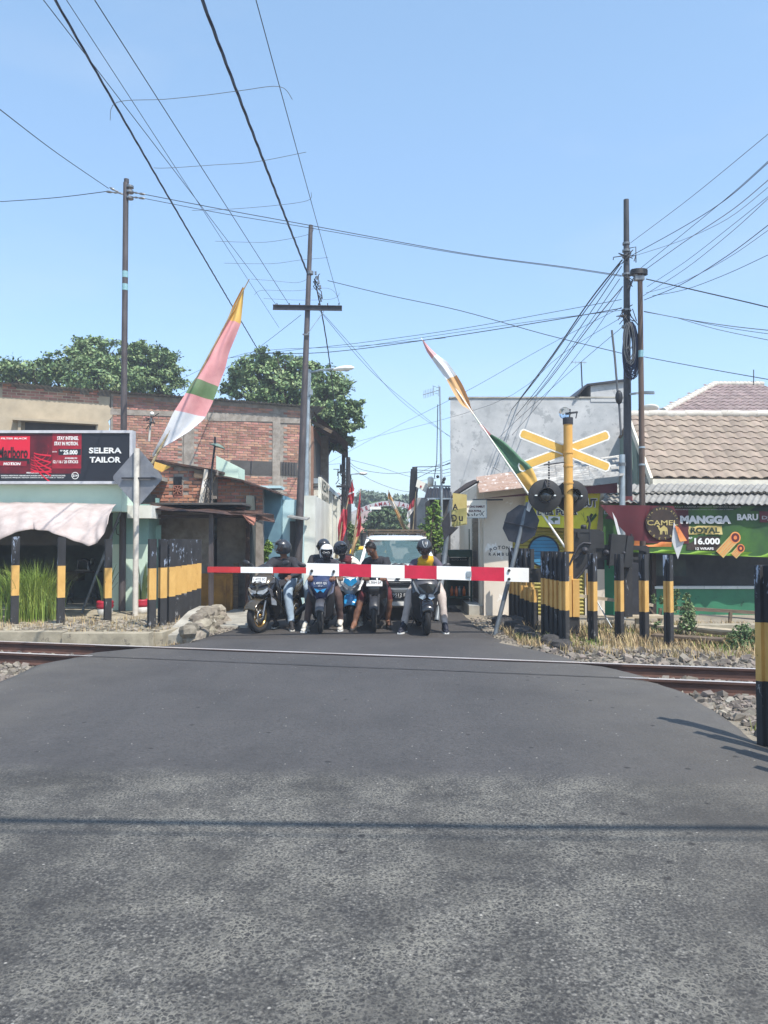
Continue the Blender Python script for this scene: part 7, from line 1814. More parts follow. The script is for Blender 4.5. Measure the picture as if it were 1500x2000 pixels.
sflag('small red over white flag on the cable wrapped far pole', P(806,1040,32), P(812,960,32), [(800,985),(797,995),(795,1005),(796,1020)], [(810,972),(809,985),(808,997),(799,1008)], [(0,2),(.45,1)], RW, 32, 6)
# yellow and black tarpaulin at the barber corner, with dark green pole
tp = thing('corner_banner', 'torn yellow and black banner tied to a leaning green pole at the barber corner', 'banner', P(868,1110,15.0))
MB().tube([PG(853,1213,-.05), P(866,1110,15.0), P(877,1010,15.0), P(881,975,15.0)], [.05,.05,.045,.035], 10).build('pole', 'pole_grey', tp)
wavy(884, 912, 963, 1030, 'banner_tan', 0, 966, 1024, name='cloth', D=15.0, root=tp, amp=.02)
wavy(882, 911, 996, 1028, 'banner_olive', .01, 992, 1022, name='cloth', D=15.0, root=tp, amp=.02)
m = MB(); m.slab([P(862,1022,14.95),P(878,998,14.95),P(880,1040,14.95),P(868,1056,14.95)], (0,.008,0)).slab([P(880,1028,14.97),P(896,1030,14.97),P(874,1052,14.97)], (0,.008,0)); m.build('black_cloth', 'cloth_black', tp)
kw = dict(parent=tp, D=14.96)
bt('D', 887, 1012, 'print_black', wpx=11, hpx=14, bold=.03, d=.006, **kw); bt('u', 900, 1013, 'print_black', wpx=8, hpx=10, bold=.03, d=.006, **kw); bt('A', 889, 990, 'print_black', wpx=11, hpx=12, bold=.03, d=.012, **kw)
# green food stall with drinks at the barber side
gs = thing('green_stall', 'dark green street stall with shelves of bottles at the barber corner', 'stall', (XX(892,16.5),16.5,-.05))
a, b = XX(870,16.6), XX(920,16.6)
MB().box(a, b, 16.4, 17.1, ZY(1088,16.5), ZY(1074,16.5)).build('fascia', 'green_stall', gs)
for x in (a, b-.04): 
    for y in (16.4, 17.06): MB().box(x, x+.04, y, y+.04, -.05, ZY(1088,16.5)-.001).build('post', 'green_stall', gs)
for py in (1130, 1165): MB().box(a+.04, b-.04, 16.44, 17.06, ZY(py,16.5)-.03, ZY(py,16.5)).build('shelf', 'green_stall', gs)
MB().box(a+.045, b-.045, 17.02, 17.05, 0, ZY(1090,16.5)).build('back_panel', 'green_stall', gs)
kw = dict(parent=gs, D=17.0); bt('SOTO AYAM', 897, 1093, 'print_grey', wpx=30, hpx=4, d=.0, **kw)
rg = random.Random(12)
for k in range(9):
    x = a+.1+k*(b-a-.2)/8; z = ZY(1165,16.5) if k % 2 else ZY(1130,16.5); c = rg.choice(['flag_cloth_white','gloss_cyan','orange_lens','galv','banner_tan'])
    q = MB().lathe([(.001,0),(.035,0),(.035,.14),(.014,.18),(.014,.21),(.001,.21)], 10, 0, Matrix.Translation((x, 16.6+.1*(k%3), z))).build('bottle', c); tag(q, ['leftmost','second','third','fourth','middle','sixth','seventh','eighth','rightmost'][k]+' small bottle, on the '+('lower' if k % 2 else 'upper')+' shelf of the green stall', 'bottle', 'bottles on the green stall')
# ================================================================ vehicles
def sring(y, zc, hw, hz, p=2.6, n=20, plane='y', cx=0.0):
    out = []
    for k in range(n):
        a = 2*math.pi*k/n; c, s = math.cos(a), math.sin(a)
        u = hw*math.copysign(abs(c)**(2/p), c); v = hz*math.copysign(abs(s)**(2/p), s)
        out.append((cx+u, y, zc+v) if plane == 'y' else (cx+u, y+v, zc))
    return out
def zloft(secs, M_, mt, name, root, p=2.6, n=20):
    """secs: (z, yc, hw, hd)"""
    m = MB(M_); m.loft([sring(y, z, hw, hd, p, n, 'z') for z, y, hw, hd in secs]); return m.build(name, mt, root, recalc=True)
def yloft(secs, M_, mt, name, root, p=2.6, n=20):
    """secs: (y, zc, hw, hz)"""
    m = MB(M_); m.loft([sring(y, z, hw, hz, p, n, 'y') for y, z, hw, hz in secs]); return m.build(name, mt, root, recalc=True)
def wheel(M_, c, r, w, rimmt, root, spokes=5, name='wheel', fork=False):
    Mx = M_ @ Matrix.Translation(c) @ Matrix.Rotation(R(90), 4, 'Y')
    h = w/2; prof = []
    ty = MB().lathe([(r*.68,-h*.75),(r*.82,-h),(r*.93,-h*.86),(r*.985,-h*.5),(r,0),(r*.985,h*.5),(r*.93,h*.86),(r*.82,h),(r*.68,h*.75),(r*.66,0),(r*.68,-h*.75)], 36, 0, Mx).build('tyre', 'tyre', root)
    m = MB(); m.lathe([(r*.60,-h*.55),(r*.69,-h*.7),(r*.70,0),(r*.69,h*.7),(r*.60,h*.55),(r*.60,-h*.55)], 36, 0, Mx)
    for k in range(spokes):
        a = 2*math.pi*k/spokes; m.bar(Mx @ Vector((.02*math.cos(a),.02*math.sin(a),0)), Mx @ Vector((r*.62*math.cos(a+.15),r*.62*math.sin(a+.15),0)), .022, .03)
    m.lathe([(.001,-h*.8),(.035,-h*.8),(.035,h*.8),(.001,h*.8)], 14, 0, Mx); m.build('rim', rimmt, ty)
    MB().lathe([(.05,h*.75),(.11,h*.75),(.11,h*.82),(.05,h*.82),(.05,h*.75)], 26, 0, Mx).build('brake_disc', 'alu', ty)
    return ty
def scooter(name, label, loc, rz, body, wing, fend, plate_mt, plate_txt, plate_z, plate_y, head, tw=.085, wr=.27, rimmt='rim_black', maxi=False, nose=1.0, platew=.25, txt2='', steer=0.0, screen=None, mirr=.31, mirz=1.12, plate_tilt=.3, accent=None, sub=None):
    o = thing(name, label, 'motor scooter' if name != 'motorcycle' else 'motorcycle', loc, rz, 'motorbikes waiting at the barrier')
    T = wm(o); S_ = T @ Matrix.Translation((0,.12,0)) @ Matrix.Rotation(steer,4,'Z') @ Matrix.Translation((0,-.12,0))
    wheel(S_, (0,0,wr), wr, tw, rimmt, o); wheel(T, (0,1.28,wr), wr, tw*1.15, rimmt, o)
    # front mudguard: arc over the wheel
    rows = []
    for k in range(9):
        a = R(25+120*k/8); rr = wr+.03; hw = tw*.85+.01
        cy, cz = -rr*math.cos(a), wr+rr*math.sin(a)
        rows.append([(q*hw, cy+0*abs(q), cz-.035*abs(q)**2.2) for q in (-1,-.85,-.5,0,.5,.85,1)])
    g = MB(S_); g.grid(rows); f = g.build('front_mudguard', fend, o); so = f.modifiers.new('thick', 'SOLIDIFY'); so.thickness = .012
    for s in (-1, 1): MB(S_).tube([(s*(tw/2+.025),.0,wr),(s*(tw/2+.03),.05,wr+.2),(s*(tw/2+.03),.13,wr+.42)], [.02,.02,.024], 10).build('fork_leg', 'alu' if maxi else 'plastic_black', o)
    k = nose
    # nose / apron
    if sub != 'underbone':
        zloft([(.50,.13,.04*k,.05),(.56,.09,.09*k,.09),(.64,.07,.135*k,.13),(.74,.08,.175*k,.14),(.83,.12,.19*k,.13),(.90,.16,.155*k,.10),(.96,.20,.09*k,.06)], T, body, 'front_cowl', o, 2.4)
        for s in (-1, 1):
            m = MB(T); m.slab([(s*.10*k,-.045,.60),(s*.205*k,.02,.66),(s*.225*k,.10,.82),(s*.205*k,.13,.90),(s*.16*k,.02,.80),(s*.14*k,-.035,.70)][::s], (0,.03,0)); m.build('side_fairing', wing, o, recalc=True)
    else:
        zloft([(.46,.16,.05,.04),(.56,.14,.09,.06),(.68,.13,.12,.08),(.80,.15,.115,.08),(.88,.18,.08,.06)], T, body, 'front_cowl', o, 2.6)
        for s in (-1, 1):
            m = MB(T); m.slab([(s*.08,.08,.52),(s*.17,.16,.40),(s*.21,.24,.55),(s*.19,.2,.80),(s*.11,.10,.84)][::s], (0,.03,0)); m.build('side_fairing', wing, o, recalc=True)
    # leg shield and lower fairing behind the wheel
    lw = .215 if not maxi else .25
    zloft([(.20,.40,lw*.55,.05),(.30,.36,lw*.85,.06),(.50,.31,lw,.06),(.70,.27,lw*1.02,.06),(.85,.25,lw*.85,.05),(.92,.24,lw*.5,.04)], T, 'plastic_black' if not maxi else 'gloss_black', 'leg_shield', o, 3.2)
    yloft([(.36,.27,.10,.10),(.5,.24,.17,.08),(.75,.24,.18,.09),(.95,.28,.16,.12)], T, 'plastic_black', 'floorboard', o, 3.2)
    if maxi:
        for s in (-1,1):
            m = MB(T); m.slab([(s*.12,.02,.55),(s*.20,.05,.62),(s*.26,.22,.50),(s*.25,.45,.30),(s*.20,.55,.22),(s*.19,.34,.42)][::s], (s*-.03,.02,0)); m.build('lower_fairing', body, o, recalc=True)
            m = MB(T); m.slab([(s*.215,.0,.60),(s*.245,.12,.52),(s*.25,.14,.44),(s*.205,.04,.46)][::s], (s*-.02,.02,0)); m.build('turn_signal', 'headlight', o, recalc=True)
        yloft([(.40,.50,.07,.12),(.55,.48,.10,.14),(.75,.52,.13,.14)], T, 'gloss_black', 'centre_tunnel', o, 3)
    # rear body and seat
    yloft([(.66,.50,.10,.14),(.78,.56,.15,.17),(1.0,.60,.165,.14),(1.25,.66,.15,.10),(1.5,.74,.09,.06),(1.62,.79,.03,.03)], T, body, 'rear_body', o, 3)
    yloft([(.62,.72,.06,.03),(.72,.75,.12,.045),(.95,.77,.145,.05),(1.15,.81,.13,.055),(1.38,.86,.11,.045),(1.5,.87,.06,.025)], T, 'cloth_black', 'seat', o, 3)
    yloft([(1.0,.30,.07,.08),(1.2,.27,.10,.09),(1.4,.27,.08,.08)], T @ Matrix.Translation((-.1,0,0)), 'alu', 'engine', o)
    MB(T).tube([(.13,.75,.16),(.16,1.0,.20),(.17,1.15,.26),(.17,1.55,.36)], [.025,.03,.055,.05], 12).build('exhaust', 'plastic_black', o)
    MB(T).bar((0,1.5,.70),(0,1.72,.45), .16, .02).build('rear_mudguard', 'plastic_black', o)
    # handlebar
    hz = 1.0 if not maxi else 1.02
    zloft([(hz-.07,.22,.08,.05),(hz-.01,.20,.15,.07),(hz+.05,.21,.13,.06),(hz+.09,.23,.06,.03)], T, body if not maxi else 'plastic_black', 'handlebar_cover', o, 3)
    MB(T).tube([(-.33,.32,hz),(-.16,.22,hz),(.16,.22,hz),(.33,.32,hz)], .014, 8).build('handlebar', 'plastic_black', o)
    for s in (-1, 1):
        MB(T).tube([(s*.24,.265,hz),(s*.35,.33,hz)], .019, 10).build('grip', 'plastic_black', o)
        MB(T).tube([(s*.19,.20,hz+.01),(s*.35,.27,hz-.01)], .007, 6).build('brake_lever', 'alu', o)
        MB(T).tube([(s*.2,.24,hz),(s*.25,.23,hz+.08),(s*mirr*.93,.23,mirz-.01)], .007, 6).build('mirror_stem', 'plastic_black', o)
        mm = T @ Matrix.Translation((s*mirr*1.1,.22,mirz)) @ Matrix.Rotation(s*-.3,4,'Y') @ Matrix.Diagonal((.075,.025,.042,1))
        mi_ = MB().ball((0,0,0), 1, 14, 8, 0).build('x', 'plastic_black', None) if False else None
        q = MB(mm); q.ball((0,0,0), 1, 14, 8); q = q.build('mirror', 'plastic_black', o)
        MB(mm).lathe([(.001,0),(.85,0)], 14, 0, Matrix.Translation((0,1.03,0)) @ Matrix.Rotation(R(-90),4,'X')).build('mirror_glass', 'chrome', q)
    # lights
    for (pts, mt_, yy, nm) in head:
        for s in ((-1, 1) if pts[0][0] >= 0 and nm != 'c' else (1,)):
            m = MB(T); P3 = [(s*x, yy-.024+1.7*x*x, z) for x, z in pts]; m.slab(P3 if s > 0 else P3[::-1], (0,.03,0)); m.build('headlight' if mt_ == 'headlight' else 'trim', mt_, o, recalc=True)
    if accent:
        for pts, mt_, yy in accent:
            for s in (-1, 1):
                m = MB(T); P3 = [(s*x, yy-.02+1.7*x*x, z) for x, z in pts]; m.slab(P3 if s > 0 else P3[::-1], (0,.03,0)); m.build('trim', mt_, o, recalc=True)
    if screen:
        rows = []
        for j in range(5):
            t = j/4.; rows.append([(q*(.16-.05*t), .12+.10*t+.08*abs(q)**2, .90+.16*t) for q in (-1,-.6,-.2,.2,.6,1)])
        g = MB(T); g.grid(rows); s_ = g.build('windscreen', screen, o); so = s_.modifiers.new('thick','SOLIDIFY'); so.thickness = .005
    # number plate
    pm = T @ Matrix.Translation((0, plate_y, plate_z)) @ Matrix.Rotation(R(90)-plate_tilt, 4, 'X')
    MB(pm).box(-platew/2, platew/2, -.048, .048, -.003, .003).build('number_plate', plate_mt, o)
    tm = 'print_black' if plate_mt == 'plate_white' else 'print_white'
    text(plate_txt, pm @ Matrix.Translation((0,.012,.003)), .05, tm, o, width=platew*.86, height=.042, bold=.01, depth=.001)
    if txt2: text(txt2, pm @ Matrix.Translation((0,-.032,.003)), .02, tm, o, width=platew*.3, height=.016, depth=.001)
    # side stand
    MB(T).tube([(-.12,.72,.18),(-.2,.62,.06)], .012, 6).build('stand', 'plastic_black', o)
    return o
def cxy(px, pb, z=-.05): p = PG(px, pb, z); return (p.x, p.y, z)
HL_MAXI = [([(.012,.655),(.03,.625),(.10,.62),(.165,.68),(.175,.74),(.11,.70),(.03,.69)],'headlight',-.075,'h'), ([(0,.60),(.07,.60),(.13,.63),(.03,.64)],'gloss_black',-.078,'h'), ([(.02,.72),(.11,.73),(.18,.78),(.16,.80),(.03,.76)],'gloss_black',-.06,'h')]
bk1 = scooter('motor_scooter', 'bronze and black maxi scooter with gold wheels angled at the left', cxy(506,1236), R(-19), 'gloss_bronze', 'gloss_black', 'gloss_bronze', 'plate_white', 'L 6722 SC', .86, -.0, HL_MAXI, tw=.12, wr=.275, rimmt='rim_gold', maxi=True, nose=1.05, txt2='08.28', steer=R(-6), screen='visor', mirr=.33, mirz=1.13,
   accent=[([(.02,.84),(.045,.84),(.22,.70),(.24,.60),(.215,.60),(.19,.69)],'gloss_grey',-.06)])
HL_B = [([(.02,1.0),(.07,.985),(.10,1.02),(.08,1.06),(.02,1.065)],'headlight',.12,'h'), ([(0,.70),(.05,.66),(.10,.73),(.04,.72)],'gloss_cyan',-.075,'h'), ([(.11,.60),(.14,.62),(.21,.76),(.2,.8),(.13,.68)],'gloss_grey',-.07,'h')]
bk2 = scooter('motor_scooter', 'navy blue small scooter with dark number plate second from the left', cxy(626,1237), R(0), 'gloss_navy', 'gloss_navy', 'gloss_grey', 'gloss_navy', 'L 4937 QS', .80, -.065, HL_B, tw=.075, wr=.27, nose=1.0, txt2='09.27', mirr=.30, mirz=1.10, platew=.24,
   accent=[([(.06,.93),(.16,.97),(.18,.99),(.07,.96)],'gloss_cyan',.09)], plate_tilt=.1)
HL_C = [([(.03,.66),(.15,.74),(.19,.80),(.18,.74),(.06,.64)],'headlight',-.085,'h'), ([(0,.72),(.02,.70),(.12,.78),(.10,.85),(.03,.83),(0,.80)],'gloss_cyan',-.08,'h')]
bk3 = scooter('motor_scooter', 'pale blue and white scooter half hidden behind the navy scooter', cxy(684,1223), R(3), 'gloss_white', 'gloss_white', 'gloss_cyan', 'plate_white', 'L 3164 TE', .91, .02, HL_C, tw=.12, wr=.27, nose=1.05, txt2='', mirr=.33, mirz=1.10)
HL_D = [([(.0,.985),(.05,.98),(.085,1.01),(.075,1.06),(.0,1.08)],'headlight',.11,'h'), ([(.06,.76),(.10,.77),(.12,.80),(.07,.80)],'orange_lens',.04,'h')]
bk4 = scooter('motorcycle', 'slim black underbone motorcycle with white plate ridden by the bareheaded man', cxy(731,1235), R(-2), 'gloss_black', 'gloss_black', 'plastic_black', 'plate_white', 'N 3864 EA', .80, .03, HL_D, tw=.075, wr=.285, sub='underbone', txt2='', mirr=.30, mirz=1.08, platew=.265, plate_tilt=.15)
HL_E = [([(.015,.60),(.07,.565),(.13,.60),(.10,.65),(.03,.65)],'headlight',-.07,'h'), ([(.10,.64),(.17,.70),(.22,.84),(.205,.86),(.15,.74)],'headlight',-.055,'h'), ([(0,.66),(.10,.70),(.14,.80),(0,.83)],'gloss_black',-.088,'h')]
bk5 = scooter('motor_scooter', 'dark grey scooter with white plate at the right end of the row', cxy(833,1240), R(3), 'gloss_grey', 'gloss_black', 'gloss_black', 'plate_white', 'N 2781 TBQ', .925, .03, HL_E, tw=.10, wr=.28, nose=1.08, txt2='', mirr=.32, mirz=1.09, platew=.28, plate_tilt=.15)

# ---------------------------------------------------------------- cars
def car(label, x, y, col, plate, rack=True, rz=0.0, sc_=1.0):
    o = thing('parked_car' if not rack else 'pickup_van', label, 'car' if not rack else 'van', (x, y, -.05), rz); T = wm(o) @ Matrix.Diagonal((sc_, sc_, sc_, 1))
    yloft([(0,.52,.66,.20),(.05,.52,.73,.25),(.22,.53,.775,.31),(.55,.60,.785,.385),(2.0,.61,.79,.39),(3.5,.62,.78,.38),(3.7,.6,.72,.34)], T, col, 'body', o, 5, 28)
    # bonnet
    yloft([(.03,.74,.62,.08),(.12,.80,.69,.12),(.4,.88,.72,.12),(.62,.95,.73,.10)], T, col, 'bonnet', o, 4, 24)
    # bumper, grille, lower lip
    yloft([(-.07,.47,.60,.11),(-.04,.47,.72,.13),(.1,.47,.79,.13)], T, 'car_bumper', 'bumper', o, 5, 24)
    yloft([(-.075,.32,.60,.035),(-.05,.32,.74,.05),(.1,.32,.78,.05)], T, col, 'lower_lip', o, 5, 20)
    m = MB(T)
    for i in range(3): MB(T).box(-.45,.45,-.015,.02,.63+i*.035,.645+i*.035).build('grille_bar', 'chrome' if i == 2 else 'car_dark', o)
    MB(T).box(-.46,.46,-.005,.03,.615,.74).build('grille', 'car_dark', o)
    MB(T).lathe([(.001,0),(.045,0),(.045,.012),(.001,.012)], 20, 0, Matrix.Translation((0,-.0,.79)) @ Matrix.Rotation(R(90),4,'X')).build('badge', 'chrome', o)
    for s in (-1, 1):
        m = MB(T); m.slab([(s*.47,-.01,.63),(s*.69,.03,.65),(s*.73,.10,.80),(s*.48,.01,.77)][::s], (0,.04,0)); hl = m.build('headlight', 'headlight', o, recalc=True)
        m = MB(T); m.slab([(s*.70,.035,.65),(s*.76,.12,.68),(s*.77,.16,.80),(s*.735,.10,.80)][::s], (0,.04,0)); m.build('indicator', 'orange_lens', o, recalc=True)
    # greenhouse: pillars, roof, glass
    zb, zt_ = .99, 1.50; A = {s: (Vector((s*.715,.55,zb)), Vector((s*.585,1.10,zt_))) for s in (-1,1)}
    for s in (-1, 1):
        MB(T).bar(A[s][0], A[s][1], .06, .05).build('pillar', col, o)
        MB(T).bar((s*.76,1.75,zb),(s*.62,1.75,zt_), .05,.05).build('pillar', col, o); MB(T).bar((s*.76,3.5,zb),(s*.62,3.35,zt_), .08,.08).build('pillar', col, o)
        m = MB(T); m.slab([(s*.765,.75,zb),(s*.765,3.45,zb),(s*.625,3.3,zt_),(s*.615,1.15,zt_)], (s*-.006,0,0)); m.build('side_window', 'car_glass', o, recalc=True)
    rows = []
    for j in range(5):
        t = j/4.; a, b = lerp(A[-1][0],A[-1][1],t), lerp(A[1][0],A[1][1],t); rows.append([lerp(a,b,i/8.)+Vector((0,-.07*math.sin(math.pi*i/8.),0)) for i in range(9)])
    MB(T).grid(rows).build('windscreen', 'car_glass', o)
    yloft([(1.02,1.515,.52,.02),(1.12,1.535,.60,.035),(1.6,1.55,.63,.05),(3.1,1.55,.63,.05),(3.4,1.52,.60,.04)], T, col, 'roof', o, 4, 24)
    MB(T).box(-.7,.7,.52,.62,.955,.985).build('scuttle', 'car_dark', o)
    m = MB(T); m.slab([(-.6,3.48,zb),(.6,3.48,zb),(.5,3.36,zt_),(-.5,3.36,zt_)], (0,.006,0)); m.build('rear_window', 'car_glass', o)
    # inside: dashboard, seats, mirror
    MB(T).box(-.68,.68,.66,.95,.82,.995).build('dashboard', 'car_dark', o)
    for s in (-1, 1):
        yloft([(1.45,1.02,.22,.30),(1.58,1.02,.22,.32)], T @ Matrix.Translation((s*.34,0,-.1)), 'seat_grey', 'seat_back', o, 3.5); yloft([(1.47,1.33,.11,.07),(1.55,1.33,.11,.08)], T @ Matrix.Translation((s*.34,0,-.02)), 'seat_grey', 'headrest', o)
    MB(T).box(-.11,.11,1.0,1.03,1.38,1.43).build('inner_mirror', 'car_dark', o)
    MB(T).lathe([(.17,-.012),(.185,0),(.17,.012),(.155,0),(.17,-.012)], 24, 0, Matrix.Translation((.33,1.0,1.0)) @ Matrix.Rotation(R(60),4,'X')).build('steering_wheel', 'car_dark', o)
    for s in (-1, 1):
        MB(T).bar((s*.76,.72,1.02),(s*.90,.66,1.08), .03).build('mirror_arm', 'car_dark', o)
        yloft([(.60,1.12,.07,.09),(.64,1.12,.085,.11),(.70,1.12,.06,.09)], T @ Matrix.Translation((s*.93,0,0)), 'car_dark', 'side_mirror', o, 3)
        MB(T).bar((s*.02,.50,1.0),(s*-.45,.60,1.03), .014).build('wiper', 'car_dark', o)
        for yy in (.62, 3.0): wheel(T, (s*.70,yy,.28), .28, .17, 'alu', o)
    MB(T).box(-.22,.22,-.09,-.078,.42,.53).build('number_plate', 'plate_black', o)
    if plate:
        F = T @ frame((0,-.0905,.485), (1,0,0), (0,0,1)); text(plate, F, .07, 'print_white', o, width=.38, height=.06, bold=.0, depth=.001); text('05.27', T @ frame((0,-.0905,.437), (1,0,0), (0,0,1)), .03, 'print_white', o, width=.12, height=.02, depth=.001)
    if rack:
        rk = MB(T); z = 1.66
        for q in ((-.58,1.2,-.58,3.2),(.58,1.2,.58,3.2),(-.58,1.2,.58,1.2),(-.58,3.2,.58,3.2),(-.58,2.2,.58,2.2)): rk.bar((q[0],q[1],z),(q[2],q[3],z), .03)
        for xx in (-.58,.58):
            for yy in (1.25,2.2,3.1): rk.bar((xx,yy,1.56),(xx,yy,z), .025)
        rk.bar((-.6,1.18,1.70),(.55,1.18,1.70), .025, .03)
        rk.build('roof_rack', 'wood_old', o)
    return o
car('white van with roof rack and black number plate behind the motorbikes', XX(777,14.4), 14.4, 'car_white', 'N 9512 PE')
car('small yellow car partly seen between the flags and the white van', XX(716,22), 22, 'yellow_car', '', rack=False, sc_=.8)

# ================================================================ people
def person(label, J, regions, rad=None, bare_head=False, face=(0,-1,0), headr=.098):
    """J: named joints as world Vectors; regions: bone -> material name"""
    rad = rad or {}
    names = ['pelvis','belly','chest','neck0','neck','head0','head','shl','ell','wrl','hal','shr','elr','wrr','har','hil','knl','anl','tol','hir','knr','anr','tor']
    J = dict(J)
    J.setdefault('belly', lerp(J['pelvis'], J['chest'], .5)); J.setdefault('neck0', lerp(J['chest'], J['neck'], .72))
    d = (J['head']-J['neck']); J.setdefault('head0', J['neck']+d*.45)
    for s in 'lr': J.setdefault('ha'+s, J['wr'+s]+(J['wr'+s]-J['el'+s]).normalized()*.06)
    base = {'pelvis':.135,'belly':.125,'chest':.15,'neck0':.085,'neck':.055,'head0':.07,'head':headr*.9,'sh':.078,'el':.052,'wr':.032,'ha':.034,'hi':.105,'kn':.068,'an':.044,'to':.034}
    base.update(rad)
    me = bpy.data.meshes.new('sk'); E = [('pelvis','belly'),('belly','chest'),('chest','neck0'),('neck0','neck'),('neck','head0'),('head0','head')]
    for s in 'lr': E += [('chest','sh'+s),('sh'+s,'el'+s),('el'+s,'wr'+s),('wr'+s,'ha'+s),('pelvis','hi'+s),('hi'+s,'kn'+s),('kn'+s,'an'+s),('an'+s,'to'+s)]
    me.from_pydata([J[n] for n in names], [(names.index(a), names.index(b)) for a, b in E], [])
    ob = bpy.data.objects.new('sk', me); C.objects.link(ob); ob.modifiers.new('s','SKIN'); ob.modifiers['s'].use_smooth_shade = True
    sub = ob.modifiers.new('u','SUBSURF'); sub.levels = sub.render_levels = 2
    if not me.skin_vertices:
        import bmesh
        bm = bmesh.new(); bm.from_mesh(me); bm.verts.layers.skin.verify(); bm.to_mesh(me); bm.free()
    sv = me.skin_vertices[0].data
    for i, n in enumerate(names):
        r = base.get(n, base.get(n[:2], .05)); sv[i].radius = (r, r); sv[i].use_root = (n == 'pelvis')
    dg = bpy.context.evaluated_depsgraph_get(); ev = ob.evaluated_get(dg); m2 = bpy.data.meshes.new_from_object(ev)
    V = [v.co.copy() for v in m2.vertices]; F = [list(p.vertices) for p in m2.polygons]
    bpy.data.objects.remove(ob); bpy.data.meshes.remove(me)
    mats_ = []; 
    def mi(n):
        if n not in mats_: mats_.append(n)
        return mats_.index(n)
    def reg(a, b, t):
        key = {'pelvis':'torso','belly':'torso','chest':'torso','neck0':'torso','neck':'neck','head0':'head','head':'head','sh':'upper','el':'upper','wr':'fore','ha':'hand','hi':'hip','kn':'thigh','an':'shin','to':'foot'}
        kb = key.get(b, key.get(b[:2])); 
        if kb == 'neck' and t < .5: kb = 'torso'
        if kb == 'hip': kb = 'thigh'
        if b == 'pelvis': kb = 'thigh'
        if (a, b) == ('pelvis','belly') and t < .25: kb = 'thigh'
        if kb == 'fore' and t > .97: kb = 'hand'
        return kb
    mb = MB()
    segs = [(a, b, J[a], J[b]) for a, b in E]; fm = []
    for f in F:
        c = sum((V[i] for i in f), Vector())/len(f); best = None
        for a, b, p, q in segs:
            dd = q-p; t = max(0, min(1, (c-p).dot(dd)/max(1e-9, dd.dot(dd)))); ds = (c-(p+dd*t)).length
            r = base.get(b, base.get(b[:2], .05)); sc_ = ds/(r+.02)
            if best is None or sc_ < best[0]: best = (sc_, reg(a, b, t))
        fm.append(mi(regions.get(best[1], regions['torso'])))
    # cloth folds
    for i, v in enumerate(V): V[i] = v+Vector((mnoise.noise(v*14), mnoise.noise(v*14+Vector((5,5,5))), mnoise.noise(v*14+Vector((9,1,4)))))*.013
    mb.v = V; mb.f = F; mb.mi = fm; mb.sm = [True]*len(F)
    # hands: four fingers curled round the grip and a thumb, rooted in the palm
    for s in 'lr':
        w_, h = J['wr'+s], J['ha'+s]; f = (h-w_).normalized(); side = f.cross(Vector((0,0,1))).normalized(); dn = side.cross(f); dn = -dn if dn.z > 0 else dn
        hm = mi(regions['hand'])
        for k in range(4):
            L_ = (.9,1,.95,.78)[k]; b0 = h+side*(.033-.022*k)-f*.01
            mb.tube([b0, b0+f*.045*L_+dn*.002, b0+f*.060*L_+dn*.03, b0+f*.036*L_+dn*.052], [.0105,.0095,.009,.007], 6, hm)
        sg = 1 if s == 'l' else -1
        b0 = lerp(w_, h, .55)+side*.028*sg; mb.tube([b0, b0+side*.022*sg+f*.03+dn*.01, b0+side*.016*sg+f*.055+dn*.028], [.012,.010,.008], 6, hm)
    fc = Vector(face).normalized(); hc = J['head']; sd = fc.cross(Vector((0,0,1))).normalized(); up_ = sd.cross(fc); FM = Matrix(((sd.x,fc.x,up_.x,hc.x),(sd.y,fc.y,up_.y,hc.y),(sd.z,fc.z,up_.z,hc.z),(0,0,0,1)))
    r = headr
    if True:   # face: head mass, nose, lips, ears, brow
        k = mi(regions['head'])
        mb.m = FM
        mb.ball((0,0,.01), r*.98, 20, 14, k, (.80,.98,1.12)); mb.ball((0,r*.35,-r*.62), r*.5, 12, 8, k, (.95,.9,.8))
        mb.tube([(0,r*.88,r*.12),(0,r*1.05,-r*.12),(0,r*1.18,-r*.32),(0,r*.9,-r*.38)], [r*.08,r*.11,r*.17,r*.1], 8, k)
        lm_ = mi('cloth_maroon')
        mb.tube([(-r*.28,r*.78,-r*.62),(0,r*.9,-r*.60),(r*.28,r*.78,-r*.62)], [r*.03,r*.07,r*.03], 6, lm_)
        ew = mi('print_white'); eb = mi('print_black')
        for s in (-1, 1):
            mb.ball((s*r*.33,r*.78,0), r*.13, 8, 6, ew, (1,.6,.6)); mb.ball((s*r*.33,r*.86,0), r*.06, 8, 6, eb)
            mb.tube([(s*r*.12,r*.9,r*.2),(s*r*.35,r*.9,r*.26),(s*r*.58,r*.72,r*.18)], r*.045, 5, eb)
            mb.ball((s*r*.8,-r*.02,-r*.08), r*.25, 10, 6, k, (.35,.7,1.1))
        mb.m = Matrix()
    o = thing('person', label, 'person', (J['pelvis'].x, J['pelvis'].y, -.05)); mb.build('body', mats_, o)
    return o, FM
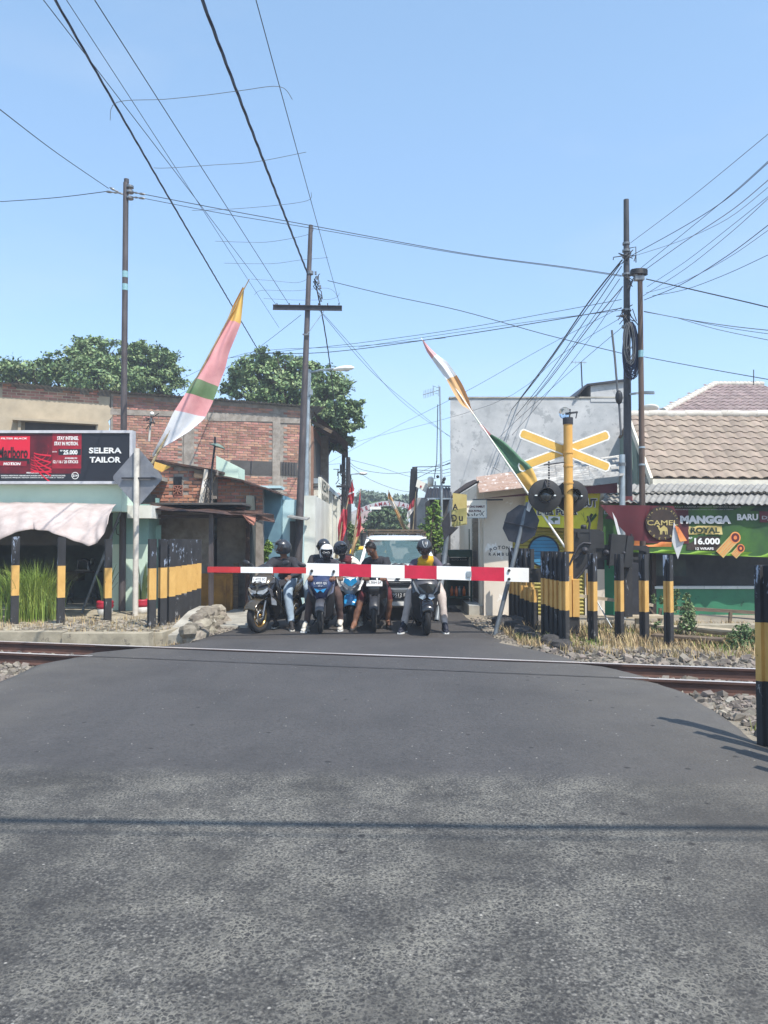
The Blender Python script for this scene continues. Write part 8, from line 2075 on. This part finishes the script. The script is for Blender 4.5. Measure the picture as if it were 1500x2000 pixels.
def helmet(o, FM, mt, r=.138, visor='visor', full=True, stripe=None, peak=False, vis_open=False, chin=True):
    m = MB(FM); seg, rg_ = 36, 22; vs = []; fs = []
    for i in range(rg_+1):
        el = R(-52+142*i/rg_)
        for k in range(seg):
            a = 2*math.pi*k/seg; vs.append((r*.90*math.cos(el)*math.cos(a), r*1.08*math.cos(el)*math.sin(a)-.005, r*1.0*math.sin(el)+.015))
    for i in range(rg_):
        for k in range(seg):
            am = (k+.5)/seg*360; el = -52+142*(i+.5)/rg_; da = abs(((am-90+180) % 360)-180)
            if da < 66 and (-34 if chin else -60) < el < 20: continue
            if not chin and da < 62 and el < 22: continue
            fs.append((i*seg+k, i*seg+(k+1)%seg, (i+1)*seg+(k+1)%seg, (i+1)*seg+k))
    m.add(vs, fs, 0, True); h = m.build('helmet', mt, o); so = h.modifiers.new('thick','SOLIDIFY'); so.thickness = .012; so.offset = -1
    if visor:
        rows = []
        for j in range(9):
            el = R((-34 if not vis_open else 5)+ (58 if not vis_open else 45)*j/8.)
            rows.append([(r*.93*math.cos(el)*math.cos(R(a)), r*1.13*math.cos(el)*math.sin(R(a))-.005, r*1.02*math.sin(el)+.015) for a in range(22,159,8)])
        MB(FM).grid(rows).build('visor', visor, h)
    for s in (-1,1): MB(FM).ball((s*r*.92,.01,.01), .024, 10, 6, 0, (.4,1,1)).build('hinge', 'plastic_black', h)
    if peak:
        m = MB(FM); m.slab([(-.09,.11,.085),(.09,.11,.085),(.075,.185,.09),(-.075,.185,.09)], (0,0,.008)); m.build('peak', 'plastic_black', h)
    if stripe:
        for s in (-1, 1):
            pts = []
            for j in range(7):
                t = j/6.; el = R(70-42*t); a = R(90+s*(48-44*t)); pts.append((r*.93*math.cos(el)*math.cos(a), r*1.12*math.cos(el)*math.sin(a)-.005, r*1.03*math.sin(el)+.018))
            MB(FM).tube(pts, .0055, 6).build('stripe', stripe, h)
    return h
def shoe(o, an, to, mt, sole='print_white', w=.048):
    d = (to-an); d.z = 0; L_ = max(.24, d.length+.09); d.normalized(); d = d.normalized() if d.length else Vector((0,-1,0)); gz = -.05
    sd = Vector((d.y,-d.x,0)); heel = Vector((an.x,an.y,gz))-d*.06; m = MB(); rings = []
    for t, ww, hh in ((0,.5,.06),(.08,.85,.095),(.3,.9,.10),(.5,.95,.085),(.75,1.05,.065),(.93,.8,.05),(1,.3,.03)):
        c = heel+d*L_*t; rings.append([c+sd*w*ww*math.cos(a)+Vector((0,0,.012+hh*.5+hh*.5*math.sin(a))) for a in [2*math.pi*k/12 for k in range(12)]])
    m.loft(rings); s = m.build('shoe', mt, o)
    m = MB(); out = [heel+sd*w*q+d*L_*t for q, t in ((.5,0),(.9,.1),(.95,.5),(1.1,.75),(.7,1),(-.7,1),(-1.1,.75),(-.95,.5),(-.9,.1),(-.5,0))]; m.slab([Vector((p.x,p.y,gz)) for p in out][::-1], (0,0,.022)); m.build('sole', sole, s, recalc=True)
p_ = lambda x, y, D: P(x, y, D)
# E: yellow and grey top, beige trousers
J = dict(pelvis=p_(833,1124,13.15), chest=p_(831,1102,12.98), neck=p_(830,1086,12.88), head=p_(829,1070,12.78), shl=p_(810,1096,12.95), ell=p_(800,1118,12.78), wrl=p_(806,1125,12.55), shr=p_(851,1095,12.95), elr=p_(864,1117,12.78), wrr=p_(860,1125,12.55),
  hil=p_(823,1130,13.08), knl=p_(801,1160,12.72), anl=p_(790,1216,12.62), tol=p_(781,1232,12.42), hir=p_(844,1130,13.08), knr=p_(862,1160,12.72), anr=p_(868,1216,12.6), tor=p_(872,1232,12.42))
o, FM = person('rider in yellow and grey top and beige trousers, head bowed in dark helmet', J, dict(torso='cloth_yellow', neck='skin', head='skin', upper='cloth_greyviolet', fore='cloth_greyviolet', hand='skin', thigh='cloth_beige', shin='cloth_beige', foot='shoe_navy'), face=(0.02,-.85,-.5), rad={'hi':.11,'kn':.085,'an':.058,'chest':.185,'sh':.075,'el':.066})
helmet(o, FM, 'helmet_matte', stripe='galv')
for s in 'lr':
    shoe(o, J['an'+s], J['to'+s], 'shoe_navy'); MB().tube([J['an'+s]-Vector((0,0,.09)), J['an'+s]+Vector((0,0,.03))], [.04,.044], 12).build('sock', 'cloth_black', o)
# D: bareheaded man
J = dict(pelvis=p_(734,1126,13.3), chest=p_(733,1104,13.15), neck=p_(732,1087,13.05), head=p_(724,1073,12.95), shl=p_(714,1097,13.1), ell=p_(706,1118,12.95), wrl=p_(714,1126,12.72), shr=p_(752,1096,13.12), elr=p_(759,1120,12.95), wrr=p_(750,1127,12.75),
  hil=p_(724,1132,13.25), knl=p_(706,1166,12.85), anl=p_(693,1216,12.8), tol=p_(687,1229,12.62), hir=p_(744,1132,13.25), knr=p_(760,1164,12.95), anr=p_(758,1212,13.1), tor=p_(761,1222,12.95))
o, FM = person('bareheaded man in black T-shirt looking down on the black motorcycle', J, dict(torso='cloth_black', neck='skin', head='skin', upper='cloth_black', fore='skin', hand='skin', thigh='cloth_maroon', shin='skin', foot='skin'), face=(-.35,-.75,-.5), rad={'sh':.08,'el':.045,'chest':.145})
m = MB(FM); rg = random.Random(6)
vs = []; fs = []; seg = 22; rr_ = 12; r = .103
for i in range(rr_+1):
    el = R(-12+102*i/rr_)
    for k in range(seg):
        a = 2*math.pi*k/seg; da = abs(((math.degrees(a)-90+180) % 360)-180); e2 = max(el, R(46-da*.35)) if da < 80 else el
        j = 1.04+.09*mnoise.noise(Vector((math.cos(a)*4, math.sin(a)*4, el*4)))+.03*rg.random(); vs.append((r*.86*j*math.cos(e2)*math.cos(a), r*1.04*j*math.cos(e2)*math.sin(a)-.004, r*1.16*j*math.sin(e2)+.012))
for i in range(rr_):
    for k in range(seg): fs.append((i*seg+k, i*seg+(k+1)%seg, (i+1)*seg+(k+1)%seg, (i+1)*seg+k))
m.add(vs, fs, 0, True)
for k in range(160):
    a = rg.uniform(0,6.28); el = R(rg.uniform(25,88)); c = Vector((r*.86*math.cos(el)*math.cos(a), r*1.04*math.cos(el)*math.sin(a), r*1.18*math.sin(el)+.012)); m.add([c+Vector((rg.uniform(-.01,.01),rg.uniform(-.01,.01),0)), c+Vector((rg.uniform(-.01,.01),rg.uniform(-.01,.01),.004)), c*1.13+Vector((.012,.01,.004))], [(0,1,2)])
m.build('hair', 'hair', o)
for s in 'lr': shoe(o, J['an'+s], J['to'+s], 'sandal', 'sandal', .042)
# B: white helmet, glasses, on the navy scooter
J = dict(pelvis=p_(634,1126,13.2), chest=p_(637,1106,13.05), neck=p_(638,1092,12.98), head=p_(638,1079,12.9), shl=p_(620,1102,13.05), ell=p_(608,1118,12.85), wrl=p_(607,1127,12.6), shr=p_(657,1102,13.05), elr=p_(663,1118,12.85), wrr=p_(652,1127,12.62),
  hil=p_(623,1132,13.15), knl=p_(607,1165,12.85), anl=p_(599,1215,12.75), tol=p_(592,1228,12.6), hir=p_(645,1132,13.15), knr=p_(660,1162,12.8), anr=p_(665,1210,12.9), tor=p_(664,1222,12.75))
o, FM = person('rider in white helmet and white rimmed glasses with black face mask on the navy scooter', J, dict(torso='cloth_dkgrey', neck='cloth_black', head='cloth_black', upper='cloth_dkgrey', fore='cloth_dkgrey', hand='skin', thigh='cloth_brown', shin='cloth_brown', foot='shoe_white'), face=(0,-1,-.05), rad={'kn':.08,'an':.055}, headr=.094)
helmet(o, FM, 'helmet_white', r=.130, visor=None, chin=False)
m = MB(FM)
for s in (-1, 1):
    m.lathe([(.017,-.002),(.021,-.002),(.021,.002),(.017,.002),(.017,-.002)], 16, 0, Matrix.Translation((s*.036,.108,.002)) @ Matrix.Rotation(R(90),4,'X') @ Matrix.Diagonal((1.15,.85,1,1)))
m.tube([(-.012,.110,.006),(.012,.110,.006)], .004, 6); m.build('glasses', 'print_white', o)
for s in (-1, 1): MB(FM).lathe([(.001,0),(.018,0)], 14, 0, Matrix.Translation((s*.036,.106,.002)) @ Matrix.Rotation(R(90),4,'X')).build('lens', 'glass_dark', o)
for s in (-1, 1): MB(FM).tube([(s*.112,.02,-.02),(s*.095,.035,-.085)], .006, 6).build('chin_strap', 'print_white', o)
for s in 'lr': shoe(o, J['an'+s], J['to'+s], 'shoe_white')
# passenger behind B
J = dict(pelvis=p_(627,1118,13.85), chest=p_(627,1098,13.75), neck=p_(630,1082,13.68), head=p_(632,1068,13.62), shl=p_(609,1094,13.72), ell=p_(603,1112,13.6), wrl=p_(612,1122,13.45), shr=p_(646,1094,13.75), elr=p_(652,1110,13.6), wrr=p_(645,1120,13.45),
  hil=p_(617,1124,13.8), knl=p_(600,1146,13.4), anl=p_(602,1188,13.5), tol=p_(600,1196,13.3), hir=p_(638,1124,13.8), knr=p_(650,1146,13.45), anr=p_(650,1188,13.55), tor=p_(650,1196,13.4))
o, FM = person('passenger in black jacket and dark helmet hidden behind the white helmeted rider', J, dict(torso='cloth_black', neck='cloth_black', head='skin', upper='cloth_black', fore='cloth_black', hand='skin', thigh='denim', shin='denim', foot='sandal'), rad={'kn':.08,'sh':.09})
helmet(o, FM, 'helmet_black', r=.132)
# C: dark helmet looking right, maroon top, on the pale blue scooter
J = dict(pelvis=p_(682,1120,14.1), chest=p_(676,1101,13.75), neck=p_(669,1087,13.6), head=p_(665,1073,13.5), shl=p_(656,1098,13.65), ell=p_(657,1116,13.5), wrl=p_(663,1125,13.35), shr=p_(694,1097,13.7), elr=p_(706,1114,13.6), wrr=p_(706,1124,13.4),
  hil=p_(673,1126,14.05), knl=p_(663,1156,13.65), anl=p_(664,1205,13.7), tol=p_(662,1212,13.55), hir=p_(692,1126,14.05), knr=p_(706,1156,13.65), anr=p_(703,1205,13.8), tor=p_(704,1213,13.6))
o, FM = person('rider in maroon top and dark helmet looking right on the pale blue scooter', J, dict(torso='cloth_maroon', neck='cloth_black', head='cloth_black', upper='fascia_cream', fore='cloth_maroon', hand='skin', thigh='cloth_black', shin='cloth_black', foot='shoe_white'), face=(.45,-.9,-.05))
helmet(o, FM, 'helmet_black', r=.136, peak=True)
for s in 'lr': shoe(o, J['an'+s]-Vector((0,0,.02)), J['to'+s], 'shoe_white')
# A: black jacket, jeans, helmet turned left
J = dict(pelvis=p_(562,1128,13.65), chest=p_(557,1104,13.45), neck=p_(554,1087,13.35), head=p_(552,1071,13.3), shl=p_(533,1097,13.3), ell=p_(520,1116,13.0), wrl=p_(518,1122,12.78), shr=p_(575,1097,13.5), elr=p_(583,1120,13.2), wrr=p_(566,1127,12.95),
  hil=p_(551,1134,13.6), knl=p_(534,1162,13.25), anl=p_(540,1205,13.3), tol=p_(535,1212,13.15), hir=p_(569,1134,13.55), knr=p_(561,1158,13.05), anr=p_(569,1214,12.98), tor=p_(571,1228,12.78))
o, FM = person('rider in black jacket and pale jeans looking left from the bronze scooter', J, dict(torso='cloth_black', neck='cloth_black', head='skin', upper='cloth_black', fore='cloth_black', hand='skin', thigh='denim', shin='denim', foot='sandal'), face=(-.85,-.55,.02), rad={'hi':.115,'kn':.085,'an':.062,'chest':.165,'sh':.10,'el':.07})
helmet(o, FM, 'helmet_black', r=.142, peak=True, stripe='gloss_grey', visor='visor')
for s in 'lr': shoe(o, J['an'+s], J['to'+s], 'sandal', 'shoe_white', .046)
# thin humid haze over the whole place
hm_ = bpy.data.materials.new('haze'); hm_.use_nodes = True; hn = hm_.node_tree; hn.nodes.remove(hn.nodes['Principled BSDF'])
pv = hn.nodes.new('ShaderNodeVolumePrincipled'); pv.inputs['Color'].default_value = (.86,.92,1,1); pv.inputs['Density'].default_value = 0.003; pv.inputs['Anisotropy'].default_value = .2
hn.links.new(pv.outputs[0], hn.nodes['Material Output'].inputs['Volume']); MATS['haze'] = hm_
MB().box(-402, 402, -62, 905, -1.3, 14).build('haze', 'haze', kind='stuff')
